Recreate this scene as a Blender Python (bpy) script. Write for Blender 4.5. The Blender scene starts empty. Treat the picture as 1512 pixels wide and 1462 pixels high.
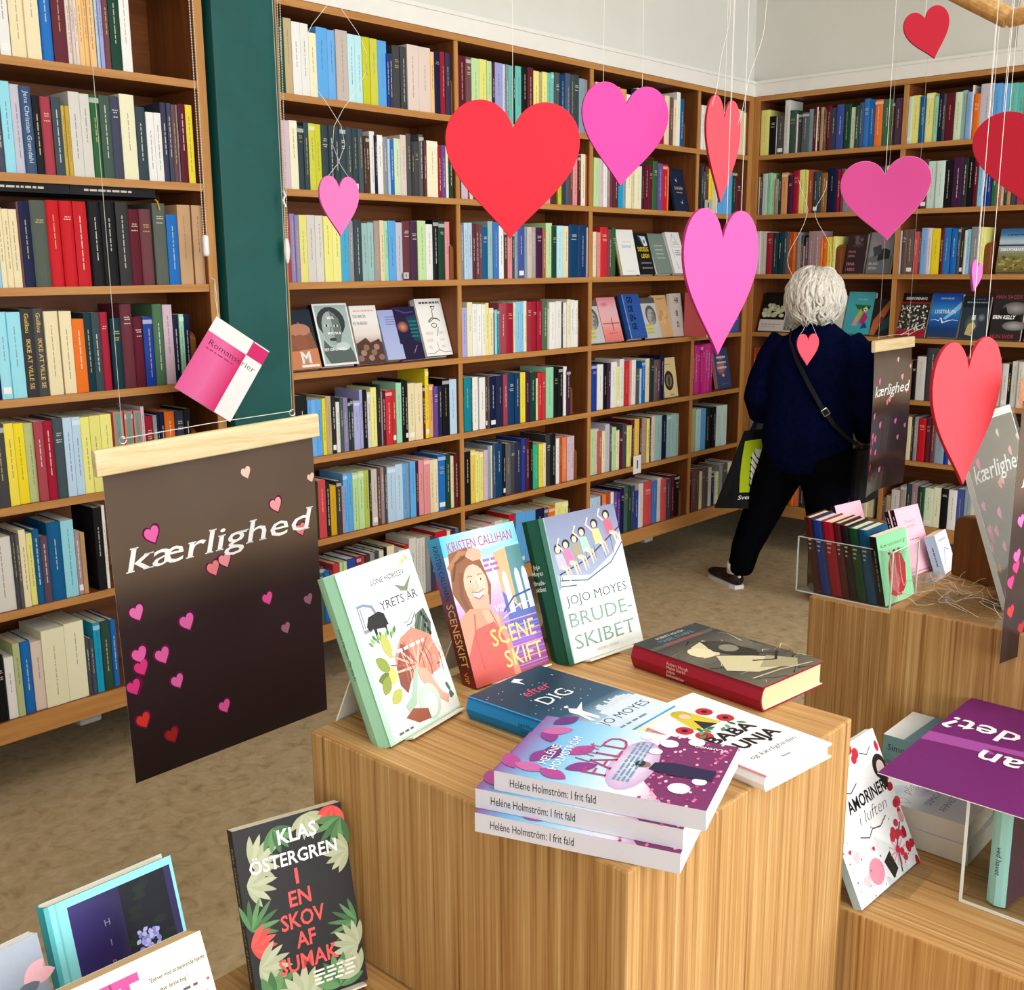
import bpy, bmesh, math, random
from mathutils import Matrix, Vector, noise
from math import sin, cos, pi, radians as R_

# ---------------------------------------------------------------- camera, world, light, exposure
SC = bpy.context.scene
COL = SC.collection
F_PX, W_PX, H_PX = 1604.18, 1512, 1462
YAW, PITCH, ROLL, CAM_H = R_(42.182), R_(11.891), R_(-.351), 1.5
_fw = Vector((cos(YAW)*cos(PITCH), sin(YAW)*cos(PITCH), -sin(PITCH)))
_rt = Vector((sin(YAW), -cos(YAW), 0)); _up = _rt.cross(_fw)
RT = _rt*cos(ROLL) + _up*sin(ROLL); UP = -_rt*sin(ROLL) + _up*cos(ROLL); FW = _fw
CAM = Vector((0, 0, CAM_H))
cam = bpy.data.objects.new('camera', bpy.data.cameras.new('camera'))
COL.objects.link(cam)
cam.data.sensor_width = 36; cam.data.sensor_fit = 'HORIZONTAL'
cam.data.lens = F_PX/W_PX*36
cam.data.clip_start = .02
cam.matrix_world = Matrix(((RT.x, UP.x, -FW.x, 0), (RT.y, UP.y, -FW.y, 0), (RT.z, UP.z, -FW.z, CAM_H), (0, 0, 0, 1)))
SC.camera = cam

world = bpy.data.worlds.new('world'); SC.world = world
world.use_nodes = True
world.node_tree.nodes['Background'].inputs[0].default_value = (.75, .85, 1, 1)
world.node_tree.nodes['Background'].inputs[1].default_value = .6

def area(name, loc, rot, sx, sy, power, color):
    l = bpy.data.lights.new(name, 'AREA'); l.shape = 'RECTANGLE'; l.size = sx; l.size_y = sy
    l.energy = power; l.color = color
    o = bpy.data.objects.new(name, l); COL.objects.link(o); o.location = loc; o.rotation_euler = rot
    return o
# daylight through the three big shop windows in the wall behind the photographer, and the ceiling lamps
for i, x in enumerate((-1.0, 1.5, 4.0)):
    area('window_daylight', (x, -3.28, 1.75), (R_(90), 0, 0), 2.1, 2.1, 90, (.90, .96, 1))
for x, y in ((.6, .3), (2.6, .9), (1.2, -1.6), (3.6, -1.0)):
    area('ceiling_lamp_light', (x, y, 3.08), (0, 0, 0), 1.2, .5, 16, (1, .97, .94))
SC.view_settings.view_transform = 'Standard'
SC.view_settings.look = 'None'
SC.view_settings.exposure = -0.08
SC.view_settings.gamma = 1
SC.view_settings.use_curve_mapping = False
SC.cycles.max_bounces = 8
SC.cycles.diffuse_bounces = 3
SC.cycles.transmission_bounces = 8
SC.cycles.transparent_max_bounces = 24
SC.cycles.caustics_reflective = False
SC.cycles.caustics_refractive = False

# ---------------------------------------------------------------- pixel <-> place helpers
def ray(x, y): return RT*((x-756)/F_PX) - UP*((y-731)/F_PX) + FW
def onX(x, y, X): d = ray(x, y); return CAM + d*(X/d.x)
def onY(x, y, Y): d = ray(x, y); return CAM + d*(Y/d.y)
def onZ(x, y, Z): d = ray(x, y); return CAM + d*((Z-CAM_H)/d.z)
def at(x, y, depth): return CAM + ray(x, y)*depth
def pix(p):
    v = Vector(p) - CAM; c = v.dot(FW)
    return 756 + F_PX*v.dot(RT)/c, 731 - F_PX*v.dot(UP)/c
def solve_axis(px, ax, p):          # the coordinate along axis ax of a point like p that shows at column px
    q = Vector(p) - CAM; q[ax] = 0; k = (px-756)/F_PX
    return (k*q.dot(FW) - q.dot(RT))/(RT[ax] - k*FW[ax]) + CAM[ax]
def solve_z(py, p):
    q = Vector(p) - CAM; q.z = 0; k = (731-py)/F_PX
    return (k*q.dot(FW) - q.dot(UP))/(UP.z - k*FW.z) + CAM_H

# ---------------------------------------------------------------- colours and materials
def lin(h):
    if not isinstance(h, str): return tuple(h)
    h = h.lstrip('#'); r = [int(h[i:i+2], 16)/255 for i in (0, 2, 4)]
    return tuple(c/12.92 if c <= .04045 else ((c+.055)/1.055)**2.4 for c in r)
def mix(a, b, t): a = lin(a); b = lin(b); return tuple(x+(y-x)*t for x, y in zip(a, b))

def new_mat(name, rough=.5, col=None, coat=0, spec=.5, metal=0):
    m = bpy.data.materials.new(name); m.use_nodes = True
    b = m.node_tree.nodes['Principled BSDF']
    b.inputs['Roughness'].default_value = rough
    b.inputs['Specular IOR Level'].default_value = spec
    b.inputs['Metallic'].default_value = metal
    b.inputs['Coat Weight'].default_value = coat
    b.inputs['Coat Roughness'].default_value = .12
    if col is not None: b.inputs['Base Color'].default_value = (*lin(col), 1)
    return m, m.node_tree, b
def N(nt, t, **kw):
    n = nt.nodes.new(t)
    for k, v in kw.items(): setattr(n, k, v)
    return n
def ramp(nt, stops):
    r = N(nt, 'ShaderNodeValToRGB'); e = r.color_ramp.elements
    while len(e) < len(stops): e.new(.5)
    for x, (p, c) in zip(e, stops): x.position = p; x.color = (*lin(c), 1)
    return r
def print_mat(name, rough, coat=0, spec=.5, vary=.06):
    """printed or dyed surface: its colours are the object's colour attribute, gently mottled"""
    m, nt, b = new_mat(name, rough, coat=coat, spec=spec)
    a = N(nt, 'ShaderNodeVertexColor', layer_name='Col')
    n = N(nt, 'ShaderNodeTexNoise'); n.inputs['Scale'].default_value = 40; n.inputs['Detail'].default_value = 3
    mr = N(nt, 'ShaderNodeMapRange'); mr.inputs['To Min'].default_value = 1-vary; mr.inputs['To Max'].default_value = 1+vary
    mx = N(nt, 'ShaderNodeVectorMath', operation='SCALE')
    nt.links.new(n.outputs['Fac'], mr.inputs['Value']); nt.links.new(a.outputs['Color'], mx.inputs[0])
    nt.links.new(mr.outputs['Result'], mx.inputs['Scale']); nt.links.new(mx.outputs[0], b.inputs['Base Color'])
    return m
def grain_mat(name, stops, rough, long_axis, fine=70, along=2.0, amount=1.0, bump=.05):
    m, nt, b = new_mat(name, rough, spec=.25)
    tc = N(nt, 'ShaderNodeTexCoord'); mp = N(nt, 'ShaderNodeMapping')
    s = [fine]*3; s[long_axis] = along; mp.inputs['Scale'].default_value = s
    g = N(nt, 'ShaderNodeNewGeometry')
    n = N(nt, 'ShaderNodeTexNoise'); n.inputs['Scale'].default_value = 1; n.inputs['Detail'].default_value = 5; n.inputs['Roughness'].default_value = .6
    n.inputs['Distortion'].default_value = .4
    nt.links.new(g.outputs['Position'], mp.inputs['Vector']); nt.links.new(mp.outputs[0], n.inputs['Vector'])
    r = ramp(nt, stops); nt.links.new(n.outputs['Fac'], r.inputs[0]); nt.links.new(r.outputs[0], b.inputs['Base Color'])
    bp = N(nt, 'ShaderNodeBump'); bp.inputs['Strength'].default_value = bump; bp.inputs['Distance'].default_value = .002
    nt.links.new(n.outputs['Fac'], bp.inputs['Height']); nt.links.new(bp.outputs[0], b.inputs['Normal'])
    return m
M = {}
M['print'] = print_mat('printed_paper', .42, coat=.04, spec=.16)
M['matte_print'] = print_mat('matte_printed_card', .65, spec=.12)
M['foam'] = print_mat('coloured_foam', .75, spec=.3, vary=.04)
M['pages'] = print_mat('paper_pages', .85, spec=.2, vary=.10)
M['spine'] = print_mat('laminated_book_cover', .5, coat=.03, spec=.10, vary=.07)
teak_shaded = [(.25, '6c3a1a'), (.5, '7e4722'), (.75, '90562b')]  # interior veneer, its colour darkened to stand in for shade inside the cells
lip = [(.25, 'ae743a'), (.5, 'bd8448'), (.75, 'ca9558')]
M['wood_x'] = grain_mat('oiled_teak_shaded_along', teak_shaded, .45, 0, 60, 3)
M['wood_y'] = grain_mat('oiled_teak_shaded_across', teak_shaded, .45, 1, 60, 3)
M['wood_z'] = grain_mat('oiled_teak_shaded_upright', teak_shaded, .45, 2, 60, 3)
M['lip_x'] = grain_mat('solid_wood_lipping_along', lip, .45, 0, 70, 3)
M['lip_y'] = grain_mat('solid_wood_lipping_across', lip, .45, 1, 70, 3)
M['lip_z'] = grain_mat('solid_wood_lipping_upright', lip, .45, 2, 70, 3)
M['pale_wood'] = grain_mat('pale_pine', [(.3, 'd9bc88'), (.55, 'e8d2a4'), (.75, 'f0deb8')], .5, 0, 90, 4)
M['rod'] = grain_mat('varnished_beech_rod', [(.3, 'a8793f'), (.7, 'd0a162')], .35, 0, 120, 12)
M['block'] = grain_mat('brown_veneer', [(.3, '6a3c16'), (.7, '84501f')], .4, 2, 80, 4)
def bamboo():
    m, nt, b = new_mat('bamboo_strip_board', .55, spec=.25)
    g = N(nt, 'ShaderNodeNewGeometry'); sp = N(nt, 'ShaderNodeSeparateXYZ'); sn = N(nt, 'ShaderNodeSeparateXYZ')
    nt.links.new(g.outputs['Position'], sp.inputs[0]); nt.links.new(g.outputs['Normal'], sn.inputs[0])
    ad = N(nt, 'ShaderNodeMath', operation='ADD'); nt.links.new(sp.outputs[0], ad.inputs[0]); nt.links.new(sp.outputs[1], ad.inputs[1])
    c1 = N(nt, 'ShaderNodeCombineXYZ'); nt.links.new(ad.outputs[0], c1.inputs[0]); nt.links.new(sp.outputs[2], c1.inputs[1])
    c2 = N(nt, 'ShaderNodeCombineXYZ'); nt.links.new(sp.outputs[0], c2.inputs[0]); nt.links.new(sp.outputs[1], c2.inputs[1])
    ab = N(nt, 'ShaderNodeMath', operation='ABSOLUTE'); nt.links.new(sn.outputs[2], ab.inputs[0])
    gt = N(nt, 'ShaderNodeMath', operation='GREATER_THAN'); gt.inputs[1].default_value = .7; nt.links.new(ab.outputs[0], gt.inputs[0])
    mx = N(nt, 'ShaderNodeMix', data_type='VECTOR'); nt.links.new(gt.outputs[0], mx.inputs['Factor'])
    nt.links.new(c1.outputs[0], mx.inputs[4]); nt.links.new(c2.outputs[0], mx.inputs[5])
    def nz(sx, sy, det):
        mp = N(nt, 'ShaderNodeMapping'); mp.inputs['Scale'].default_value = (sx, sy, 1)
        n = N(nt, 'ShaderNodeTexNoise'); n.inputs['Scale'].default_value = 1; n.inputs['Detail'].default_value = det; n.inputs['Roughness'].default_value = .65
        nt.links.new(mx.outputs[1], mp.inputs[0]); nt.links.new(mp.outputs[0], n.inputs['Vector']); return n
    a = nz(200, 1.8, 4); c = nz(60, .8, 2)
    mm = N(nt, 'ShaderNodeMix', data_type='FLOAT'); mm.inputs[0].default_value = .35
    nt.links.new(a.outputs['Fac'], mm.inputs[2]); nt.links.new(c.outputs['Fac'], mm.inputs[3])
    r = ramp(nt, [(.34, '84582a'), (.45, 'b0824c'), (.55, 'c2975f'), (.67, 'd8b684')]); nt.links.new(mm.outputs[0], r.inputs[0])
    nt.links.new(r.outputs[0], b.inputs['Base Color'])
    bp = N(nt, 'ShaderNodeBump'); bp.inputs['Strength'].default_value = .06; bp.inputs['Distance'].default_value = .001
    nt.links.new(a.outputs['Fac'], bp.inputs['Height']); nt.links.new(bp.outputs[0], b.inputs['Normal'])
    return m
M['bamboo'] = bamboo()
def mottled(name, stops, rough, sc, det=6, bump=0, spec=.25):
    m, nt, b = new_mat(name, rough, spec=spec)
    g = N(nt, 'ShaderNodeNewGeometry')
    n = N(nt, 'ShaderNodeTexNoise'); n.inputs['Scale'].default_value = sc; n.inputs['Detail'].default_value = det; n.inputs['Roughness'].default_value = .6; n.inputs['Distortion'].default_value = .8
    nt.links.new(g.outputs['Position'], n.inputs['Vector'])
    r = ramp(nt, stops); nt.links.new(n.outputs['Fac'], r.inputs[0]); nt.links.new(r.outputs[0], b.inputs['Base Color'])
    if bump:
        bp = N(nt, 'ShaderNodeBump'); bp.inputs['Strength'].default_value = bump; bp.inputs['Distance'].default_value = .004
        nt.links.new(n.outputs['Fac'], bp.inputs['Height']); nt.links.new(bp.outputs[0], b.inputs['Normal'])
    return m
M['floor'] = mottled('marbled_linoleum', [(.28, 'a48d66'), (.45, 'bfa680'), (.6, 'cab28e'), (.78, 'd8c4a2')], .5, 22, 10, bump=.03)
M['wall'] = mottled('wall_paint', [(.3, 'dfddd4'), (.7, 'e5e3db')], .8, 3)
M['white'] = mottled('white_gloss_paint', [(.3, 'eeeae2'), (.7, 'f4f1ea')], .45, 4)
M['ceiling'] = mottled('ceiling_paint', [(.3, 'e8e4da'), (.7, 'efebe2')], .9, 3)
M['green'] = mottled('dark_green_paint', [(.3, '13504d'), (.7, '175a56')], .42, 5, bump=.02)
M['thread'] = new_mat('white_thread', .5, 'e8e4da')[0]
M['dark_thread'] = new_mat('fine_grey_thread', .5, 'b8b2a8')[0]
M['plastic'] = new_mat('white_plastic', .35, 'f0eeea')[0]
M['bracket'] = new_mat('grey_bracket', .5, 'a8aab0')[0]
M['metal'] = new_mat('bright_metal', .25, 'd0ccc2', metal=1)[0]
M['chain'] = new_mat('pearl_chain', .3, 'e2d8c8')[0]
M['sweater'] = mottled('navy_knit', [(.3, '040922'), (.7, '080f34')], .9, 60, bump=.25, spec=.03)
M['trousers'] = mottled('black_cloth', [(.3, '030407'), (.7, '070910')], .9, 50, bump=.15, spec=.03)
M['skin'] = mottled('skin', [(.3, 'd8a892'), (.7, 'e2b8a4')], .5, 8)
M['strap'] = new_mat('dark_leather', .55, '1c1c20', spec=.12)[0]
def hair_mat():
    m, nt, b = new_mat('white_hair', .45)
    g = N(nt, 'ShaderNodeNewGeometry'); mp = N(nt, 'ShaderNodeMapping'); mp.inputs['Scale'].default_value = (160, 160, 12)
    n = N(nt, 'ShaderNodeTexNoise'); n.inputs['Scale'].default_value = 1; n.inputs['Detail'].default_value = 3
    nt.links.new(g.outputs['Position'], mp.inputs[0]); nt.links.new(mp.outputs[0], n.inputs['Vector'])
    r = ramp(nt, [(.3, 'c8bfb0'), (.5, 'e4ddd0'), (.7, 'f4f0e8')]); nt.links.new(n.outputs['Fac'], r.inputs[0]); nt.links.new(r.outputs[0], b.inputs['Base Color'])
    return m
M['hair'] = hair_mat()
def acrylic():
    m, nt, b = new_mat('clear_acrylic', .03, 'f4f8f8')
    b.inputs['Transmission Weight'].default_value = 1; b.inputs['IOR'].default_value = 1.3
    tr = N(nt, 'ShaderNodeBsdfTransparent'); tr.inputs[0].default_value = (.95, .965, .965, 1)
    mx = N(nt, 'ShaderNodeMixShader'); lw = N(nt, 'ShaderNodeLayerWeight'); pw = N(nt, 'ShaderNodeMath', operation='POWER'); pw.inputs[1].default_value = 3.5; fr = N(nt, 'ShaderNodeMath', operation='MULTIPLY_ADD'); fr.inputs[1].default_value = .4; fr.inputs[2].default_value = .03
    nt.links.new(lw.outputs['Facing'], pw.inputs[0]); nt.links.new(pw.outputs[0], fr.inputs[0])
    gl = N(nt, 'ShaderNodeBsdfGlossy'); gl.inputs['Roughness'].default_value = .04
    nt.links.new(fr.outputs[0], mx.inputs[0]); nt.links.new(tr.outputs[0], mx.inputs[1]); nt.links.new(gl.outputs[0], mx.inputs[2])
    nt.links.new(mx.outputs[0], nt.nodes['Material Output'].inputs[0])
    return m
M['acrylic'] = acrylic()
M['acrylic_edge'] = new_mat('polished_acrylic_edge', .15, 'dfe6e4')[0]
def poster():
    """dark photographic print: brown-black with soft lighter patches, glossy"""
    m, nt, b = new_mat('glossy_poster', .2, coat=.22, spec=.35)
    a = N(nt, 'ShaderNodeVertexColor', layer_name='Col')
    tc = N(nt, 'ShaderNodeTexCoord')
    n = N(nt, 'ShaderNodeTexNoise'); n.inputs['Scale'].default_value = 5; n.inputs['Detail'].default_value = 1
    mr = N(nt, 'ShaderNodeMapRange'); mr.inputs['To Min'].default_value = .75; mr.inputs['To Max'].default_value = 1.25
    mx = N(nt, 'ShaderNodeVectorMath', operation='SCALE')
    nt.links.new(tc.outputs['Object'], n.inputs['Vector']); nt.links.new(n.outputs['Fac'], mr.inputs[0])
    nt.links.new(a.outputs['Color'], mx.inputs[0]); nt.links.new(mr.outputs[0], mx.inputs['Scale']); nt.links.new(mx.outputs[0], b.inputs['Base Color'])
    return m
M['poster'] = poster()

# ---------------------------------------------------------------- mesh builder
ORG = {}
class MB:
    def __init__(s): s.v = []; s.f = []; s.c = []; s.mi = []; s.X = None; s.slot = 0
    def p(s, co):
        co = Vector(co)
        if s.X is not None: co = s.X @ co
        s.v.append(co); return len(s.v)-1
    def poly(s, pts, col='808080'):
        s.f.append([s.p(q) for q in pts]); s.c.append(col); s.mi.append(s.slot)
    def faces(s, verts, faces, col='808080'):
        b = len(s.v)
        for q in verts: s.p(q)
        for f in faces: s.f.append([b+i for i in f]); s.c.append(col); s.mi.append(s.slot)
    def box(s, a, b, col='808080'):
        x0, y0, z0 = a; x1, y1, z1 = b
        vs = [(x0, y0, z0), (x1, y0, z0), (x1, y1, z0), (x0, y1, z0), (x0, y0, z1), (x1, y0, z1), (x1, y1, z1), (x0, y1, z1)]
        s.faces(vs, [(0, 3, 2, 1), (4, 5, 6, 7), (0, 1, 5, 4), (1, 2, 6, 5), (2, 3, 7, 6), (3, 0, 4, 7)], col)
    def prism(s, out, n, col='808080', side=None):
        """extrude a planar outline (list of 3-D points, counter-clockwise seen from tip of n) by vector n"""
        k = len(out); o = [Vector(q) for q in out]; n = Vector(n)
        vs = o + [q+n for q in o]
        s.faces(vs, [tuple(range(k-1, -1, -1)), tuple(range(k, 2*k))], col)
        b = len(s.v)-2*k
        for i in range(k):
            j = (i+1) % k; s.f.append([b+i, b+j, b+k+j, b+k+i]); s.c.append(side or col); s.mi.append(s.slot)
    def tube(s, path, rad, seg=8, col='808080', caps=True, flat=None):
        path = [Vector(q) for q in path]; n = len(path)
        if not hasattr(rad, '__len__'): rad = [rad]*n
        b = len(s.v); up = Vector((0, 0, 1)); prev = None
        for i, q in enumerate(path):
            t = (path[min(i+1, n-1)] - path[max(i-1, 0)]).normalized()
            if prev is None:
                a = t.orthogonal().normalized()
            else:
                a = (prev - t*prev.dot(t)); a = a.normalized() if a.length > 1e-6 else t.orthogonal().normalized()
            prev = a; c = t.cross(a)
            for k in range(seg):
                th = 2*pi*k/seg; s.p(q + (a*cos(th) + c*sin(th))*rad[i])
        for i in range(n-1):
            for k in range(seg):
                k2 = (k+1) % seg
                s.f.append([b+i*seg+k, b+i*seg+k2, b+(i+1)*seg+k2, b+(i+1)*seg+k]); s.c.append(col); s.mi.append(s.slot)
        if caps:
            s.f.append([b+k for k in range(seg-1, -1, -1)]); s.c.append(col); s.mi.append(s.slot)
            s.f.append([b+(n-1)*seg+k for k in range(seg)]); s.c.append(col); s.mi.append(s.slot)
    def rings(s, rings, col='808080', caps=True):
        """loft closed rings of equal length"""
        b = len(s.v); k = len(rings[0])
        for r in rings:
            for q in r: s.p(q)
        for i in range(len(rings)-1):
            for j in range(k):
                j2 = (j+1) % k
                s.f.append([b+i*k+j, b+i*k+j2, b+(i+1)*k+j2, b+(i+1)*k+j]); s.c.append(col); s.mi.append(s.slot)
        if caps:
            s.f.append([b+j for j in range(k-1, -1, -1)]); s.c.append(col); s.mi.append(s.slot)
            e = b+(len(rings)-1)*k
            s.f.append([e+j for j in range(k)]); s.c.append(col); s.mi.append(s.slot)
    def ball(s, c, r, col='808080', seg=16, rows=10):
        rx, ry, rz = (r, r, r) if not hasattr(r, '__len__') else r
        c = Vector(c); rg = []
        for i in range(1, rows):
            ph = pi*i/rows
            rg.append([c + Vector((rx*sin(ph)*cos(2*pi*k/seg), ry*sin(ph)*sin(2*pi*k/seg), -rz*cos(ph))) for k in range(seg)])
        s.rings(rg, col)
    def mesh(s, name, org=Vector((0, 0, 0))):
        me = bpy.data.meshes.new(name)
        me.from_pydata([tuple(q-org) for q in s.v], [], s.f)
        at_ = me.color_attributes.new('Col', 'FLOAT_COLOR', 'CORNER')
        buf = []; cache = {}
        for f, c in zip(s.f, s.c):
            if isinstance(c, list):
                for k in c: buf.extend((*lin(k), 1))
            else:
                if c not in cache: cache[c] = (*lin(c), 1)
                buf.extend(cache[c]*len(f))
        at_.data.foreach_set('color', buf)
        me.polygons.foreach_set('material_index', s.mi)
        return me
    def build(s, name, mat, parent=None, org=None, smooth=False, local=False):
        if parent is not None and org is None: org = ORG.get(parent.name, Vector((0, 0, 0)))
        if org is None: org = Vector((0, 0, 0))
        org = Vector(org)
        if local: org = Vector((0, 0, 0))
        me = s.mesh(name, org)
        for m in (mat if isinstance(mat, (list, tuple)) else [mat]): me.materials.append(M[m] if isinstance(m, str) else m)
        o = bpy.data.objects.new(name, me); COL.objects.link(o)
        if parent is not None: o.parent = parent
        elif not local: o.location = org
        ORG[o.name] = org
        if smooth:
            for q in me.polygons: q.use_smooth = True
        return o
def bevel(o, w, seg=2):
    m = o.modifiers.new('bevel', 'BEVEL'); m.width = w; m.segments = seg; m.limit_method = 'ANGLE'; m.angle_limit = R_(40)
    return o
def tag(o, label=None, cat=None, group=None, kind=None):
    if label: o['label'] = label
    if cat: o['category'] = cat
    if group: o['group'] = group
    if kind: o['kind'] = kind
    return o
def empty(name, loc, label=None, cat=None, group=None, mat=None):
    o = bpy.data.objects.new(name, None); COL.objects.link(o); o.empty_display_size = .05
    if mat is not None: o.matrix_world = mat; ORG[o.name] = Vector((0, 0, 0))
    else: o.location = loc; ORG[o.name] = Vector(loc)
    return tag(o, label, cat, group)

# ---------------------------------------------------------------- lettering (built-in font turned into flat polygons)
_TXT = {}
def glyphs(s, bold=0, serif=0):
    key = (s, bold, serif)
    if key in _TXT: return _TXT[key]
    cu = bpy.data.curves.new('lettering', 'FONT'); cu.body = s; cu.resolution_u = 2; cu.offset = bold; cu.fill_mode = 'FRONT'
    o = bpy.data.objects.new('lettering', cu); COL.objects.link(o)
    dg = bpy.context.evaluated_depsgraph_get(); dg.update()
    me = bpy.data.meshes.new_from_object(o.evaluated_get(dg))
    vs = [(v.co.x, v.co.y) for v in me.vertices]; fs = [tuple(p.vertices) for p in me.polygons]
    if serif:
        bm = bmesh.new(); bm.from_mesh(me)
        add = []
        for e in bm.edges:
            if not e.is_boundary: continue
            a, b = e.verts[0].co, e.verts[1].co
            if abs(a.y-b.y) < .004 and .03 < abs(a.x-b.x) < .2:
                y = a.y; x0, x1 = min(a.x, b.x), max(a.x, b.x); f = e.link_faces[0]
                top = f.calc_center_median().y < y
                if top and y < .4: continue
                if not top and y > .25: continue
                t = .035
                y0, y1 = (y-t, y) if top else (y, y+t)
                k = len(vs); e_ = serif; l = e_ if True else 0
                vs += [(x0-l, y0), (x1+e_, y0), (x1+e_, y1), (x0-l, y1)]; fs.append((k, k+1, k+2, k+3))
        bm.free()
    bpy.data.objects.remove(o); bpy.data.curves.remove(cu); bpy.data.meshes.remove(me)
    x0 = min(v[0] for v in vs); x1 = max(v[0] for v in vs)
    _TXT[key] = ([(v[0]-x0, v[1]) for v in vs], fs, x1-x0)
    return _TXT[key]
class Art:
    """flat print on a rectangle: fractions (0..1) map to o + r*w*u + up*h*v, each layer a hair above the last"""
    def __init__(s, mb, o, r, u, w, h, n=None):
        s.mb = mb; s.o = Vector(o); s.r = Vector(r).normalized(); s.u = Vector(u).normalized(); s.w = w; s.h = h
        s.n = s.r.cross(s.u) if n is None else Vector(n); s.k = 0; s.step = .000007; s.nx = 1
    def at(s, x, y): return s.o + s.r*(x*s.w) + s.u*(y*s.h) + s.n*(.00012+s.k*s.step)
    def poly(s, pts, col): s.k += 1; s.mb.poly([s.at(*q) for q in pts], col)
    def rect(s, x0, y0, x1, y1, col): s.poly([(x0, y0), (x1, y0), (x1, y1), (x0, y1)], col)
    def grad(s, x0, y0, x1, y1, cols):
        s.k += 1; n = len(cols)-1
        for i in range(n):
            a = y0+(y1-y0)*i/n; b = y0+(y1-y0)*(i+1)/n
            for j in range(s.nx):
                p = x0+(x1-x0)*j/s.nx; q = x0+(x1-x0)*(j+1)/s.nx
                s.mb.poly([s.at(p, a), s.at(q, a), s.at(q, b), s.at(p, b)], [cols[i], cols[i], cols[i+1], cols[i+1]])
    def gradx(s, x0, y0, x1, y1, cols):
        s.k += 1; n = len(cols)-1
        for i in range(n):
            a = x0+(x1-x0)*i/n; b = x0+(x1-x0)*(i+1)/n
            s.mb.poly([s.at(a, y0), s.at(b, y0), s.at(b, y1), s.at(a, y1)], [cols[i], cols[i+1], cols[i+1], cols[i]])
    def ell(s, x, y, rx, ry, col, seg=18, a0=0, rot=0, edge=None):
        s.k += 1; asp = s.w/s.h
        pts = []
        for i in range(seg):
            t = 2*pi*i/seg+a0; ex, ey = rx*cos(t), ry*sin(t)
            X = ex*cos(rot)-ey*sin(rot); Y = ex*sin(rot)+ey*cos(rot)
            pts.append((x+X, y+Y*asp))
        if edge is None: s.mb.poly([s.at(*q) for q in pts], col)
        else:
            for i in range(seg): s.mb.poly([s.at(x, y), s.at(*pts[i]), s.at(*pts[(i+1) % seg])], [col, edge, edge])
    def stroke(s, pts, wd, col):
        s.k += 1; asp = s.w/s.h; w0 = wd if hasattr(wd, '__len__') else [wd]*len(pts)
        L = []
        for i, q in enumerate(pts):
            a = pts[max(i-1, 0)]; b = pts[min(i+1, len(pts)-1)]
            dx, dy = (b[0]-a[0]), (b[1]-a[1])/asp; d = math.hypot(dx, dy) or 1
            nx, ny = -dy/d*w0[i]/2, dx/d*w0[i]/2*asp
            L.append(((q[0]+nx, q[1]+ny), (q[0]-nx, q[1]-ny)))
        for i in range(len(L)-1):
            s.mb.poly([s.at(*L[i][1]), s.at(*L[i+1][1]), s.at(*L[i+1][0]), s.at(*L[i][0])], col)
    def text(s, t, x, y, size, col, al='l', bold=0, cond=1, shear=0, rot=0, serif=0, width=None):
        """size: capital height-ish as a fraction of the width; (x, y) = baseline start / middle / end; width forces the run's width"""
        s.k += 1
        vs, fs, wd = glyphs(t, bold, serif)
        sy = size*s.w/.72; sx = sy*cond
        if width: sx = width*s.w/wd
        off = {'l': 0, 'c': -wd/2, 'r': -wd}[al]
        c, n = cos(rot), sin(rot); o = s.at(x, y); out = []
        for vx, vy in vs:
            X = (vx+off+vy*shear)*sx; Y = vy*sy
            out.append(o + s.r*(X*c-Y*n) + s.u*(X*n+Y*c))
        s.mb.faces(out, fs, col)
    def heart(s, x, y, r, col, rot=0, sx=1, edge=None):
        s.k += 1; asp = s.w/s.h; pts = [(x+(px*cos(rot)-py*sin(rot))*r*sx, y+(px*sin(rot)+py*cos(rot))*r*asp) for px, py in HEART]
        if edge is None: s.mb.poly([s.at(*q) for q in pts], col)
        else:
            for i in range(len(pts)): s.mb.poly([s.at(x, y), s.at(*pts[i]), s.at(*pts[(i+1) % len(pts)])], [col, edge, edge])
def heart_outline(n=14):
    """one heart, point down, width 2, counter-clockwise"""
    def bez(p0, p1, p2, p3, m):
        return [tuple((1-t)**3*a+3*(1-t)**2*t*b+3*(1-t)*t*t*c+t**3*d for a, b, c, d in zip(p0, p1, p2, p3)) for t in [i/m for i in range(m)]]
    h = bez((0, -1.02), (.30, -.62), (1.0, -.18), (1.0, .38), n) + bez((1.0, .38), (1.0, .98), (.22, 1.18), (0, .56), n)
    return h + [(-x, y) for x, y in reversed(h[1:])] + [] if False else h + [(0, .56)] + [(-x, y) for x, y in reversed(h[1:])]
HEART = heart_outline(9)
# ---------------------------------------------------------------- the room
D1, X2 = 2.9546, 5.0952              # fronts of the left-hand and right-hand bookcases
BOT, TOPZ = .20, 2.325
BOARD = [2.040, 1.748, 1.452, 1.157, .865, .573, .262]
TH = .022
def structure(name, a, b, mat):
    mb = MB(); mb.box(a, b, 'ffffff'); o = mb.build(name, mat); tag(o, kind='structure'); return o
structure('floor', (-2.6, -3.4, -.05), (6.2, 3.7, 0), 'floor')
structure('ceiling', (-2.6, -3.4, 3.12), (5.5, 3.4, 3.2), 'ceiling')
mb = MB(); mb.box((-2.6, 3.60, 0), (6.2, 3.70, TOPZ+.03)); mb.box((-2.6, 3.24, .9), (X2+.1, 3.60, TOPZ+.02)); mb.box((-2.6, D1+.012, TOPZ+.03), (5.5, 3.34, 3.12))
tag(mb.build('wall_left', 'wall'), kind='structure')
mb = MB(); mb.box((6.1, -3.4, 0), (6.2, 3.60, TOPZ+.03)); mb.box((X2+.2857, -3.4, .9), (6.1, 3.24, TOPZ+.02)); mb.box((X2+.012, .95, TOPZ+.03), (5.5, D1+.012, 3.12))
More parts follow.
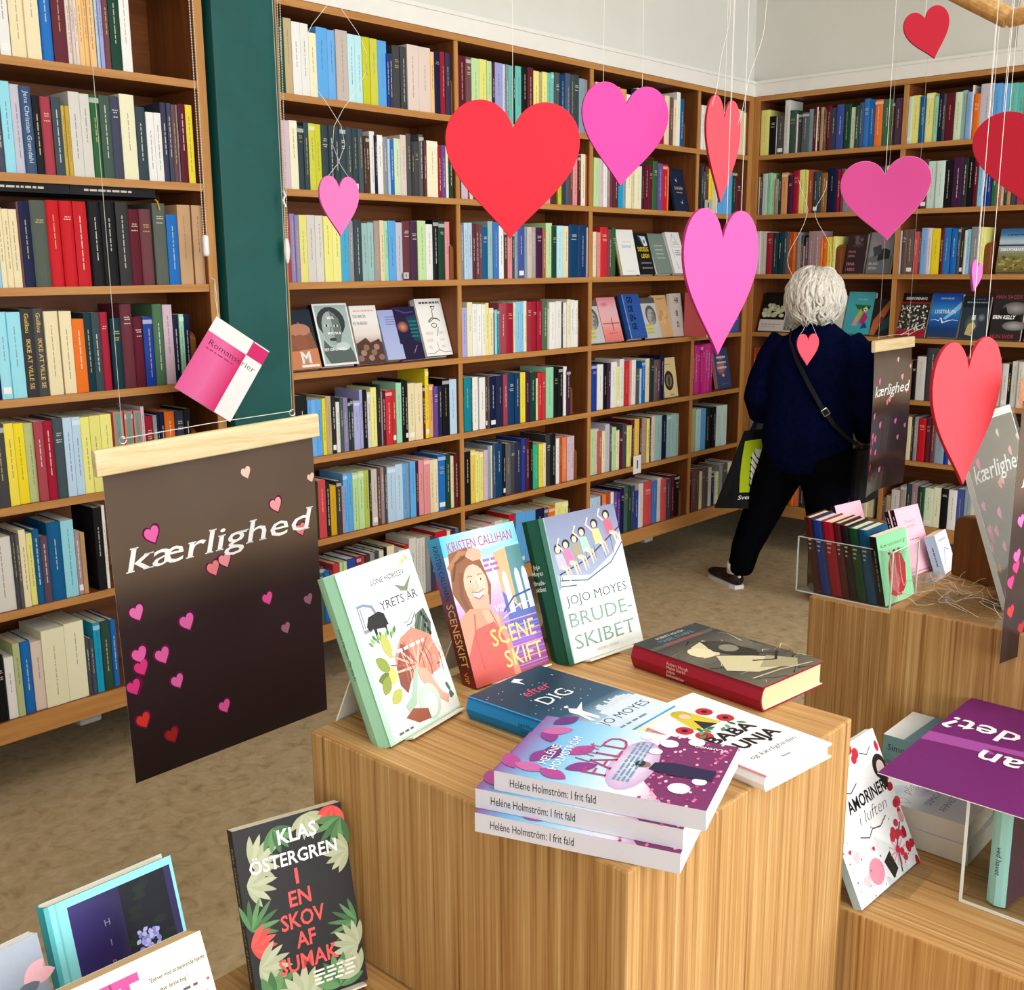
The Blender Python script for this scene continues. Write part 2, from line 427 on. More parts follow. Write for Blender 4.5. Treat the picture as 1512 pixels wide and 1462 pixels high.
mb.box((X2+.20, -3.4, TOPZ+.03), (5.5, .95, 3.12))
tag(mb.build('wall_right', 'wall'), kind='structure')
structure('wall_rear', (-2.7, -3.4, 0), (-2.6, 3.7, 3.12), 'wall')
mb = MB()                                                        # window wall behind the camera: piers, parapet and lintel
mb.box((-2.6, -3.5, 0), (5.5, -3.4, .68)); mb.box((-2.6, -3.5, 2.82), (5.5, -3.4, 3.12))
for x0, x1 in ((-2.6, -2.06), (.06, .44), (2.56, 2.94), (5.06, 5.5)): mb.box((x0, -3.5, .68), (x1, -3.4, 2.82))
tag(mb.build('wall_front', 'wall'), kind='structure')
for i, x in enumerate((-1.0, 1.5, 4.0)):
    mb = MB()
    for a, b in (((x-1.06, -3.47, .68), (x-1.0, -3.41, 2.82)), ((x+1.0, -3.47, .68), (x+1.06, -3.41, 2.82)), ((x-1.06, -3.47, 2.76), (x+1.06, -3.41, 2.82)),
                 ((x-1.06, -3.47, .68), (x+1.06, -3.41, .74)), ((x-.025, -3.465, .74), (x+.025, -3.415, 2.76))): mb.box(a, b)
    tag(mb.build('window_%d' % (i+1), 'white'), kind='structure')
# white fascia above the bookcases
mb = MB(); mb.box((-2.6, D1-.006, TOPZ), (X2-.006, D1+.05, 2.392)); mb.box((-2.6, D1-.012, 2.384), (X2-.012, D1+.05, 2.398))
tag(mb.build('trim_1', 'white'), kind='structure')
mb = MB(); mb.box((X2-.006, -3.4, TOPZ), (X2+.05, D1-.006, 2.392)); mb.box((X2-.012, -3.4, 2.384), (X2+.05, D1-.012, 2.398))
tag(mb.build('trim_2', 'white'), kind='structure')
mb = MB()                                                        # white casing where the right-hand wall steps back to a window
mb.box((X2+.006, .9, 2.398), (X2+.2, .95, 3.12))
mb.box((X2-.004, 1.60, 2.398), (X2+.012, 1.70, 3.12))
tag(mb.build('trim_3', 'white'), kind='structure')
mb = MB(); mb.box((1.932, D1-.03, 0), (2.160, 3.60, 3.12))
o = bevel(mb.build('pillar', 'green'), .004); tag(o, kind='structure')

# ---------------------------------------------------------------- built-in bookcases
def bookcase(name, label, axis, lo, hi, ups, feet, corner=None):
    """axis 'x': runs along X on the left-hand wall; 'y': along Y on the right-hand wall. lo..hi: run; ups: front-edge spans of the uprights"""
    org = (lo, D1, 0) if axis == 'x' else (X2, lo, 0)
    root = empty(name, org, label, 'bookcase', 'built-in wooden bookcases')
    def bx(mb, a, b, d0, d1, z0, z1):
        for s_, e0, e1 in ((1, d0, min(d1, d0+.005)), (0, min(d1, d0+.005), d1)):      # solid lipping on the front edge, veneer behind darkened to imitate shelf shade
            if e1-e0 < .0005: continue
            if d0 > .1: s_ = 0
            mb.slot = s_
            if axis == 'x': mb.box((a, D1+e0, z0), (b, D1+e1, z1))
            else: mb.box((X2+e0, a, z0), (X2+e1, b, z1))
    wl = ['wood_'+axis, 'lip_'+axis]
    for z in BOARD[:-1]:
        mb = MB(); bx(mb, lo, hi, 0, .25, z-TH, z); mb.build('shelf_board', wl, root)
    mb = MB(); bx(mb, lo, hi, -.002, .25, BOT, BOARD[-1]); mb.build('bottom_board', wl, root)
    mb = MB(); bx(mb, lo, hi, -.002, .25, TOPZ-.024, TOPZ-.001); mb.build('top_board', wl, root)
    zs = [TOPZ-.024] + BOARD
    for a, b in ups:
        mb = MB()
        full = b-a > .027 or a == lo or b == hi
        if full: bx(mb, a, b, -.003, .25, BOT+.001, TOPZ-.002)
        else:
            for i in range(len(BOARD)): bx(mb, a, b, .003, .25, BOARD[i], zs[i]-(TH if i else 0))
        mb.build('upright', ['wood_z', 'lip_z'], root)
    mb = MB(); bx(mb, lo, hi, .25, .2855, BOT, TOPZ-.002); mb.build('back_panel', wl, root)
    for p in feet:                     # flat grey brackets under the bottom board
        mb = MB()
        if axis == 'x': mb.box((p-.035, D1+.03, BOT-.035), (p+.035, D1+.14, BOT))
        else: mb.box((X2+.03, p-.035, BOT-.035), (X2+.14, p+.035, BOT))
        bevel(mb.build('bracket', 'bracket', root), .008)
    return root
bookcase('bookcase', 'built-in wooden bookcase left of the green pillar, full of upright books', 'x', .30, 1.918, [(.30, .33), (1.09, 1.11), (1.888, 1.918)], (1.41,))
bookcase('bookcase', 'long built-in wooden bookcase between the green pillar and the room corner', 'x', 2.166, X2-.002, [(2.166, 2.184), (2.965, 2.985), (3.765, 3.788), (4.588, 4.610), (5.052, X2-.002)], (2.5, 4.3))
bookcase('bookcase', 'built-in wooden bookcase on the right-hand wall, behind the person in navy', 'y', .55, D1-.004, [(.55, .58), (1.36, 1.382), (2.16, 2.182), (2.918, D1-.004)], (1.0, 2.5))
# ---------------------------------------------------------------- spine-out books, row by row
# colour code: (colour, everyday name)
PAL = {'wh': ('f1efea', 'white'), 'wg': ('dcd8d0', 'off-white'), 'cr': ('efdfb4', 'cream'), 'iv': ('f3eecb', 'ivory'), 'pk': ('e6d2c6', 'pale beige'),
 'tn': ('c3976a', 'tan'), 'bg': ('c6b184', 'khaki'), 'gb': ('cdbfb6', 'greige'), 'yl': ('f4dc28', 'yellow'), 'yo': ('eecb58', 'golden'), 'ly': ('f0ea86', 'pale yellow'),
 'lm': ('cfcf30', 'lime yellow'), 'ol': ('b4bf3c', 'olive'), 'oc': ('c9a63e', 'ochre'), 'mu': ('dba91e', 'mustard'), 'po': ('b9c286', 'sage'), 'lg': ('c0e2a0', 'light green'),
 'pg': ('d8e8c4', 'greenish white'), 'pm': ('cfe6dc', 'pale mint'), 'mn': ('9ddcb4', 'mint'), 'gn': ('38b48a', 'emerald'), 'gr': ('2c6238', 'green'), 'dg': ('1c4534', 'dark green'),
 'gg': ('4c544a', 'grey-green'), 'te': ('0c8a9c', 'teal'), 'tq': ('17a6d4', 'bright turquoise'), 'aq': ('6cc6ba', 'aqua'), 'lc': ('98dcec', 'pale turquoise'), 'pc': ('bfeaf2', 'ice blue'),
 'lb': ('8fcdf0', 'light blue'), 'pb': ('bcd8ee', 'pale blue'), 'sb': ('62aeee', 'sky blue'), 'bl': ('1f70c2', 'blue'), 'tb': ('155f94', 'petrol blue'), 'rb': ('20409c', 'royal blue'),
 'nb': ('15406c', 'dark blue'), 'nv': ('161e44', 'navy'), 'lv': ('aaaade', 'lavender'), 'pv': ('8a7eb0', 'violet'), 'pw': ('8cb0e0', 'periwinkle'), 'pu': ('5a2a8c', 'purple'), 'dp': ('462046', 'plum'),
 'lp': ('d9bccb', 'pale pink'), 'ps': ('e89698', 'salmon'), 'mv': ('a4848a', 'mauve'), 'mg': ('cc1c88', 'magenta'), 'rd': ('cc1c26', 'red'), 'cm': ('a51a34', 'crimson'), 'mr': ('611a2a', 'maroon'),
 'br': ('b4502e', 'brick red'), 'or': ('ee7420', 'orange'), 'ap': ('eaa468', 'apricot'), 'lo': ('f2c27e', 'light orange'), 'gy': ('909094', 'grey'), 'gl': ('c8c4d2', 'lilac grey'),
 'st': ('8ca2b2', 'steel blue'), 'pt': ('a2c6c4', 'grey-green pastel'), 'sl': ('36464e', 'slate'), 'dk': ('48484c', 'dark grey'), 'bk': ('16161a', 'black'), 'bn': ('54382c', 'brown'), 'tp': ('a89a94', 'taupe'),
 'sa': ('cf7c6e', 'coral and teal'), 'dt': ('123640', 'deep teal'), 'ob': ('96682c', 'ochre brown')}
DARK = set('dp mr cm dg gr nv nb rb bl tb dt sl bk dk bn rd or br pu te gg bl mg gn'.split())
# row: (bay, shelf 1-7, axis, ox, oy, scale, x0, 'code:x[:top]')  — left, right and top edges as measured on the photograph
ROWS = [
('L',1,'x',0,0,3.516,-40,'mr:5:h22 wh:62:h22 _:66 cr:144:h22.5 _:148 cr:222 _:228 bl:288:h21 mr:360:h22 pk:385:h20 pk:402 pk:420 lo:448:h21 lo:475 lo:508 _:512 pb:530 lv:552 mr:585 dg:642:h22 wh:694:h22.5'),
('L',2,'x',0,0,3.516,0,'nv:35:560 lc:90:420 gl:140:437 nb:200:447 bk:240:495 cm:298:502 sl:345:503 oc:365:548 oc:388:550 wg:445:476 wg:495:487 gr:545:490 dg:598:496 nv:650:500 iv:725:490 sl:780:555 wh:820:582 wh:858:586 nv:890:533 nv:912 mr:935:543 gy:948 mr:985:540 yl:1020:545'),
('L',3,'x',0,380,3.516,0,'lb:15:-220 cr:45:-260 cr:80 cr:122 mr:135:-290 nv:192:-292 gg:275:-297 rd:345:-297 rd:412:-293 rd:480:-290 _:490 bk:555:-290 bk:630:-288 bk:690:-287 mr:750:-250 mr:810:-250 _:820 gg:885:-280 bl:945:-222 tn:1010:-272 _:1018 tn:1078'),
('L',4,'x',0,380,3.516,0,'nv:15:400 lc:75:285 lc:145:285 bk:205:268 bk:265:265 cr:335:280 _:342 cr:405:279 or:465:320 dt:505:288 dt:545:286 cm:590:285 _:600 dt:655:316 mr:715:243 mr:765:308 rb:820:309 gr:870:243 lp:918:246 nv:950:300 mn:975 nv:1005:297 BE:1032:375'),
('L',5,'x',0,380,3.516,0,'bk:60:870 yl:108:863 yl:160:862 po:212:860 cm:258:853 cm:308:850 sl:360:835 pb:405:833 pb:448:830 ly:496:830 ly:550:822 ly:607:815 _:618 sa:668:803 _:674 sa:717:800 _:722 sa:758:797 lp:776:775 cm:818:825 gy:838:820 nv:850:808 nv:880:805 or:930:800 nv:978:798 bk:1010:785 BE:1040:880'),
('L',6,'x',0,700,3.024,-20,'wg:80:285 dk:98:272 dk:115:270 cr:145:250 ly:175:265 tb:205:248 dp:240:278 tb:300:215 lc:355:207 mv:380:255 tn:400:262 _:445 bk:482:150 wh:496:140'),
('L',7,'x',0,700,3.024,0,'bk:45:815 wh:88:818 po:118:757 bl:165:750 pk:215:747 iv:315:692 iv:400:662 sl:418:737 nv:440:735 tq:470:665 dg:515:657 bl:540:650'),
('A',1,'x',405,20,5.6,40,'dg:100:35 bg:165:37 wh:235:68 wh:302:82 iv:365:160 sb:455:115 sb:525:138 gb:622:138 pc:680:170 pc:742:183 lm:805:195 lm:865:208 sb:940:225 rb:962:330 nv:990:332 dk:1052:265 dk:1110 pk:1202:260 pk:1300:280 lo:1330:318 nv:1382:315 cm:1422:318 nv:1465:325 BE:1490:505'),
('A',2,'x',405,160,5.6,55,'lp:145:97 iv:210:100 sl:262:145 sl:303:115 lm:355:125 lm:402:132 sl:470:138 sl:513:142 sl:557:150 sl:608:155 sl:660:160 sl:708:165 sl:752:172 bn:768:232 bn:800:230 wh:842:190 nv:862:222 wh:908 gy:948 pb:968:252 bl:1000 pg:1052:250 pk:1100:220 dk:1145:210 bk:1165:275 dk:1205 dk:1245:217 mr:1268:265 iv:1358:270 cm:1390:302 pu:1425:305 iv:1452 dg:1480:310 br:1500:330'),
('A',3,'x',415,300,5.6,25,'cm:95:92 pv:135 pv:170:97 ly:232:97 wg:300:98 wg:370:103 ly:440:108 ly:505 tq:572:140 gy:618:143 sl:680:135 pt:728:165 pt:780:160 tp:828:148 cr:865:143 mn:898:147 sb:960:145 gl:1012:160 mr:1080:148 dp:1138:150 lg:1205:145 wh:1265:175 bk:1310:140 dg:1362:152 ps:1400:155 BE:1450:315'),
('A',5,'x',430,530,5.815,60,'bk:160:315 sb:190:355 sb:230:350 sb:281:345 yl:313:340 bg:360:322 bk:398:318 wh:435:370 dg:460:337 pv:500:335 dg:522:360 bk:548:345 lv:600:360 lv:630:265 bk:665:268 wg:695:285 ly:750:245 bk:782:225 gy:795:280 mr:822:285 rd:876:270 rd:912:266 mn:958:206 bk:985:178 bk:1012:190 cr:1072:210 cr:1137:208 mr:1158:230 yl:1189:85 ap:1231:220 pu:1272:236 nv:1306:232 bk:1366:168 pb:1427:176 wh:1467:212'),
('A',6,'x',450,640,6.048,68,'dg:137:455 rd:205:420 bk:242:430 mu:300:465 bk:344:425 ps:358:470 sb:396:360 sb:442:357 lg:492:352 lg:543:338 ol:586:330 bk:608:335 gb:660:320 bn:690:310 mv:720:305 dk:749:300 pb:820:300 pb:886:275 sb:915:270 st:950:264 sb:1000:252 dp:1026:250 ps:1072:240 ps:1127:225 cr:1158:235 cr:1198:232 bl:1266:190 dg:1309:185 cr:1346:200 mr:1376:180 lv:1402:168'),
('A',7,'x',450,740,6.048,110,'wg:140:600 dg:190:590 bl:243:620 mr:275:615 rd:330:560 lg:365:545 lg:395:540 rb:480:515 cm:520:495 cm:560:490 bn:600:480 gy:640:465 dk:680:450 wg:720:440 bk:750:420 cr:815:400 gy:850:410 wg:905:430 rd:945:395 wg:1010:330 wg:1035:335 wg:1085:325 gy:1130:320 nv:1180:310 rd:1280:270 iv:1310:265 mr:1355:260 tb:1412:238'),
('B',1,'x',665,70,6.873,80,'mr:165:85 mr:222:97 lg:300:112 ly:378:122 lg:425 dp:458:152 lv:535:158 pb:570:172 gy:598:175 aq:640:185 bk:662:188 aq:728 bk:785:195 mr:845:205 ly:905:240 bg:935:255 ly:985:250 aq:1025 aq:1062:253 sl:1115:258 nb:1165 nb:1225:265 dk:1250:275 sl:1305:280 st:1362:318 gy:1418:332'),
('B',2,'x',600,180,5.04,395,'bk:412:270 lp:460:280 mr:474 pk:500:285 mr:560:285 bl:620 cr:690 dg:740 wh:800 rd:860 sl:920 cr:980 lp:1032:245 ps:1072:240 bn:1130:250 lm:1156:245 sl:1190:250 sl:1216:240 mr:1239:245 ps:1276:240 mr:1300:250 iv:1332:240 br:1376:250'),
('B',3,'x',665,310,6.873,105,'gy:145:150 pb:185:130 pb:228 mr:265:140 mr:298 mr:330 tb:385:180 pt:440:115 bl:498:125 wh:545:160 bn:585:200 ps:630:210 dk:655:220 st:690:215 rb:755:165 st:782:170 gb:830 tp:868 dp:940:180 br:970:200 lg:1032:132 dg:1082:165 pc:1145:160 cr:1207:165 nb:1298:150 nb:1385:155 lp:1405:180 mr:1420:185'),
('B',4,'x',670,420,7.2,90,'lv:150:248 iv:205:190 wh:252:208 wh:305:210 wh:345:212 ly:378:195 cr:428:252 dt:440:265 lc:465:270 te:490:265 cm:570:200 cm:638:205 cr:660:190 lb:720:185 lb:745 iv:778 cm:838 cm:892:182 cm:945:180 gr:1000:175 pk:1018:262 wh:1085:190 wh:1145:180 bk:1165:190 wh:1185:195 wh:1205 iv:1243:160 wh:1280:165 wh:1320:170 BE:1335:320'),
('B',5,'x',675,520,7.2,80,'te:155:270 bk:170:275 wh:228 _:240 wh:305:270 bn:330:258 dk:352:255 nv:420:258 nv:495:248 cm:545:235 nb:615:225 nb:675:220 yl:728:215 dp:780:210 dg:840:212 cr:860:278 rd:905:220 rd:945:218 mn:1025:162 bk:1080:165 bk:1130:160 wh:1165 dp:1205:190 BE:1228:340'),
('B',6,'x',675,630,7.2,82,'bk:150:265 yo:200:248 ly:240:265 ly:290:268 lp:332:250 st:362:205 cr:385:200 nb:415:190 nb:490:175 bk:520:185 dk:575:180 dk:620:175 nv:690:165 rb:735:125 mr:775:125 bk:808:160 gn:870:190 yl:915:185 cr:945:175 bk:1000:85 bk:1052:80 wh:1088:125 br:1118:118 or:1170:110 lp:1205:105 lp:1245:100 BE:1275:215'),
('B',7,'x',670,720,6.873,110,'rb:190:440 pk:245:420 pk:300:400 ps:390:380 ps:420:350 pk:500:335 mn:565:330 rd:635:270 sb:735:250 sb:832:235 nv:920:215 dp:965:205 or:1030:195 ly:1098:150 ly:1160:140 bk:1180:150'),
('C',1,'x',865,100,6.048,85,'pk:140:130 cr:190:145 cr:235:155 dk:262:165 ps:305:170 ap:360:190 wh:405:240 bk:455:190 wh:510:185 cm:560:240 bl:600 cr:650:245 cm:700:260 cr:742:250 mr:780:265 cr:805:285 wh:838:220 tb:875:280 BE:882:460'),
('C',2,'x',865,220,6.048,70,'lg:119:78 lp:156:88 wh:191:92 mv:215:95 mr:250:100 mr:291:105 tq:331:110 st:356:115 iv:413:150 cr:433 iv:496:152 dp:521:130 mr:561 mr:596 gr:639:110 pu:682:130 rd:727:140 or:737:165'),
('C',3,'x',865,220,6.048,62,'cr:100:740 ps:130 rd:197:698 mr:235:718 gr:268:702'),
('C',5,'x',865,420,6.3,50,'rb:105:740 wh:160:745 bk:200:735 dp:232:733 wh:285:722 ly:312:765 wh:352:695 rd:408:712 ps:425 wh:462 dk:500:780 pb:518:785 bl:550:712 cr:598:690 bk:635:685 dk:662:705 mr:690:700 nv:730:665'),
('C',6,'x',860,580,6.574,68,'lg:118:355 lp:152:350 br:188:375 cr:218 gl:262:305 dk:285:315 lg:325:335 cr:345:370 wh:355 mr:392:375 dk:428:300 ly:475:320 mr:505:262 yo:550:255 mr:572:250 gy:588:248 tn:620:245 ly:650:250 bn:665:240 pk:702:228 pt:765:222 nv:815:220 pt:855:215 pt:890:208 pt:928:205 BE:943:335'),
('C',7,'x',860,580,6.574,65,'pb:118:1020 pb:172:1010 mr:190:1000 or:232:985 br:272 wh:300:965 pu:335:968 pu:368:965 nv:405:930 dg:440:915 dg:470:905 nv:505:905 rb:540:950 wg:585:880 rd:672:862 bl:720:855 wg:765:825 rd:815:835 nv:848:835 mr:890:805 bk:935:800 BE:955:925'),
('D',1,'x',865,100,6.048,1025,'wh:1055:335 wh:1085 cr:1130:340 rd:1180 wh:1228 dg:1265:345 gr:1290:348 pu:1312:352 sb:1340:360 pb:1370:370 cr:1400:385 cr:1445:405 gy:1460:380 gy:1478:375'),
('D',2,'x',865,220,6.048,1028,'dk:1045:155 sl:1068:205 mr:1095:155 yl:1135:178 wg:1160:220 wg:1180 sb:1222:215 sb:1270:210 sb:1300:205 dg:1340:200 mr:1380:265 BE:1400:330'),
('D',3,'x',865,220,6.048,1015,'cr:1060:740 bl:1110 rd:1160 wh:1210 dg:1260 sl:1310 cr:1360 mr:1410'),
('D',4,'x',865,420,6.3,990,'bg:1020:235 ps:1050:265 bk:1072 nv:1100:270 bl:1150:275 cr:1200:270 dg:1260 mr:1310 bl:1365 rb:1428:290'),
('D',5,'x',865,420,6.3,985,'mg:1010:570 mg:1033 mg:1057 mg:1080 mg:1103 mg:1128 mg:1150 mg:1174:560'),
('D',6,'x',860,580,6.574,1035,'po:1095:155 pc:1143:160 sb:1190:155 bk:1230:150 bk:1258:145 bk:1292:140 pm:1340:125 pm:1395:120'),
('D',7,'x',860,580,6.574,1018,'bk:1060:770 mr:1090:755 bn:1130:740 iv:1155:765 bn:1185:735 dk:1215:730 pk:1245:725 nv:1275:790 pb:1290:780 ly:1320:765 gy:1350:700 dk:1400:690 cr:1450 mr:1490'),
('E',1,'y',1110,130,6.434,62,'ly:155:210 bk:222:268 wh:230:270 bk:298:262 wg:345:115 dg:411:210 wg:425:245 dk:466:240 sl:531:230 st:575:200 mr:601:185 cr:613:180 dp:640 tn:668 bn:696:210 mr:736:165 nv:792:185 rb:857:155 dg:926:152 pg:969:182 dg:1001:165 nb:1043:138 bl:1101:102 bl:1149:110 or:1226 gr:1307:105 bn:1340:130 dp:1412:95'),
('E',2,'y',1110,220,6.434,35,'wg:65:265 bn:93:268 pm:140:235 mn:178 lg:207:238 tp:242:285 dg:272:225 ap:328:225 dp:378:250 cm:435:205 ly:490 ly:520:200 br:570:198 sl:620:215 dk:650:220 ob:700:225 nv:795:182 cm:830:190 mr:858:185 gy:905:190 gy:955:185 dk:1010 nv:1070 cm:1130 gy:1200 dk:1260 cr:1330 mr:1400:165'),
('E',3,'y',1105,330,6.3,62,'wg:100:72 wg:158:75 cm:215:85 dt:262 dt:310:82 dt:355 br:395:80 or:440 gy:475 bk:500:110 ps:515:210 dp:545:130 mv:600:72 mv:655 or:680:130 or:720 yl:770:125 ly:800 BE:880:195'),
('E',5,'y',1090,490,4.871,60,'br:95:115 br:122 br:148 po:185:120 ly:215 dk:250:125 cr:300 bl:360 dg:420 mr:480 wh:540 nv:600 rd:660 cr:720 sl:780 gy:840 dg:900 mr:960'),
('E',6,'y',1090,490,4.871,45,'gy:80:515 st:110 dk:170:520 bn:220:550 cr:300 dg:380 bl:460 mr:540 wh:620 dk:700 tn:780 sl:860 cr:950'),
('E',7,'y',1090,490,4.871,240,'dk:300:1090 or:355 or:390 or:435 bk:475:1060 aq:533:1020 aq:580:1040 pb:600:1060 bl:650 cr:700 rd:760 dk:815 bg:872:1030 cr:916:1040 cr:965:1042'),
('F',1,'y',1320,90,7.875,105,'pm:188:415 ly:275:400 tb:345:410 ly:440:372 mn:492:410 nv:540:375 dk:572:380 mr:680:368 pg:760:362 pt:815:342 pw:872:362 wh:890:280 or:970:380 gl:1120:262 sb:1215:260 sb:1300:262 aq:1400:255 aq:1490:250 iv:1560 dg:1640 mr:1720 cr:1800'),
('F',2,'y',1320,200,7.875,75,'dk:150:285 mr:220 dp:290 bn:370:280 pm:465:300 pm:560:293 bk:660:295 dp:770:255 bk:830:260 bk:895 mr:955:265 lb:1015:270 rb:1060:300 rb:1115 gr:1180 br:1232:310 iv:1268:320 bk:1300 tn:1345 nv:1420:280 cm:1500 dg:1600 cr:1700'),
('F',3,'y',1310,320,7.31,65,'gl:137:150 bn:190:140 bn:265:135 rd:322:160 gg:342:165 pw:412:120 pk:458:125 yl:548:130 mr:585:125 bl:660 bl:735:130 dk:765:115 bk:805:140 wg:830 lb:875:135 gy:970:108 ly:1025:112 BE:1130:275'),
('F',5,'y',1250,500,4.874,330,'dk:400:150 br:455 bk:489:160 wg:553:130 dk:640:70 lg:690:85 cr:740:130 bl:790 rd:840 wg:900 dk:960 cr:1020 wg:1065:190 wg:1100:185 wg:1142:182 bk:1168:185 wg:1212:165 wg:1254 bk:1285:170 mr:1330 cr:1380'),
('F',6,'y',1250,500,4.874,330,'dk:400:560 cr:450:565 bk:470:560 gy:495 rd:553:580 mr:590:568 mr:627:565 st:692:600 rb:725:620 cr:780 dk:840 bl:900 wg:960 mr:1020 dg:1080 cr:1140 bl:1200 nv:1260'),
('F',7,'y',1250,500,4.874,215,'bn:275:1140 bg:310:1130 wg:372:1090 tp:412:1060 sl:452:1045 mv:495:1050 dg:545:1068 pg:608 iv:662:1075 bk:715:1082 wh:775:1092 rb:830:1085 st:880:1090 cr:940 dk:1000 mr:1060 cr:1120'),
]
BAYNAME = {'L': 'bookcase left of green pillar', 'A': 'first bay right of pillar', 'B': 'second bay right of pillar', 'C': 'third bay right of pillar', 'D': 'narrow corner bay',
           'E': 'corner bay of right-hand wall', 'F': 'rightmost bay'}
SHELF = ['top', 'second', 'third', 'fourth', 'fifth', 'sixth', 'bottom']
ORD = 'first second third fourth fifth sixth seventh eighth ninth tenth eleventh twelfth'.split()
# things that stand in front of the shelves in the photograph (only used to decide which books show large enough to be things of their own)
OCC_E = [(501, 303, 29, 44), (756, 240, 95, 90), (921, 195, 62, 68), (1066, 221, 26, 75), (1063, 405, 54, 105), (1192, 516, 16, 24), (1308, 290, 62, 55), (1530, 232, 88, 74), (1425, 600, 46, 108), (1203, 440, 42, 46)]
OCC_P = [[(145, 660), (463, 617), (487, 1046), (197, 1158)], [(1140, 490), (1290, 480), (1283, 700), (1262, 760), (1215, 757), (1200, 690), (1147, 757), (1055, 760), (1072, 610), (1108, 560)],
         [(1284, 505), (1352, 500), (1340, 715), (1290, 735)], [(257, 570), (321, 469), (397, 517), (341, 625)], [(473, 860), (602, 812), (690, 1060), (557, 1112)], [(625, 800), (757, 768), (905, 750), (955, 950), (690, 1060)],
         [(1178, 790), (1290, 740), (1360, 740), (1400, 860), (1512, 860), (1512, 1000), (1178, 1000)], [(1408, 625), (1498, 597), (1512, 640), (1512, 900), (1440, 900)]]
def inpoly(x, y, P):
    c = False; j = len(P)-1
    for i in range(len(P)):
        (xi, yi), (xj, yj) = P[i], P[j]
        if (yi > y) != (yj > y) and x < (xj-xi)*(y-yi)/(yj-yi)+xi: c = not c
        j = i
    return c
def hidden(x, y):
    return not (0 < x < 1512 and 0 < y < 1462) or any(((x-a)/c)**2+((y-b)/d)**2 < 1 for a, b, c, d in OCC_E) or any(inpoly(x, y, P) for P in OCC_P)

rnd = random.Random(7)
BOOKS = []; ENDS = []
for bay, sh, ax, ox, oy, sc, x0, s in ROWS:
    z = BOARD[sh-1]; px0 = ox + x0/sc; last = None; row = []
    for tok in s.split():
        t = tok.split(':'); px1 = ox + float(t[1])/sc
        if t[0] == '_': px0 = px1; continue
        ins = .010 + rnd.random()*.010
        ia = 0 if ax == 'x' else 1
        base = Vector((0, D1+ins, z)) if ax == 'x' else Vector((X2+ins, 0, z))
        a, b = solve_axis(px0, ia, base), solve_axis(px1, ia, base)
        mid = base.copy(); mid[ia] = (a+b)/2
        if len(t) > 2:
            hgt = float(t[2][1:])/100 if t[2][0] == 'h' else solve_z(oy+float(t[2])/sc, mid) - z
            last = hgt
        else: hgt = last + rnd.uniform(-.004, .003)
        hgt = max(.10, min(.272, hgt))
        lo, hi = min(a, b)+.0004, max(a, b)-.0004
        if t[0] == 'BE': ENDS.append((bay, sh, ax, lo, hi, hgt, ins)); px0 = px1; continue
        n = vis = 0
        for fx in (.25, .75):
            for fz in (.06, .3, .55, .8, .97):
                q = mid.copy(); q[ia] = a+(b-a)*fx; q.z = z+hgt*fz; n += 1; vis += not hidden(*pix(q))
        q0 = mid.copy(); q1 = mid.copy(); q1.z += hgt
        ar = abs(px1-px0)*abs(pix(q0)[1]-pix(q1)[1])*vis/n
        row.append(dict(bay=bay, sh=sh, ax=ax, lo=lo, hi=hi, z=z, h=hgt, ins=ins, c=t[0], vis=vis/n, area=ar))
        px0 = px1
    BOOKS += row
N_OWN = 236
cut = sorted((b['area'] for b in BOOKS), reverse=True)[N_OWN]
def ordinal(k, n, word):
    return ('first' if n > 1 else 'only') if False else ORD[k]
rows = {}
for b in BOOKS: rows.setdefault((b['bay'], b['sh']), []).append(b)
for key, row in rows.items():
    cnt = {}; nm = lambda b: PAL[b['c']][1]
    seen = [b for b in row if b['vis'] > .12]
    for b in seen: cnt[nm(b)] = cnt.get(nm(b), 0)+1
    k = {}
    for b in seen:
        c = nm(b); k[c] = k.get(c, 0)+1
        w = 'thin ' if b['hi']-b['lo'] < .013 else 'thick ' if b['hi']-b['lo'] > .036 else ''
        where = 'on %s shelf, %s' % (SHELF[key[1]-1], BAYNAME[key[0]])
        if cnt[c] == 1: b['label'] = 'the one %s%s book %s' % (w, c, where)
        elif k[c] == cnt[c]: b['label'] = '%s%s book, rightmost %s one %s' % (w, c, c, where)
        elif k[c] == 1: b['label'] = '%s%s book, leftmost %s one %s' % (w, c, c, where)
        else: b['label'] = '%s %s book from left %s' % (ORD[k[c]-1], c, where)

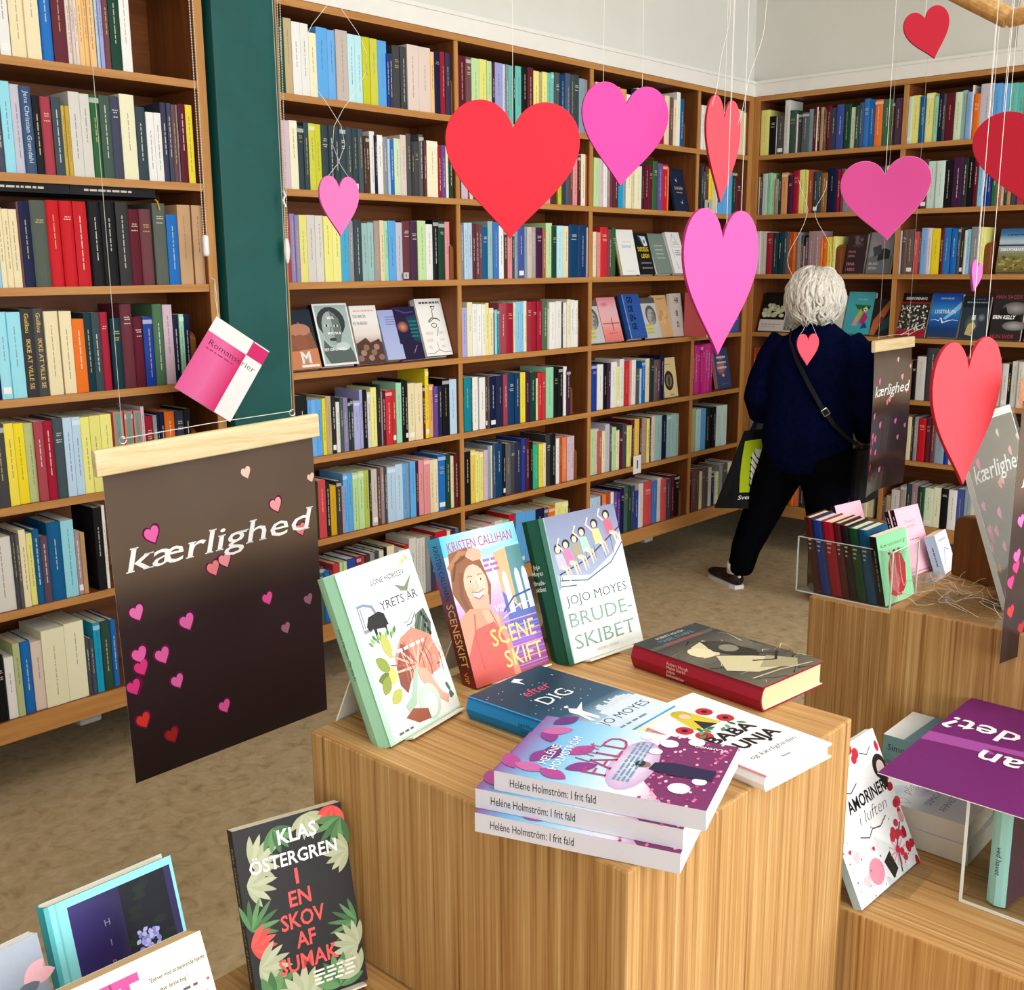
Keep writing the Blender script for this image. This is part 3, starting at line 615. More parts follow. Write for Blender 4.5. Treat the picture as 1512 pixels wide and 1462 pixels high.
def spine_book(mbc, mbp, b, rng):
    """one shelved book into the builders for its cover and its page block, spine to the room"""
    w = b['hi']-b['lo']; d = rng.uniform(.13, .155); h = b['h']; t = .0018
    code = b['c']; base = PAL[code][0]
    base = mix(base, 'ffffff' if rng.random() < .5 else '000000', rng.random()*.07)
    if b['ax'] == 'x': X = Matrix.Translation((b['lo'], D1+b['ins'], b['z']))
    else: X = Matrix(((0, 1, 0, X2+b['ins']), (-1, 0, 0, b['hi']), (0, 0, 1, b['z']), (0, 0, 0, 1)))
    mbc.X = X; mbp.X = X
    hard = code in DARK and rng.random() < .7
    r = min(.004, w*.2) if hard else .0012
    out = [(0, d, 0), (0, r, 0), (w*.12, r*.3, 0), (w*.3, 0, 0), (w*.7, 0, 0), (w*.88, r*.3, 0), (w, r, 0), (w, d, 0), (w-t, d, 0), (w-t, r+t, 0), (t, r+t, 0), (t, d, 0)]
    mbc.prism([out[i] for i in range(len(out))], (0, 0, h), base)
    e = .003 if hard else .0006
    mbp.box((t, r+t, e), (w-t, d-e*1.3, h-e), rng.choice(['e8dec4', 'efe8d6', 'e0d2b0', 'd8c49c', 'f0ece0']))
    if code == 'sa': mbc.box((w*.22, -.0002, .004), (w*.80, .0009, h-.004), '6a9c94')
    dark = code in DARK or code in ('mv', 'pv', 'gy', 'tp', 'ob')
    ink = mix(base, rng.choice(['f4f0e4', 'e8dcc0', 'f4f0e4', 'd8c078']), .62) if dark else mix(base, rng.choice(['5a5650', '6a625c', '4a4844', '847a70']), .55)
    y = -.00025
    if not b.get('txt') and hard and w > .022 and rng.random() < .55:                 # library binding: short gilt lines across the spine
        zz = h*rng.uniform(.76, .84)
        for i in range(rng.choice((2, 3, 3, 4))):
            x = w*rng.uniform(.22, .34)
            while x < w*.74:
                l = w*rng.uniform(.10, .26); mbc.box((x, y, zz), (min(x+l, w*.78), .0008, zz+.0030), ink); x += l+.0016
            zz -= .0062 if i != 1 else .012
    elif b.get('txt'):                                           # legible gilt lettering down the spine
        vs, fs, wd = glyphs(b['txt'][0], .01, 0); k = min(w*.62, h*.86/wd)
        mbc.faces([(w*.32+vy*k*.9, y, h*.95-vx*min(k, h*.86/wd)) for vx, vy in vs], fs, b['txt'][1])
    elif w > .006:                                               # title running down the spine
        zz = h*rng.uniform(.72, .9); end = h*rng.uniform(.18, .5); hw = min(w*.08, .0014); cx = w*rng.uniform(.46, .54)
        while zz > end:
            l = rng.uniform(.006, .024); mbc.box((cx-hw, y, zz-l), (cx+hw, .0008, zz), ink); zz -= l+.0035
    if rng.random() < .05 and w > .012: mbc.box((w*.15, y, h*.06), (w*.85, .001, h*.06+.018), 'f2f0ea')   # shelf-mark sticker
    if rng.random() < .10 and w > .01: mbc.box((0, y*.6, h*.90), (w, .0015, h*.96), mix(base, 'ffffff', .4))
    mbc.X = None; mbp.X = None

for key, i, t in (((('L', 4), 3, ('Guillou   IKKE AT VILLE SE', 'd8b45c'))), (('L', 4), 4, ('Guillou   IKKE AT VILLE SE', 'd8b45c')), (('L', 2), 3, ('Jens Christian Grøndahl', 'b8cce0'))):
    rows[key][i]['txt'] = t
mass = MB(); massp = MB(); rng = random.Random(21)
for b in BOOKS:
    own = b['area'] >= cut and 'label' in b
    mc, mp = (MB(), MB()) if own else (mass, massp)
    spine_book(mc, mp, b, rng)
    if own:
        org = Vector((b['lo'], D1+b['ins'], b['z'])) if b['ax'] == 'x' else Vector((X2+b['ins'], b['hi'], b['z']))
        o = mc.build('book', 'spine', org=org)
        tag(o, b['label'], 'book', 'books on the %s shelf, %s' % (SHELF[b['sh']-1], BAYNAME[b['bay']]))
        mp.build('page_block', 'pages', o)
for bay, sh, ax, lo, hi in [('L', s, 'x', .34, 1.08) for s in range(1, 8)] + [('F', s, 'y', .60, 1.34) for s in range(1, 8)]:     # the bays on past both edges of the view
    p = lo
    while p < hi-.05:
        t = rng.uniform(.012, .04); q = dict(bay=bay, sh=sh, ax=ax, lo=p, hi=p+t, z=BOARD[sh-1], h=rng.uniform(.185, .235), ins=.014, c=rng.choice(list(PAL))); spine_book(mass, massp, q, rng); p += t+.0006
o = mass.build('shelved_books', 'spine'); tag(o, 'the smaller far spines packed on the upper and lower shelves of all bays', 'books', kind='stuff')
massp.build('page_block', 'pages', o)

def bookend(bay, sh, ax, lo, hi, h, ins, d=.12):
    mb = MB(); w = max(.008, min(.02, hi-lo)); h = max(.09, min(.17, h)); z = BOARD[sh-1]
    if hi-lo > .03 and ax == 'y': lo = hi-.03; w = .03
    n = 10; prof = [(0, 0), (d, 0)] + [(d/2 + d/2*cos(pi*i/n/1), h-.03+.03*sin(pi*i/n)) for i in range(n+1)]
    if ax == 'x': pts = [(lo, D1+ins+a, z+c) for a, c in prof]; mb.prism(pts, (w, 0, 0))
    else: pts = [(X2+ins+a, lo, z+c) for a, c in prof]; mb.prism(pts, (0, w, 0))
    o = mb.build('bookend', 'wood_z', org=(lo, D1+ins, z) if ax == 'x' else (X2+ins, lo, z)); bevel(o, .002)
    tag(o, 'rounded wooden bookend on the %s shelf, %s' % (SHELF[sh-1], BAYNAME[bay]), 'bookend', 'wooden bookends')
for e in ENDS: bookend(*e)
# two black volumes lying on top of the third row of the left bookcase
for i, (x0, x1) in enumerate(((1.20, 1.475), (1.478, 1.735))):
    z = BOARD[2]+.2455; mb = MB()
    mb.box((x0, D1+.012, z), (x1, D1+.15, z+.003), '17181c'); mb.box((x0, D1+.012, z+.031), (x1, D1+.15, z+.034), '17181c'); mb.box((x0, D1+.012, z), (x1, D1+.0155, z+.034), '1c1d22')
    x = x0+.04
    while x < x1-.08: l = rnd.uniform(.008, .03); mb.box((x, D1+.0117, z+.014), (x+l, D1+.013, z+.0195), 'cfc8b8'); x += l+.004
    o = mb.build('book', 'spine', org=(x0, D1+.012, z))
    tag(o, ('left' if i == 0 else 'right')+'-hand of two black books lying flat on the third row, left bookcase', 'book', 'black books lying flat')
    mb = MB(); mb.box((x0+.003, D1+.0155, z+.003), (x1-.003, D1+.147, z+.031), 'd8cdb4'); mb.build('page_block', 'pages', o)
    if i:
        mb = MB(); mb.tube([(x1-.002, D1+.02, z+.003), (x1+.004, D1+.012, z-.006), (x1+.008, D1+.009, z-.03)], .0025, 4, 'c9a63e'); mb.build('ribbon_marker', 'foam', o)
# ---------------------------------------------------------------- books that show their front covers
def frame(p, yaw, tilt):
    r = Vector((cos(yaw), sin(yaw), 0)); n = Vector((sin(yaw), -cos(yaw), 0)); u = Vector((0, 0, 1))*cos(tilt) - n*sin(tilt); n = r.cross(u)
    return Matrix(((r.x, u.x, n.x, p[0]), (r.y, u.y, n.y, p[1]), (r.z, u.z, n.z, p[2]), (0, 0, 0, 1)))
def flat(bl, ang):                     # lying face up: bl = foot corner at the spine, ang = direction from spine to fore-edge
    r = Vector((cos(ang), sin(ang), 0)); n = Vector((0, 0, 1)); u = n.cross(r)
    return Matrix(((r.x, u.x, n.x, bl[0]), (r.y, u.y, n.y, bl[1]), (r.z, u.z, n.z, bl[2]), (0, 0, 0, 1)))
def cover_book(label, X, w, h, t, front, spine, art=None, spine_art=None, hard=True, pages='efe6d2', group=None, back=None, name='book', mat='print'):
    """front cover in the plane z = 0 (x from the spine, y up), thickness t behind it"""
    mb = MB(); b = .0024 if hard else .0006; r = t*.28 if hard else .0008
    back = back or spine
    if hard:
        prof = [(r*.4, 0), (0, -t*.2), (-r*.35, -t*.5), (0, -t*.8), (r*.4, -t)]
        ins = [(q[0]+b, min(-b, max(-t+b, q[1]))) for q in prof]
    else:
        prof = [(0, 0), (0, -t)]; ins = [(b, -b), (b, -t+b)]
    def sheet(a, c, col, y0=0, y1=h):
        mb.faces([(*a, 0), (*c, 0)], [], col)
    out = [(w, 0)] + prof + [(w, -t), (w, -t+b)] + list(reversed(ins)) + [(w, -b)]
    n = len(out); base = len(mb.v)
    for y in (0, h):
        for q in out: mb.p((q[0], y, q[1]))
    np_ = len(prof)
    for i in range(n):
        j = (i+1) % n
        col = front if i == 0 or i >= n-1 else spine if i < np_ else back if i == np_ else 'e6e0d4'
        mb.f.append([base+i, base+n+i, base+n+j, base+j]); mb.c.append(col); mb.mi.append(0)
    mb.f.append([base+i for i in range(n)]); mb.c.append(spine); mb.mi.append(0)
    mb.f.append([base+n+i for i in range(n-1, -1, -1)]); mb.c.append(spine); mb.mi.append(0)
    if art:
        art(Art(mb, (0, 0, 0), (1, 0, 0), (0, 1, 0), w, h))
    if hard and art: pass
    if spine_art:                      # spine reads from head to foot: u runs down the book
        o = (-r*.35 if hard else 0, h, 0); a = Art(mb, o, (0, -1, 0), (0, 0, 1), h, t, n=(-1, 0, 0)); a.o = Vector((-(r*.36 if hard else 0), h, -t)); spine_art(a)
    o = mb.build(name, mat, local=True); o.matrix_world = X
    tag(o, label, 'book', group)
    e = .003 if hard else .0004
    mp = MB(); mp.box((max(b, r*.4)+.001, e, -t+b), (w-e*1.3, h-e, -b), pages)
    mp.build('page_block', 'pages', o, local=True)
    return o
def words(a, rng, x0, x1, y, size, col):
    """a line too small to read"""
    x = x0
    while x < x1-.02:
        l = rng.uniform(.03, .11); a.rect(x, y, min(x+l, x1), y+size, col); x += l+.022

# --- covers standing on the shelves -------------------------------------------------
WP = 'W'
def leaf(a, x, y, l, wd, rot, col):
    asp = a.w/a.h; pts = []
    for i in range(9): t = i/8; pts.append((t*l, wd*sin(pi*t)**.8))
    for i in range(7, 0, -1): t = i/8; pts.append((t*l, -wd*sin(pi*t)**.8))
    a.poly([(x+(p*cos(rot)-q*sin(rot)), y+(p*sin(rot)+q*cos(rot))*asp) for p, q in pts], col)
def head(a, x, y, s, skin, hair, shade=None, back=False):
    """a printed portrait head: hair mass, face, features"""
    asp = a.w/a.h
    a.ell(x, y+.05*s*asp, .62*s, .72*s, hair)
    a.ell(x, y-.06*s*asp, .44*s, .58*s, skin)
    if shade: a.poly([(x+.05*s, y-.6*s*asp), (x+.40*s, y-.25*s*asp), (x+.42*s, y+.2*s*asp), (x+.1*s, y+.3*s*asp)], shade)
    for k in (-1, 1):
        a.ell(x+k*.19*s, y+.04*s*asp, .085*s, .045*s, 'f4f0ea'); a.ell(x+k*.19*s, y+.04*s*asp, .04*s, .045*s, '2a2420')
        a.stroke([(x+k*.10*s, y+.15*s*asp), (x+k*.2*s, y+.18*s*asp), (x+k*.3*s, y+.14*s*asp)], .03*s, hair)
    a.stroke([(x-.01*s, y+.05*s*asp), (x-.04*s, y-.16*s*asp), (x+.04*s, y-.18*s*asp)], .03*s, mix(skin, '000000', .3))
    a.ell(x, y-.34*s*asp, .15*s, .05*s, mix(skin, '802020', .55))
def c_max(a):
    a.rect(0, 0, 1, 1, 'f0f0ee'); a.rect(.05, .035, .965, .97, 'a9beba'); a.ell(.45, .70, .40, .36, '38403f'); a.ell(.43, .60, .27, .40, 'a4b0ad')
    a.poly([(.45, .9), (.68, .75), (.70, .5), (.6, .35), (.46, .38), (.47, .65)], '6f7a78'); a.poly([(.14, .42), (.3, .30), (.62, .24), (.8, .36), (.92, .2), (.965, .035), (.2, .035), (.08, .2)], '5c6866')
    a.ell(.66, .3, .2, .10, 'c6d4d0'); a.ell(.30, .645, .07, .03, 'dfe6e4'); a.ell(.30, .645, .03, .03, '1c2222'); a.ell(.56, .635, .07, .03, 'dfe6e4'); a.ell(.56, .635, .03, .03, '1c2222')
    a.ell(.41, .42, .10, .04, '39403f'); a.stroke([(.42, .62), (.36, .5), (.44, .49)], .025, '4a5452')
    for t, x, y in (('MAX,', .36, .75), ('MISCHA &', .29, .50), ('TET-OFFENSIVEN', .09, .24)): a.text(t, x, y, .062, 'ffffff', bold=.02)
def c_din(a):
    a.grad(0, 0, 1, 1, ['5a4038', '8a6a5c', 'e8dcd4', 'f2eeea', 'efeae6']); a.rect(0, 0, 1, .36, '6b4d44'); a.poly([(.05, .36), (.4, .45), (.55, .36), (.9, .42), (1, .3), (1, 0), (0, 0), (0, .3)], '553a34')
    for i in range(7): a.ell(.1+.13*i, .10+.09*(i % 3), .11, .09, 'a88576' if i % 2 else '94705f')
    words(a, rnd, .12, .9, .9, .022, 'e0a0a0'); a.text('DIN BROR', .08, .79, .10, '5a4038', cond=.75); a.text('PÅ PRÆRIEN', .04, .67, .10, '5a4038', cond=.7)
def c_lav(a):
    a.grad(0, 0, 1, 1, ['b4bee6', 'a2aede']); 
    for i in range(4): words(a, rnd, .35, .95, .85-.05*i, .02, '6a74b4')
def c_purp(a):
    a.rect(0, 0, 1, 1, '221c3e'); a.ell(.28, .62, .26, .20, 'e8935c', edge='4a2c50'); a.poly([(.5, .8), (1, .85), (1, .3), (.7, .35)], '1a4058')
    for i in range(5): a.rect(.6, .42+.07*i, .95, .45+.07*i, '1c7a78')
    a.stroke([(.55, .12), (.75, .26)], .03, 'c07a8c'); a.stroke([(.1, .95), (.5, .88), (.9, .9)], .05, '4c3c90')
def c_nobody(a):
    a.rect(0, 0, 1, 1, 'f6f4ef'); words(a, rnd, .15, .92, .91, .035, '5a5450')
    a.stroke([(.55, .86), (.72, .86), (.62, .80), (.55, .86)], .03, '1a1a1a'); a.stroke([(.58, .8), (.56, .64), (.36, .58)], .022, '1a1a1a')
    a.stroke([(.36, .60), (.5, .66), (.72, .64), (.8, .60)], .03, '1a1a1a'); a.ell(.54, .53, .11, .07, '1a1a1a'); a.ell(.54, .53, .085, .05, 'f6f4ef'); a.stroke([(.68, .50), (.58, .34)], .02, '1a1a1a')
    for i, (p, q) in enumerate((('NOBODY', 'TAKE'), ('ELSKER', 'HUN'), ('MIG', 'MEST'))):
        a.text(p, .16, .37-.12*i, .085, 'd89a90', cond=.6); a.text(q, .66, .37-.12*i, .085, 'd89a90', cond=.6)
    a.stroke([(.5, .24), (.52, .1), (.3, .04), (.06, .05)], .014, '1a1a1a'); a.stroke([(.52, .1), (.74, .05), (.96, .06)], .014, '1a1a1a')
def c_dansen(a):
    a.rect(0, 0, 1, 1, '1c2740')
    for i in range(9): a.stroke([(.08+.1*i, .06), (.12+.1*i, .35), (.05+.1*i, .65), (.1+.1*i, .94)], .008, '2c3a5c')
    a.text('DANSEN', .5, .5, .125, 'd8c48c', 'c', serif=.05, cond=.85); words(a, rnd, .3, .72, .42, .02, 'c8b888')
    for x, y in ((.4, .74), (.55, .22)): a.poly([(x-.1, y), (x, y-.02), (x+.1, y+.06), (x+.02, y+.01), (x+.06, y-.07), (x-.02, y-.03)], 'dfe4ea')
def c_sommer(a):
    a.rect(0, 0, 1, 1, 'f4f3ef'); a.text('Sommer', .5, .6, .13, '4aa0cc', 'c', cond=.9); words(a, rnd, .3, .8, .72, .018, 'e8c8a0'); words(a, rnd, .3, .7, .08, .012, 'b0b0b0')
def c_logn(a):
    a.rect(0, 0, 1, 1, '1a1c20'); a.poly([(.3, .94), (.8, .92), (.86, .70), (.62, .68)], 'd6dce4'); a.poly([(.3, .94), (.45, .92), (.62, .68), (.5, .72)], '34506c'); a.ell(.68, .8, .04, .08, '30343a')
    a.text('DØDELIG', .5, .56, .17, 'e8c81c', 'c', bold=.02, cond=.7); a.text('LØGN', .56, .40, .17, 'e8c81c', 'c', bold=.02, cond=.8)
    words(a, rnd, .2, .9, .26, .035, '8a8c90'); words(a, rnd, .2, .9, .14, .035, '8a8c90')
def c_greg(a):
    a.rect(0, 0, 1, 1, '7c8c82')
    for i in range(4): words(a, rnd, .28, .8, .68-.1*i, .03, 'b4c0b6')
def c_tri(a):
    a.rect(0, 0, 1, 1, 'f2f0ee')
    for P in ([(.45, .95), (.2, .64), (.9, .64), (.45, .95)], [(.25, .60), (.3, .38)], [(.35, .3), (.36, .12), (.5, .14)]): a.stroke(P, .018, '26262a')
    for i in range(3): words(a, rnd, .4, .8, .54-.05*i, .025, '6a6a6c')
    words(a, rnd, .38, .8, .70, .02, '8a8a8c'); words(a, rnd, .38, .7, .75, .02, '8a8a8c')
def c_pink(a):
    a.grad(0, 0, 1, 1, ['e07a78', 'ee8f88', 'f0b4b0', 'eab2b8', 'e0848c']); a.ell(.35, .85, .3, .1, 'd8687c', edge='e8a8ac'); a.ell(.65, .65, .25, .1, 'd0c4d4', edge='f0b4b0')
    a.rect(.05, .40, .95, .425, 'b4606c'); a.rect(.56, .24, .60, .54, '7c4450'); words(a, rnd, .3, .8, .18, .02, 'c05a68')
def c_gode(a):
    a.rect(0, 0, 1, 1, '2f5aa8'); a.rect(0, 0, .05, 1, '86a8d8')
    for i, s in enumerate(('GO', 'DE', 'EN-', 'GE')): a.text(s, .22, .80-.2*i, .22, '0c1220', bold=.03, cond=.75, serif=.04)
def c_photo(a):
    a.rect(0, 0, 1, 1, 'c8c8c6'); head(a, .55, .55, .55, 'a8a8a6', '5c5c5c', '7a7a78'); a.rect(0, .86, 1, 1, '55585a')
    for i in range(3): a.rect(.05, .12+.09*i, .55, .17+.09*i, 'c8c030')
def c_tan(a):
    a.rect(0, 0, 1, 1, 'd8ac78'); words(a, rnd, .25, .7, .9, .022, '4a3c2c'); a.stroke([(.74, .93), (.84, .9), (.8, .86)], .015, '4a3c2c')
    for i in range(9): a.ell(.3+.4*rnd.random(), .3+.4*rnd.random(), .10, .12, 'c89a66' if i % 2 else 'dfb888')
def c_held(a):
    a.rect(0, 0, 1, 1, 'cdc6c0')
    for i, s in enumerate(('HV', 'EI', 'D.')): a.text(s, .42, .78-.3*i if i < 2 else .22, .26, '1c1a1a', serif=.05, bold=.03, cond=.7)
def c_tree(a):
    a.rect(0, 0, 1, 1, 'ecd6a0'); a.ell(.42, .42, .34, .42, '3c3428'); a.ell(.42, .42, .22, .26, '8a7c60'); a.ell(.42, .42, .08, .22, '4a4030'); words(a, rnd, .25, .65, .82, .02, '8a7a58'); words(a, rnd, .4, .7, .05, .02, '8a7a58')
def c_bluec(a):
    a.rect(0, 0, 1, 1, '3c4a78'); a.ell(.4, .52, .36, .30, 'd88878', edge='5a587c'); a.ell(.45, .75, .3, .12, 'b07c80', edge='4a5078')
    for i in range(3): words(a, rnd, .15, .8, .75-.13*i, .05, 'f0dcd4')
    a.ell(.5, .32, .1, .06, 'e8b0a0'); words(a, rnd, .3, .8, .1, .012, '8890b0')
def c_erna(a):
    a.rect(0, 0, 1, 1, '38262a')
    for i in range(12): a.ell(.2+.6*rnd.random(), .65+.3*rnd.random(), .1, .08, '6a5a5c' if i % 2 else '4a3a3e')
    for s, y in (('ERLING', .52), ('JEPSEN', .41)): a.text(s, .12, y, .11, 'c88a94', cond=.75)
    for s, y in (('ERNA', .20), ('I KRIG', .06)): a.text(s, .1, y, .15, 'd88c98', cond=.8)
def c_jep(a):
    a.rect(0, 0, 1, 1, '86868a'); a.rect(.12, 0, 1, 1, '8e9094'); a.poly([(0, .35), (.5, .5), (1, .42), (1, 0), (0, 0)], '6c6e70'); a.poly([(.45, .5), (.65, .62), (.9, .55), (.9, .36), (.45, .30)], '2a2c30'); a.poly([(.2, .62), (.5, .7), (.6, .5), (.3, .4)], '45484c')
    a.rect(.02, 0, .06, 1, '3a2a30'); a.text('ERLING', .14, .20, .10, 'd8d0d0', cond=.75); a.text('JEPSEN', .14, .09, .10, 'd8d0d0', cond=.75); words(a, rnd, .2, .9, .72, .05, 'c07a88')
def c_flower(a):
    a.rect(0, 0, 1, 1, '141414'); a.rect(0, 0, 1, .30, 'dcd4cc')
    for i in range(26): a.ell(.12+.76*rnd.random(), .38+.30*rnd.random(), .11, .08, rnd.choice(['e8e8d0', 'd0d4b0', 'c8cca0', 'f0f0dc', '8a9060']), edge=rnd.choice(['a0a480', 'b8bc94']))
    words(a, rnd, .1, .9, .16, .03, 'b89a98'); words(a, rnd, .1, .7, .1, .02, 'b0a8a0')
def c_grain(a):
    a.rect(0, 0, 1, 1, 'd8d4cc'); a.rect(.04, .03, .97, .97, '8c887e')
    for i in range(90): a.ell(.08+.84*rnd.random(), .06+.86*rnd.random(), .03, .03, rnd.choice(['6c685e', 'a8a498', '5a564e', 'b8b4a8']), seg=6)
def c_turq(a):
    a.grad(0, 0, 1, 1, ['3cb0b0', '50a8b8', '48b4b8', '54b0c0']); words(a, rnd, .38, .75, .80, .035, '90ccd0')
    for P, c in (([(.3, .70), (.9, .68), (.88, .60), (.6, .55), (.4, .60)], '2c6a3c'), ([(.35, .3), (.55, .62), (.62, .5), (.5, .28)], 'd8b83c'), ([(.55, .28), (.7, .55), (.85, .4), (.72, .2)], 'b83468'), ([(.62, .12), (.75, .3), (.9, .16)], '2048a8'), ([(.3, .2), (.42, .44), (.5, .2)], 'e09a9c'), ([(.62, .6), (.74, .66), (.82, .58), (.72, .5)], 'e8c84c')): a.poly(P, c)
    a.ell(.72, .58, .06, .06, 'e8ecec'); a.ell(.72, .58, .03, .03, '18202c')
def c_oran(a):
    a.rect(0, 0, 1, 1, '2a2420'); a.poly([(0, 0), (.25, 0), (.95, .9), (.75, .95), (.1, .4)], 'c06a3c'); a.poly([(.5, .1), (.9, .2), (.95, .6), (.6, .4)], '245058'); a.ell(.5, .4, .12, .2, '7a3024')
def c_land(a):
    a.grad(0, 0, 1, 1, ['6a5c34', '86783c', '7c7440', '8a8c68', 'a8b4c0', 'b8ccd8', '4a80b0', '2c5c98']); a.rect(0, .60, 1, .635, '2c4254')
    a.text('DEN FORBANDEDE', .06, .49, .085, 'ffffff', bold=.02, cond=.8); words(a, rnd, .2, .95, .84, .025, '24446c')
    for i in range(60): a.ell(rnd.random(), .05+.33*rnd.random(), .05, .03, rnd.choice(['7a7034', 'a09450', '5c5028', 'b4ac6c']), seg=6)
def c_genf(a):
    a.rect(0, 0, 1, 1, '1c1416'); a.rect(0, .68, 1, .80, '8a1c24'); a.rect(0, .0, 1, .18, 'a01c2c'); a.rect(.05, .16, .95, .76, '2a2826')
    for i in range(130):
        x = .05+.9*rnd.random(); y = .14+.58*rnd.random(); a.ell(x, y, .03, .035, rnd.choice(['d8d4c8', 'b0aca0', '8c8878', 'e8e4d8', '4a4840', '706c60']), seg=7)
    a.text('GENFORENING', .5, .85, .088, 'e4e0d4', 'c', bold=.02, cond=.85); a.stroke([(.2, .02), (.5, .16), (.95, .32)], .03, 'e8e0d8'); a.stroke([(.45, .02), (.7, .14), (.98, .22)], .02, 'e8e0d8')
def c_lys(a):
    a.grad(0, 0, 1, 1, ['2c3c58', '123a78', '1a60b0', '2f8cd0', '1c60b4', '143c94']); a.poly([(.45, .42), (1, .82), (1, .66), (.55, .40)], '86c4ec')
    a.text('JOHAN KELLER', .5, .86, .062, 'cfe4f4', 'c', cond=.75); a.text('LYSSTRÅLEN', .5, .54, .125, 'eef6fc', 'c', cond=.72, bold=.01)
    a.stroke([(.04, .38), (.2, .40), (.32, .37), (.38, .44), (.46, .33), (.6, .37), (.78, .40), (.98, .38)], [.01, .02, .03, .05, .06, .03, .02, .01], 'f4f8fc')
def c_face(a):
    a.rect(0, 0, 1, 1, '2c3844'); a.rect(0, .74, 1, 1, '181e26'); words(a, rnd, .15, .95, .84, .03, '8c98a4'); words(a, rnd, .3, .8, .92, .02, '5c6874')
    a.ell(.42, .34, .24, .36, '6c7468', edge='38444c'); a.poly([(.22, .1), (.3, .34), (.5, .4), (.6, .3), (.44, .14), (.52, .06)], 'c8b478'); a.rect(.40, .44, .54, .56, 'd8dcd4'); a.ell(.75, .5, .14, .16, '8894a0', edge='34424e')
def c_erin(a):
    a.rect(0, 0, 1, 1, '2a2628'); a.ell(.72, .66, .42, .22, 'a8a4a2', edge='5c5858'); a.poly([(.2, .6), (.4, .7), (.5, .55), (.9, .5), (1, .3), (.3, .42)], '1a1818'); a.ell(.75, .3, .38, .16, 'b4b0ae', edge='6a6666')
    a.text('HAN SAGDE', .05, .86, .13, 'c2382c', cond=.85); a.text('ERIN KELLY', .03, .44, .125, 'ffffff', bold=.03, shear=.2, cond=.8); a.text('HUN SVOR', .05, .04, .13, 'c2382c', cond=.85)
def c_head(a):
    a.rect(0, 0, 1, 1, '2c3c4c'); a.grad(0, .1, 1, 1, ['2c3438', '1c2c3c']); a.poly([(.05, .05), (.2, .5), (.55, .8), (.9, .62), (1, .3), (1, .05)], '8a5a44'); a.ell(.55, .66, .34, .16, 'c0846a'); a.ell(.52, .45, .24, .2, '9a5c48')
    a.poly([(0, 0), (.1, .3), (1, .34), (1, 0)], 'd0865c'); a.text('M', .42, .10, .30, 'f2ece6', bold=.03, serif=.05); a.rect(.4, .03, .95, .07, 'f2ece6')
def c_plain(c1, c2):
    def f(a): a.rect(0, 0, 1, 1, c1); words(a, rnd, .2, .85, .75, .05, c2); words(a, rnd, .2, .7, .66, .04, c2); words(a, rnd, .3, .7, .1, .02, c2)
    return f
SB, SR = D1+.03, X2+.03
def on_shelf(label, side, pos, lev, tilt, w, h, t, front, spine, art, hard=True, yaw=0, group='face-out books on the shelves', pages='efe6d2'):
    z = BOARD[lev-1] + t*sin(R_(tilt)) + .001
    p = (pos, SB, z) if side == 'x' else (SR, pos, z)
    return cover_book(label, frame(p, R_(yaw) if side == 'x' else R_(-90+yaw), R_(tilt)), w, h, t, front, spine, art, hard=hard, group=group, pages=pages)
on_shelf('face-out book with bronze head and big letter M, beside the green pillar', 'x', 2.195, 4, 17, .135, .205, .02, '2c3c4c', '1a2430', c_head, False)
on_shelf('white-framed grey cover with girl\'s face and thick black spine, face-out', 'x', 2.341, 4, 16.7, .150, .219, .032, 'f0f0ee', '15151a', c_max, True, -1)
on_shelf('face-out book with pale sky and brown boulders, right of girl\'s face', 'x', 2.499, 4, 15, .122, .210, .018, 'f0ece8', 'e8e0da', c_din, False)
on_shelf('thick lavender paperback leaning face-out among darker covers', 'x', 2.632, 4, 18.5, .085, .186, .036, 'b4bee6', 'a8b2de', c_lav, False)
on_shelf('dark cover with orange glow and violet spine, face-out', 'x', 2.708, 4, 17, .108, .200, .022, '221c3e', '9a1f8c', c_purp, False)
on_shelf('thick white face-out book with black line drawing and pale red words', 'x', 2.825, 4, 18, .136, .222, .04, 'f6f4ef', 'd4d2cc', c_nobody, True)
on_shelf('navy cover with white birds and gold title, second shelf', 'x', 4.462, 2, 14.8, .118, .203, .022, '1c2740', '141c30', c_dansen, True, pages='f4f0e8')
on_shelf('tall white cover with small blue title, third shelf', 'x', 4.05, 3, 14, .131, .208, .022, 'f4f3ef', 'e6d4a4', c_sommer)
on_shelf('black cover with big yellow title, third shelf', 'x', 4.190, 3, 17, .118, .196, .022, '1a1c20', '101014', c_logn)
on_shelf('plain grey-green cover with faint lines, third shelf', 'x', 4.322, 3, 21, .132, .200, .022, '7c8c82', 'e8e8e2', c_greg)
on_shelf('white cover with thin triangle drawing, half behind the tall pink heart', 'x', 4.468, 3, 19, .118, .206, .026, 'f2f0ee', 'd0ccc8', c_tri)
on_shelf('grey photograph cover with small yellow lines, leftmost of its shelf', 'x', 3.80, 4, 17.5, .125, .195, .016, 'c8c8c6', 'd8d8d6', c_photo, False)
on_shelf('salmon pink cover with dark cross on the horizon, face-out', 'x', 3.929, 4, 17.6, .137, .206, .016, 'ee8f88', 'd8706c', c_pink, False)
on_shelf('royal blue cover with heavy stacked black capitals, face-out', 'x', 4.122, 4, 17.6, .131, .210, .040, '2f5aa8', '28509a', c_gode)
on_shelf('grey portrait cover half hidden between blue and tan covers', 'x', 4.252, 4, 17, .12, .196, .016, 'c8c8c6', 'd0d0ce', c_photo, False)
on_shelf('tan cover with faint map pattern, face-out', 'x', 4.352, 4, 17, .133, .206, .014, 'd8ac78', 'c89a68', c_tan, False)
on_shelf('greige cover with heavy black letters beside a coral book', 'x', 4.470, 4, 10, .10, .208, .016, 'cdc6c0', 'd8d2cc', c_held, False)
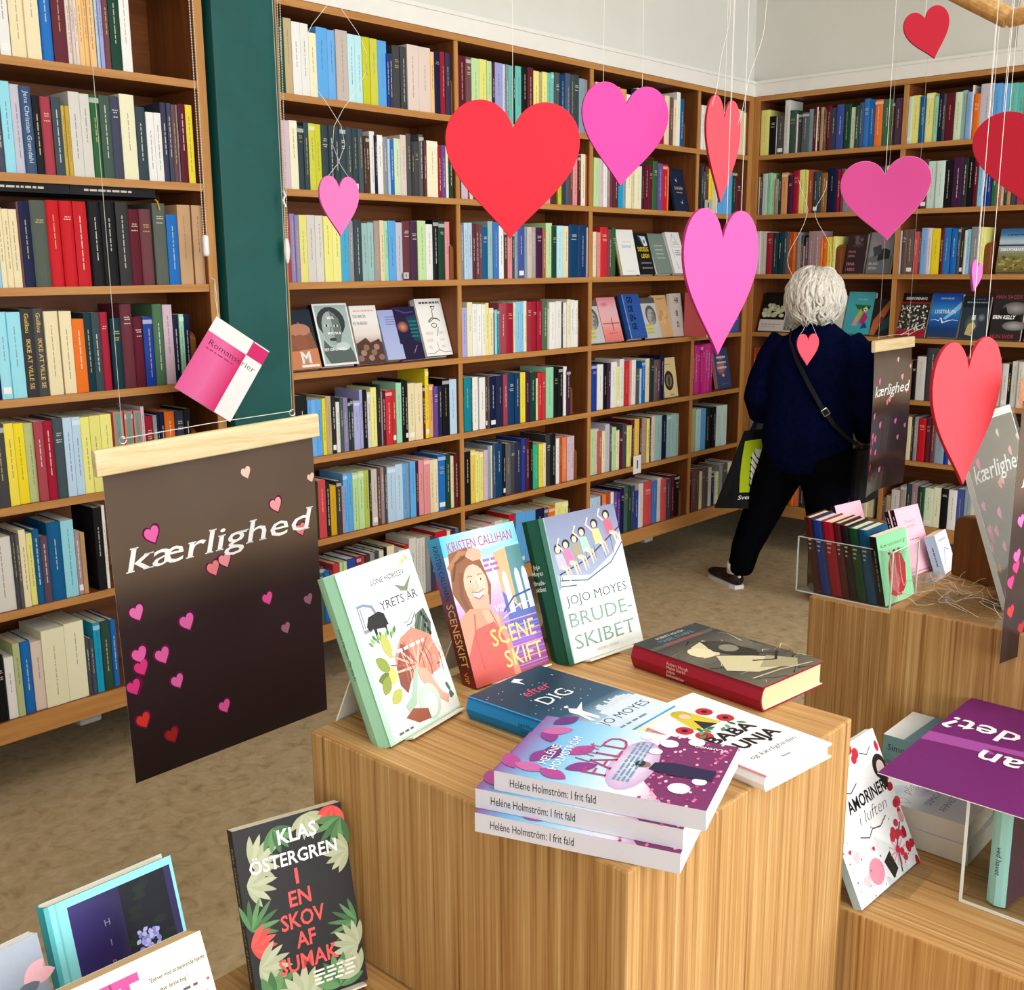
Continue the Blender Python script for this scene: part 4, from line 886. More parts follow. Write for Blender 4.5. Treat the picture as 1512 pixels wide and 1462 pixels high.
on_shelf('cream cover with dark round tree emblem, fifth shelf', 'x', 4.408, 5, 9, .115, .193, .012, 'ecd6a0', 'e0c890', c_tree, False)
on_shelf('dusky blue cover with coral clouds beside the magenta row', 'x', 4.893, 5, 11.4, .135, .209, .02, '3c4a78', 'e0a4a0', c_bluec, False)
on_shelf('dark brown cover with dusty pink capitals, third shelf above white hair', 'y', 2.443, 3, 13, .10, .193, .016, '38262a', '2a1c20', c_erna)
on_shelf('grey landscape cover right of the dark brown one, under a pink heart', 'y', 2.338, 3, 15, .128, .199, .016, '86868a', '3a2a30', c_jep)
on_shelf('black cover with white flower photograph, leftmost beside white hair', 'y', 2.901, 4, 20, .138, .207, .014, '141414', 'd8d4cc', c_flower, False)
on_shelf('grainy grey cover partly hidden by the white hair', 'y', 2.762, 4, 19, .13, .2, .014, 'd8d4cc', 'c8c4bc', c_grain, False)
on_shelf('pale blank cover peeping out right of the white hair', 'y', 2.55, 4, 17, .11, .195, .014, 'ddd8cf', 'c8c4bc', c_plain('ddd8cf', 'c4beb4'), False)
on_shelf('turquoise cover with colourful cut-out bird, right of white hair', 'y', 2.432, 4, 17.7, .137, .212, .022, '48b4b8', '3a9c9c', c_turq, pages='e8e4d8')
on_shelf('dark cover with rust-orange stripe, right of the turquoise cover', 'y', 2.293, 4, 16, .098, .180, .016, '2a2420', 'd8d4cc', c_oran, False)
on_shelf('seaside meadow cover beside a wooden bookend, third shelf', 'y', 1.723, 3, 12.6, .16, .196, .03, '6a5c34', '2a3038', c_land)
on_shelf('crowd photograph cover in black and dark red, fourth shelf', 'y', 2.163, 4, 19.6, .142, .212, .014, '1c1416', '14100f', c_genf, False)
on_shelf('bright blue cover with white wave line, fourth shelf', 'y', 2.012, 4, 17, .138, .210, .022, '1a60b0', 'eceef0', c_lys)
on_shelf('dark blue-grey cover with glimpsed face, right of bright blue cover', 'y', 1.866, 4, 14, .124, .197, .016, '2c3844', '20282f', c_face)
on_shelf('dark cover with red capitals and white bold name, rightmost fourth shelf', 'y', 1.728, 4, 13.5, .135, .218, .016, '2a2628', 'b4342c', c_erin)
on_shelf('cream cover cut off by the right edge of the photo', 'y', 1.575, 4, 17, .12, .19, .014, 'efe4c4', 'e6d8ac', c_plain('efe4c4', 'a89c7c'), False)
o = cover_book('coral red book standing at the right end of the fourth shelf, third bay', frame((4.556, SB, BOARD[3]+.001), R_(-90), 0), .13, .21, .024, 'cc5c5c', 'd86a66', None, hard=False, group='face-out books on the shelves')
# ---------------------------------------------------------------- display plinths
def plinth(label, x0, y0, x1, y1, z, name='display_plinth'):
    mb = MB(); mb.box((x0, y0, 0), (x1, y1, z)); o = mb.build(name, 'bamboo', org=((x0+x1)/2, (y0+y1)/2, 0)); bevel(o, .003)
    return tag(o, label, 'plinth', 'bamboo display plinths')
PZ, LZ = .93, .65
plinth('tall bamboo plinth in the middle carrying the leaning and stacked novels', .7745, .5537, 1.2594, 1.047, PZ)
plinth('low bamboo plinth at bottom left under the leafy black book', .16, .56, .7735, 1.062, LZ)
plinth('low bamboo plinth at bottom right under the purple card', 1.275, .20, 1.738, .765, LZ)
plinth('tall bamboo plinth at right with the acrylic sign and brown block', 1.7405, .235, 2.22, .712, PZ)
plinth('low bamboo plinth behind at right carrying the clear book tray', 2.543, .77, 3.03, 1.257, LZ)

# ---------------------------------------------------------------- covers on the middle plinth
def c_dyret(a):
    a.rect(0, 0, 1, 1, 'bfe3cb'); a.rect(.06, .012, .985, .985, 'e9eae6'); a.rect(.015, 0, .022, 1, 'a2cdb2'); a.rect(.045, 0, .052, 1, 'a8d2b8')
    a.text('LONE HØRSLEV', .38, .87, .048, '30323c', width=.46, bold=.006)
    a.text('D', .12, .63, .25, '7f8ca4', serif=.08, bold=.01); a.text('D', .135, .642, .22, 'e9eae6', bold=-.03)
    a.text('YRETS ÅR', .40, .715, .078, '3a3e52', serif=.04, width=.52, bold=.004)
    for p in ([(.17, .66), (.22, .71), (.36, .72), (.42, .70), (.44, .63), (.41, .63), (.40, .58), (.38, .62), (.28, .63), (.27, .57), (.25, .57), (.24, .64), (.19, .63)],): a.poly(p, '2e2e2c')
    for i in range(12): leaf(a, .18+.026*i, .545+.012*(i % 3), .07, .016, 2.4-.12*i, ['6c9a5c', '8ab070', '4c7a48'][i % 3])
    a.poly([(.66, .83), (.78, .80), (.92, .86), (.80, .77), (.72, .78)], '7a8468')
    for i in range(6): leaf(a, .78+.03*i, .93+.008*(i % 2), .06, .014, .4*i, ['c8cc90', 'e0d89c', 'a8b47c'][i % 3])
    # zebra mane, figure in a pink dress, green leaves
    a.poly([(.80, .62), (.93, .64), (.97, .54), (.90, .45), (.76, .43), (.70, .50)], '5c6658')
    for i in range(8): a.stroke([(.78+.025*i, .645-.012*i), (.68+.03*i, .60-.02*i), (.62+.03*i, .60-.02*i)], .010, '3c4a44' if i % 2 else '8aa08c')
    for i in range(7): a.ell(.88+.02*(i % 3), .61-.025*i, .016, .022, '22282a', seg=8)
    a.poly([(.38, .44), (.52, .53), (.70, .56), (.90, .48), (.95, .36), (.90, .27), (.72, .25), (.58, .30), (.42, .26), (.36, .34)], 'd08874')
    a.poly([(.36, .38), (.50, .50), (.58, .46), (.52, .30), (.40, .22), (.34, .28)], '8a5246')
    for i in range(9): a.stroke([(.62, .34), (.62+.34*cos(.5+.33*i), .36+.15*sin(.5+.33*i))], [.03, .012], ['e6a592', 'a8604e', 'f0b8a4'][i % 3])
    for i in range(14): x = .42+.04*i; a.stroke([(x, .40+.10*sin(i)), (x+.05, .34+.04*cos(2*i)), (x+.03, .27+.03*sin(3*i))], [.006, .016, .005], ['b06a58', 'e8ac9a', '9a5848'][i % 3])
    a.poly([(.60, .34), (.72, .30), (.82, .14), (.90, .10), (.86, .06), (.74, .12), (.60, .26)], 'e2a892')
    a.poly([(.56, .33), (.62, .33), (.46, .14), (.34, .12), (.32, .16), (.44, .20)], 'a8c4ac')
    a.ell(.63, .12, .14, .16, 'c4d6c4'); a.ell(.63, .10, .09, .10, 'e4ece0'); a.poly([(.28, .10), (.42, .04), (.58, .03), (.58, .09), (.40, .13)], '9c5a44')
    for i, (x, y, l, r_) in enumerate(((.34, .44, .24, 1.7), (.28, .38, .2, 2.3), (.30, .34, .2, 3.0), (.26, .30, .16, 1.2), (.34, .26, .18, 3.6), (.24, .36, .18, 4.0))): leaf(a, x, y, l, .055, r_, ['b8b860', '8c9a48', '6c7c38', 'ccc878'][i % 4])
    for i in range(10): a.ell(.90+.05*rnd.random(), .08+.1*rnd.random(), .018, .018, '4c6a60', seg=7)
    words(a, rnd, .36, .82, .455, .018, 'f0efe8'); words(a, rnd, .14, .34, .03, .012, '6a6a6a')
def s_dyret(a): a.text('Lone Hørslev: Dyrets år', .30, .40, .022, '3c4a44', cond=1.0)
def c_scene(a):
    a.grad(0, 0, 1, 1, ['b04c50', '9a5cb0', '8c78d0', 'c8a0d0', 'e8c4d4', '9cd4ea', '62bfe4']); a.gradx(0, .86, 1, 1, ['58b4de', 'c0e4f0', '7cc8ea']); a.gradx(0, .55, .35, .86, ['f4c8d0', 'f2d8e0'])
    a.poly([(.62, .30), (1, .26), (1, .70), (.90, .76), (.62, .74)], '5a6cb0'); a.poly([(.62, .56), (.62, .82), (.80, .84), (.82, .40)], 'd8a87c'); a.poly([(.78, .45), (.80, .84), (1, .84), (1, .44)], '5c8c90')
    for x in (.70, .87, .97): a.ell(x, .62, .035, .10, 'd8e0f4'); a.poly([(x-.035, .4), (x+.035, .4), (x+.035, .62), (x-.035, .62)], 'd0d4f0')
    a.stroke([(.58, .42), (.75, .50), (1, .52)], .02, '4a4a90'); a.stroke([(.55, .38), (.8, .44), (1, .45)], .01, 'e8d8f0')
    for i in range(16): a.rect(.5, .02+.022*i, 1, .028+.022*i, ['8c70d0', 'b088e0', '7454b8', 'e09ab8'][i % 4])
    # the smiling figure seen over the shoulder
    a.poly([(.06, .88), (.30, .90), (.44, .80), (.50, .62), (.44, .50), (.30, .44), (.10, .48), (.0, .62)], '8a5a3e'); a.stroke([(.02, .78), (.2, .87), (.40, .84)], .05, 'a8764e'); a.stroke([(.04, .7), (.12, .81), (.3, .85)], .03, '6c4028'); a.stroke([(.14, .50), (.10, .6), (.16, .74)], .05, '7c5034'); a.poly([(.26, .84), (.34, .90), (.48, .86), (.46, .80), (.34, .80)], 'e0a48c')
    a.ell(.31, .645, .15, .205, 'e8b49c'); a.ell(.26, .60, .09, .10, 'dc9c86', edge='e8b49c'); a.ell(.36, .66, .10, .12, 'f2c4ae', edge='e8b49c'); a.poly([(.18, .56), (.22, .46), (.40, .46), (.44, .56)], 'dfa48c')
    for x in (.25, .385): a.ell(x, .672, .022, .011, 'ffffff'); a.ell(x, .672, .011, .012, '4a342c'); a.stroke([(x-.035, .70), (x, .71), (x+.035, .70)], .009, '8a5c44')
    a.poly([(.24, .598), (.31, .585), (.39, .60), (.37, .565), (.31, .553), (.26, .567)], 'ffffff'); a.stroke([(.235, .602), (.31, .588), (.395, .604)], .012, 'c05c5c'); a.stroke([(.25, .57), (.31, .548), (.375, .568)], .016, 'c86464'); a.stroke([(.315, .67), (.325, .625), (.30, .618)], .010, 'cf917c')
    a.poly([(0, .45), (.16, .50), (.40, .47), (.52, .40), (.58, .20), (.60, 0), (0, 0)], 'de9478'); a.poly([(.30, .47), (.44, .46), (.50, .40), (.46, .2), (.36, .3)], 'e8a88e'); a.poly([(.0, .2), (.16, .36), (.42, .38), (.50, .26), (.52, 0), (0, 0)], 'd4605a'); a.stroke([(.20, .46), (.14, .3), (.16, .1)], .018, 'c05850'); a.stroke([(.40, .46), (.46, .34), (.44, .22)], .014, 'c05850')
    a.text('KRISTEN CALLIHAN', .5, .885, .105, 'c24a7c', 'c', width=.86); a.text('VIP', .46, .43, .075, 'ffffff', serif=.05)
    a.text('SCENE', .33, .22, .175, 'f7d070', width=.60, bold=.005); a.text('SKIFT', .44, .06, .175, 'f8d884', width=.52, bold=.005)
    for i in range(3): words(a, rnd, .47, .66, .775-.035*i, .018, 'a468a8')
def s_scene(a):
    a.gradx(0, 0, 1, 1, ['4ab0dc', '4a7cc0', '74506c', '7a2c24', '5a2018', '8a3420']); a.text('KRISTEN CALLIHAN', .05, .32, .055, '202c50', width=.36); a.text('SCENESKIFT', .44, .25, .075, 'f2c878', width=.42); a.text('VIP', .89, .30, .04, 'e8b468')
def c_brude(a):
    a.rect(0, 0, 1, 1, 'e8eae6'); a.grad(0, .50, 1, 1, ['9aa8c2', '8b94ae', '7c839e']); a.rect(0, 0, .06, 1, '24584a'); a.rect(.06, 0, .072, 1, '8ab49a')
    a.poly([(.10, .60), (.5, .55), (.85, .66), (1, .80), (1, .50), (.10, .50)], 'c4cede')
    a.stroke([(.12, .60), (.5, .66), (1.0, .83)], .014, '3a3a48'); a.stroke([(.12, .56), (.45, .52), (.80, .60), (1, .72)], .010, '3a3a48'); a.stroke([(.12, .60), (.10, .52), (.3, .505)], .010, '4a4a58')
    for i in range(7): a.stroke([(.14+.12*i, .61+.033*i), (.14+.12*i, .55+.018*i)], .006, '3a3a48')
    for i, (x, y, c, up) in enumerate(((.16, .70, 'b8b4d8', 0), (.27, .72, 'd878a0', 1), (.39, .745, '9c9478', 0), (.50, .78, 'a4c4b4', 1), (.68, .815, 'ecc884', 1), (.86, .86, 'e8607c', 1))):
        a.ell(x, y+.075, .048, .045, '2c2020'); a.ell(x-.004, y+.068, .030, .032, 'e8c0a8')
        if up: a.stroke([(x-.04, y+.03), (x-.11, y+.08), (x-.07, y+.125)], .018, 'ecd0c0')
        a.poly([(x-.05, y+.04), (x+.045, y+.035), (x+.075, y-.06), (x-.035, y-.07)], c)
        a.stroke([(x, y-.05), (x+.055, y-.075), (x+.075, y-.16)], [.034, .03, .016], 'e6c6b6'); a.stroke([(x+.03, y-.05), (x+.09, y-.07), (x+.115, y-.15)], [.03, .028, .014], 'dcb8a6')
    a.text('JOJO MOYES', .53, .385, .088, '34424a', 'c', serif=.035, bold=-.012, width=.80); a.text('BRUDE-', .53, .235, .135, '7a9c86', 'c', serif=.04, bold=-.006, width=.84); a.text('SKIBET', .53, .085, .135, '7a9c86', 'c', serif=.04, bold=-.006, width=.80)
    a.text('ROMAN · CICERO', .53, .035, .026, 'c0bcb0', 'c')
def s_brude(a):
    for i, s in enumerate(('Jojo', 'Moyes')): a.mb and None
    a2 = a; a2.k += 1
    for s, x in (('Jojo', .33), ('Moyes', .375), ('Brude-', .44), ('skibet', .485)):
        vs, fs, wd = glyphs(s, .01); sy = .0095
        o = a.at(x, .5); out = [o + a.u*((vx-wd/2)*sy) - a.r*(vy*sy) for vx, vy in vs]; a.mb.faces(out, fs, 'e8ece0')
def c_efter(a):
    a.grad(0, 0, 1, 1, ['d4e6f2', 'a8cce6', '28506c', '1e3e54', '20384c', '24465a']); a.rect(0, 0, .02, 1, '2b8ed0'); a.rect(.02, 0, .03, 1, '1c4a68')
    for i in range(26): a.ell(.06+.9*rnd.random(), .45+.52*rnd.random(), .007, .007, 'dfe8ee', seg=6)
    a.text('efter', .50, .72, .13, 'd8506c', 'c', shear=.18); a.text('DIG', .5, .56, .17, 'f4f4f0', 'c', serif=.04); a.poly([(.5, .95), (.58, .97), (.62, .92), (.56, .92), (.54, .86)], 'f0f4f4')
    a.poly([(.30, .40), (.36, .44), (.40, .40), (.55, .44), (.40, .36), (.40, .24), (.36, .22), (.34, .32), (.31, .22), (.28, .24), (.31, .34)], 'f4f6f4'); a.ell(.37, .46, .022, .02, 'f4f6f4')
    for i in range(14): a.rect(.5+.033*i, .26, .53+.033*i, .30+.05*rnd.random(), 'd8e6ee')
    a.rect(.45, .0, 1, .27, 'd8e6f0'); a.rect(.1, 0, .5, .2, 'cfe0ee'); a.text('JOJO MOYES', .52, .13, .10, '22486a', 'c', width=.8); words(a, rnd, .3, .7, .05, .018, '6a8ca8')
def s_efter(a): a.text('Jojo Moyes', .40, .55, .022, '124a78'); a.text('Efter dig', .42, .25, .022, '124a78')
def c_fisk(a):
    a.rect(0, 0, 1, 1, '5c5a52'); a.grad(0, .0, 1, .82, ['6c6858', '4c4a44', '6a665a', '3c3c3a']); a.rect(0, .86, 1, 1, '3a3e3e')
    a.text('ROBERT HOUGH', .5, .945, .045, 'd8d4c8', 'c', cond=.9); a.text('MABEL STARKS', .5, .885, .062, '4a8ca4', 'c', cond=.9, bold=.01); a.text('SIDSTE BEKENDELSE', .5, .83, .052, 'b8404c', 'c', cond=.85, bold=.01)
    _fisk_extra(a)
    a.poly([(.20, .52), (.34, .70), (.60, .74), (.62, .62), (.40, .50)], 'd6cda4'); a.ell(.30, .60, .12, .14, 'e0d8b0'); a.poly([(.55, .74), (.70, .66), (.78, .40), (.64, .30), (.48, .46), (.42, .56)], '2e2c28'); a.ell(.60, .58, .16, .16, '3c3a34'); a.ell(.62, .54, .10, .10, '8c8670')
    a.poly([(.10, .30), (.34, .50), (.60, .36), (.78, .22), (.60, .12), (.30, .16)], 'cfc69c'); a.poly([(.40, .20), (.72, .30), (.88, .14), (.70, .06)], 'a89f7c'); a.stroke([(.5, .3), (.7, .22), (.9, .3)], .03, '24221e'); a.stroke([(.12, .12), (.5, .10), (.9, .04)], .02, 'c4bc98')
def _fisk_extra(a):
    r_ = random.Random(5)
    for i in range(46): x = r_.random(); y = r_.uniform(.03, .78); a.stroke([(x, y), (x+r_.uniform(-.1, .16), y+r_.uniform(-.06, .06)), (x+r_.uniform(0, .2), y+r_.uniform(-.1, .1))], [.004, r_.uniform(.008, .022), .003], r_.choice(['24231f', '3a3832', '8c8668', 'c8c098', '1c1b18']))
def s_fisk(a):
    for i, s in enumerate(('Robert Hough', 'Mabel Starks', 'sidste', 'bekendelser')): a.text(s, .30, .68-.16*i, .021, 'e8ccc4')
def c_frit(a):
    a.grad(0, 0, 1, 1, ['7c3c88', 'c078b0', 'eee8f4', 'd0e8f6', '9cd4f0', '78b8e4', '8c5ca0']); a.poly([(0, 0), (1, 0), (1, .34), (.6, .40), (.3, .36), (0, .2)], '7a3468'); a.ell(.45, .42, .40, .16, 'f6f0f8', edge='c8a8d4')
    for i in range(90):
        x = rnd.random(); y = .02+.30*rnd.random(); a.ell(x, y, .012+.01*rnd.random(), .012, rnd.choice(['e8709c', 'f0a8c0', 'c84c80', 'a03870', 'f4d0dc']), seg=7)
    for x, y, r_ in ((.22, .16, .075), (.86, .32, .065), (.95, .20, .06), (.70, .36, .05), (.9, .44, .04), (.36, .09, .05)): a.ell(x, y, r_, r_, 'fbeef4')
    a.poly([(.42, .34), (.53, .33), (.57, .24), (.55, .04), (.40, .04), (.38, .24)], '26284a'); a.ell(.475, .375, .045, .05, '9a766a'); a.ell(.475, .39, .05, .035, '3c2c34')
    for i, (x, y, r_) in enumerate(((.08, .92, .6), (.22, .88, -.3), (.12, .78, 1.4), (.30, .80, .2), (.42, .74, -.6), (.56, .86, .5), (.70, .95, -1.0), (.86, .93, -.6), (.06, .66, 1.2), (.20, .70, -.9))): leaf(a, x, y, .24, .065, r_, ['b04a94', '8c3a8c', 'c868a4', '6c3480'][i % 4])
    a.text('HELÉNE', .22, .80, .066, 'ffffff'); a.text('HOLMSTRÖM', .16, .735, .066, 'ffffff', width=.56)
    a.text('I frit', .36, .615, .13, 'b03c6c', shear=.25, bold=-.015); a.text('FALD', .5, .50, .19, 'b44474', 'c', serif=.04, bold=-.012, width=.62)
    for i in range(4): words(a, rnd, .18, .82, .455-.022*i, .010, '58a0c0')
    a.text('FLAMINGO', .90, .05, .032, 'ffffff', rot=pi/2, bold=.01)
def s_frit(a): a.text('Heléne Holmström: I frit fald', .08, .30, .042, '1c1c20', width=.42)
def c_baba(a):
    a.rect(0, 0, 1, 1, 'f3f1f4'); a.rect(0, 0, .03, 1, 'cc6a70')
    for i in range(9): a.rect(.05, .03+.045*i, .98, .034+.045*i, 'dcdce8')
    a.text('BRONSKY', .5, .92, .035, '3c3c40', 'c'); 
    a.poly([(.30, .62), (.36, .80), (.46, .86), (.58, .80), (.64, .60)], 'd8c440'); a.ell(.47, .82, .10, .10, 'c8b038'); a.ell(.47, .79, .055, .06, 'e8c8a8'); a.poly([(.38, .60), (.46, .72), (.58, .60)], '2c2c30')
    for x, y in ((.22, .66), (.74, .62), (.70, .76), (.27, .54)):
        a.ell(x, y, .085, .085, 'c02c38'); a.ell(x, y, .03, .03, '281418')
    for i in range(10): leaf(a, .2+.06*i, .54+.02*(i % 3), .10, .022, .6*i, ['4c8c58', '68a870', '2c6c40'][i % 3])
    a.text('BABA', .5, .42, .15, '1c1a1c', 'c', bold=.03, width=.62); a.text('DUNJA', .5, .28, .15, '1c1a1c', 'c', bold=.03, width=.74); a.text('og kærligheden', .52, .17, .06, '2c2c34', 'c', shear=.3, bold=-.015, width=.66); a.text('Roman', .5, .08, .03, '5a5a60', 'c', shear=.2)
GRP = 'novels displayed on the middle plinth'
def easel(X, w, h, t, label):
    """white card book stand behind a leaning cover: a back strut and a lip under the book"""
    mb = MB(); mb.X = X
    mb.prism([(w*.25, .0, -t-.001), (w*.75, .0, -t-.001), (w*.68, h*.62, -t-.001), (w*.32, h*.62, -t-.001)], (0, 0, -.002), 'ece6da')
    mb.prism([(w*.2, -.0025, -t-.003), (w*.95, -.0025, -t-.003), (w*.95, -.0025, .012), (w*.2, -.0025, .012)], (0, .002, 0), 'ece6da')
    mb.X = None
    top = X @ Vector((w*.5, h*.60, -t-.004)); base = X @ Vector((w*.5, 0, -t)); out = (top-base); out.z = 0; out.normalize(); side = (X.to_3x3() @ Vector((1, 0, 0))).normalized()
    z0 = base.z - .004 if False else min((X @ Vector((w*.5, 0, -t))).z, X.translation.z) - .003
    foot = Vector((top.x, top.y, 0)) + out*.035; 
    for q in (None,):
        a = top - side*.018; b = top + side*.018; c = Vector((foot.x, foot.y, z0)) + side*.045; d = Vector((foot.x, foot.y, z0)) - side*.045
        mb.prism([a, b, c, d], -out*.002, 'ece6da')
    o = mb.build('book_stand', 'matte_print', org=Vector((foot.x, foot.y, z0))); return tag(o, label, 'book stand', 'white book stands')
def lean(label, xy, z, yaw, tilt, w, h, t, front, spine, art, sart=None, hard=True, pages='efe6d2', stand=None, group=GRP):
    X = frame((xy[0], xy[1], z+.003+t*sin(R_(tilt))*.0), R_(yaw), R_(tilt))
    o = cover_book(label, X, w, h, t, front, spine, art, sart, hard, pages, group)
    if stand: easel(X, w, h, t, stand)
    return o
lean('mint-spined white book with animals and pink dress, leftmost leaning on middle plinth', (.805, .929), PZ, 9.6, 21.4, .146, .219, .034, 'bfe3cb', '9fd0ae', c_dyret, s_dyret, stand='white card stand propping the mint-spined book')
lean('paperback with smiling person and bridge in purple light, middle of leaning row', (1.007, .980), PZ, -4.3, 20.7, .142, .214, .028, '9a5cb0', '4a7cc0', c_scene, s_scene, hard=False, stand='white card stand propping the purple bridge paperback')
lean('green-spined book with six figures on a ship rail, rightmost leaning on middle plinth', (1.159, .940), PZ, -6.3, 18.0, .160, .217, .042, 'f3f4f0', '1c5540', c_brude, s_brude, stand='white card stand propping the green-spined book')
def lying(label, head_sp, head_fe, z, h, t, w, front, spine, art, sart, hard, pages='efe6d2', name='book', ang=None):
    """from the two head corners (spine side, fore-edge side) of the top face at height z"""
    a = onZ(*head_sp, z); b = onZ(*head_fe, z); g = math.atan2(b.y-a.y, b.x-a.x) if ang is None else ang
    u = Vector((-sin(g), cos(g), 0)); bl = a - u*h
    return cover_book(label, flat((bl.x, bl.y, z), g), w, h, t, front, spine, art, sart, hard, pages, GRP)
lying('blue hardback lying in front of the leaning row, dark starry cover', (690, 1029), (803, 984), PZ+.0305, .219, .03, .146, '1e3e54', '1f86c8', c_efter, s_efter, True, 'e8d4b4', ang=R_(1.5))
lying('thick dark red hardback lying at back right of the middle plinth', (934, 951.6), (1035, 922), PZ+.0355, .224, .035, .143, '5c5a52', '9c1c30', c_fisk, s_fisk, True, 'd8c89c', ang=R_(-6))
bl = onZ(1130, 1148, PZ+.0185); cover_book('thin white book with red flowers and bold black title, right of the stack', flat((bl.x, bl.y, PZ+.0185), R_(-6.5)), .131, .209, .018, 'f3f1f4', 'f0eef0', c_baba, None, True, 'f6f4f0', GRP, back='cc5058')
def frit(lab, hs, ft, z):
    a = onZ(*hs, z); b = onZ(*ft, z); g = math.atan2(b.y-a.y, b.x-a.x); ang = g + pi/2
    return cover_book(lab, flat((b.x, b.y, z), ang), .150, (a-b).length, .0212, 'c078b0', 'd8d3dc', c_frit, s_frit, False, 'f2eee8', 'three copies of one paperback')
frit('bottom copy of three stacked pink and blue paperbacks', (701, 1199.6), (1005, 1261), PZ+.022)
frit('middle copy of three stacked pink and blue paperbacks', (701.7, 1164), (1009, 1225), PZ+.0437)
frit('top copy of three stacked pink and blue paperbacks, cover fully seen', (729.4, 1138), (1043, 1197.6), PZ+.0654)

# ---------------------------------------------------------------- bottom left plinth
def c_sumak(a):
    a.rect(0, 0, 1, 1, '2e2c2c')
    def frond(x, y, rot, n, l, cols, wd=.03):
        for i in range(n):
            t = (i-(n-1)/2); leaf(a, x, y, l*(1-.06*abs(t)), wd, rot+t*.36, cols[i % len(cols)])
    S = ['b6bc98', 'c4c8a8']; G = ['5c8a58', '6c9a64', '4a7648']; RD = ['e8504c', 'f06058']
    frond(.12, .80, .4, 7, .30, S); frond(.06, .70, -.2, 6, .28, S); frond(.35, .96, -1.2, 6, .24, G); frond(.66, .99, -1.4, 7, .24, S); frond(.93, .99, -2.0, 6, .20, RD); frond(.98, .92, -2.3, 6, .30, G); frond(1.0, .72, 3.0, 7, .24, S)
    frond(.04, .46, .8, 7, .30, G, .022); frond(.02, .38, 0, 6, .24, RD); frond(.06, .26, -.2, 7, .30, S); frond(.98, .33, 2.9, 7, .28, G, .02); frond(.96, .20, 2.6, 8, .28, S); frond(.14, .06, .8, 7, .30, G, .04); frond(.40, .02, 1.4, 7, .30, S, .04); frond(.74, .02, 1.5, 8, .30, G, .04); frond(.93, .06, 2.2, 6, .24, S)
    a.rect(.0, .0, .0, .0, '2e2c2c')
    a.text('KLAS', .56, .865, .125, 'ffffff', 'c', bold=.025, width=.36); a.text('ÖSTERGREN', .50, .745, .115, 'ffffff', 'c', bold=.02, width=.80)
    for s, y, w_ in (('I', .635, .03), ('EN', .52, .20), ('SKOV', .405, .40), ('AF', .295, .18), ('SUMAK', .18, .54)): a.text(s, .50, y, .135, 'f0605c', 'c', bold=.02, width=w_)
    for i in range(4): words(a, rnd, .52, .92, .135-.022*i, .012, 'f4f0e8')
def s_sumak(a): a.text('Klas Östergren: I en skov af sumak', .10, .38, .03, 'c8c4b8', width=.72)
def c_hiro(a):
    a.rect(0, 0, 1, 1, '8fdde4'); a.rect(0, 0, .035, 1, '58b4bc'); a.rect(.075, 0, .09, 1, '70c8d0'); a.rect(.16, .05, .975, .96, '2c2458'); a.rect(.55, .05, .92, .96, '10101e'); a.gradx(.16, .05, .55, .96, ['362c6c', '241c48'])
    for i in range(26): a.ell(.58+.32*rnd.random(), .35+.58*rnd.random(), .06, .03, rnd.choice(['141c1c', '18241e', '0e141c']), seg=8)
    for i, s in enumerate('HIRO'): a.text(s, .42, .80-.10*i, .05, '8c88a0', 'c', serif=.03)
    for i in range(46):
        t = rnd.uniform(0, 2*pi); r_ = rnd.random()**.5; leaf(a, .71+.085*r_*cos(t), .64+.09*r_*sin(t), .045, .016, rnd.uniform(0, 6), rnd.choice(['9a9ce0', 'b4b8f0', '8488cc']))
    a.stroke([(.72, .60), (.71, .45), (.70, .3)], .02, '8488cc')
def c_et(a):
    a.rect(0, 0, 1, 1, 'f4e9d2')
    for i in range(26): a.rect(.038*i, 0, .038*i+.006, 1, ['f8f0de', 'efe0c4'][i % 2])
    a.text('ET', .50, .80, .22, 'c2488c', 'r', bold=.05); a.text('TATOVER', .40, .80, .17, 'c2488c', 'r', bold=.04) if False else None
    for i, s in enumerate(('"Enhver med et bankende hjerte', 'bør læse denne bog."')): a.text(s, .56, .875-.055*i, .030, '4a3c38', width=[.42, .27][i], shear=.15, bold=.01)
    words(a, rnd, .54, .92, .775, .012, '5a4c48'); a.ell(.965, .78, .012, .012, 'b0607c')
    for i in range(14): leaf(a, .5+.5*rnd.random(), .55+.18*rnd.random(), .10, .03, rnd.uniform(0, 6), rnd.choice(['e090c0', 'd870b0', 'f0b8d4', 'e8a0b0']))
def c_greyl(a):
    a.grad(0, 0, 1, 1, ['c89aa0', 'b8909c', '8c90a0', '8890a0', 'a0a8b4'])
    for i in range(16): leaf(a, .3+.7*rnd.random(), .5+.35*rnd.random(), .2, .05, rnd.uniform(0, 6), rnd.choice(['5c6470', 'd8a4ac', '6c7480', 'e0b0b4']))
G2 = 'books displayed on the bottom left plinth'
lean('black cover with leaves and coral title words, leaning beside the middle plinth', (.617, .956), LZ, -15.8, 17.1, .136, .216, .020, '2e2c2c', '141416', c_sumak, s_sumak, hard=False, pages='e4dac4', stand='white card stand propping the leafy black book', group=G2)
lean('turquoise-edged navy book with small white tree, bottom left', (.415, .965), LZ, -1.5, 16.5, .142, .217, .024, '8fdde4', '3aa0a8', c_hiro, group=G2, stand='white card stand behind the turquoise-edged navy book')
lean('cream striped paperback with pink letters cut off by the bottom edge', (.372, .819), LZ, -3.7, 25.4, .140, .21, .036, 'f4e9d2', 'e8d8bc', c_et, hard=False, pages='d8b88c', group=G2)
lean('grey and pink leafy cover in the bottom left corner', (.26, .924), LZ, 1.9, 19.5, .14, .215, .02, '8c90a0', 'a8a8b4', c_greyl, hard=False, pages='f0f0ee', group=G2)

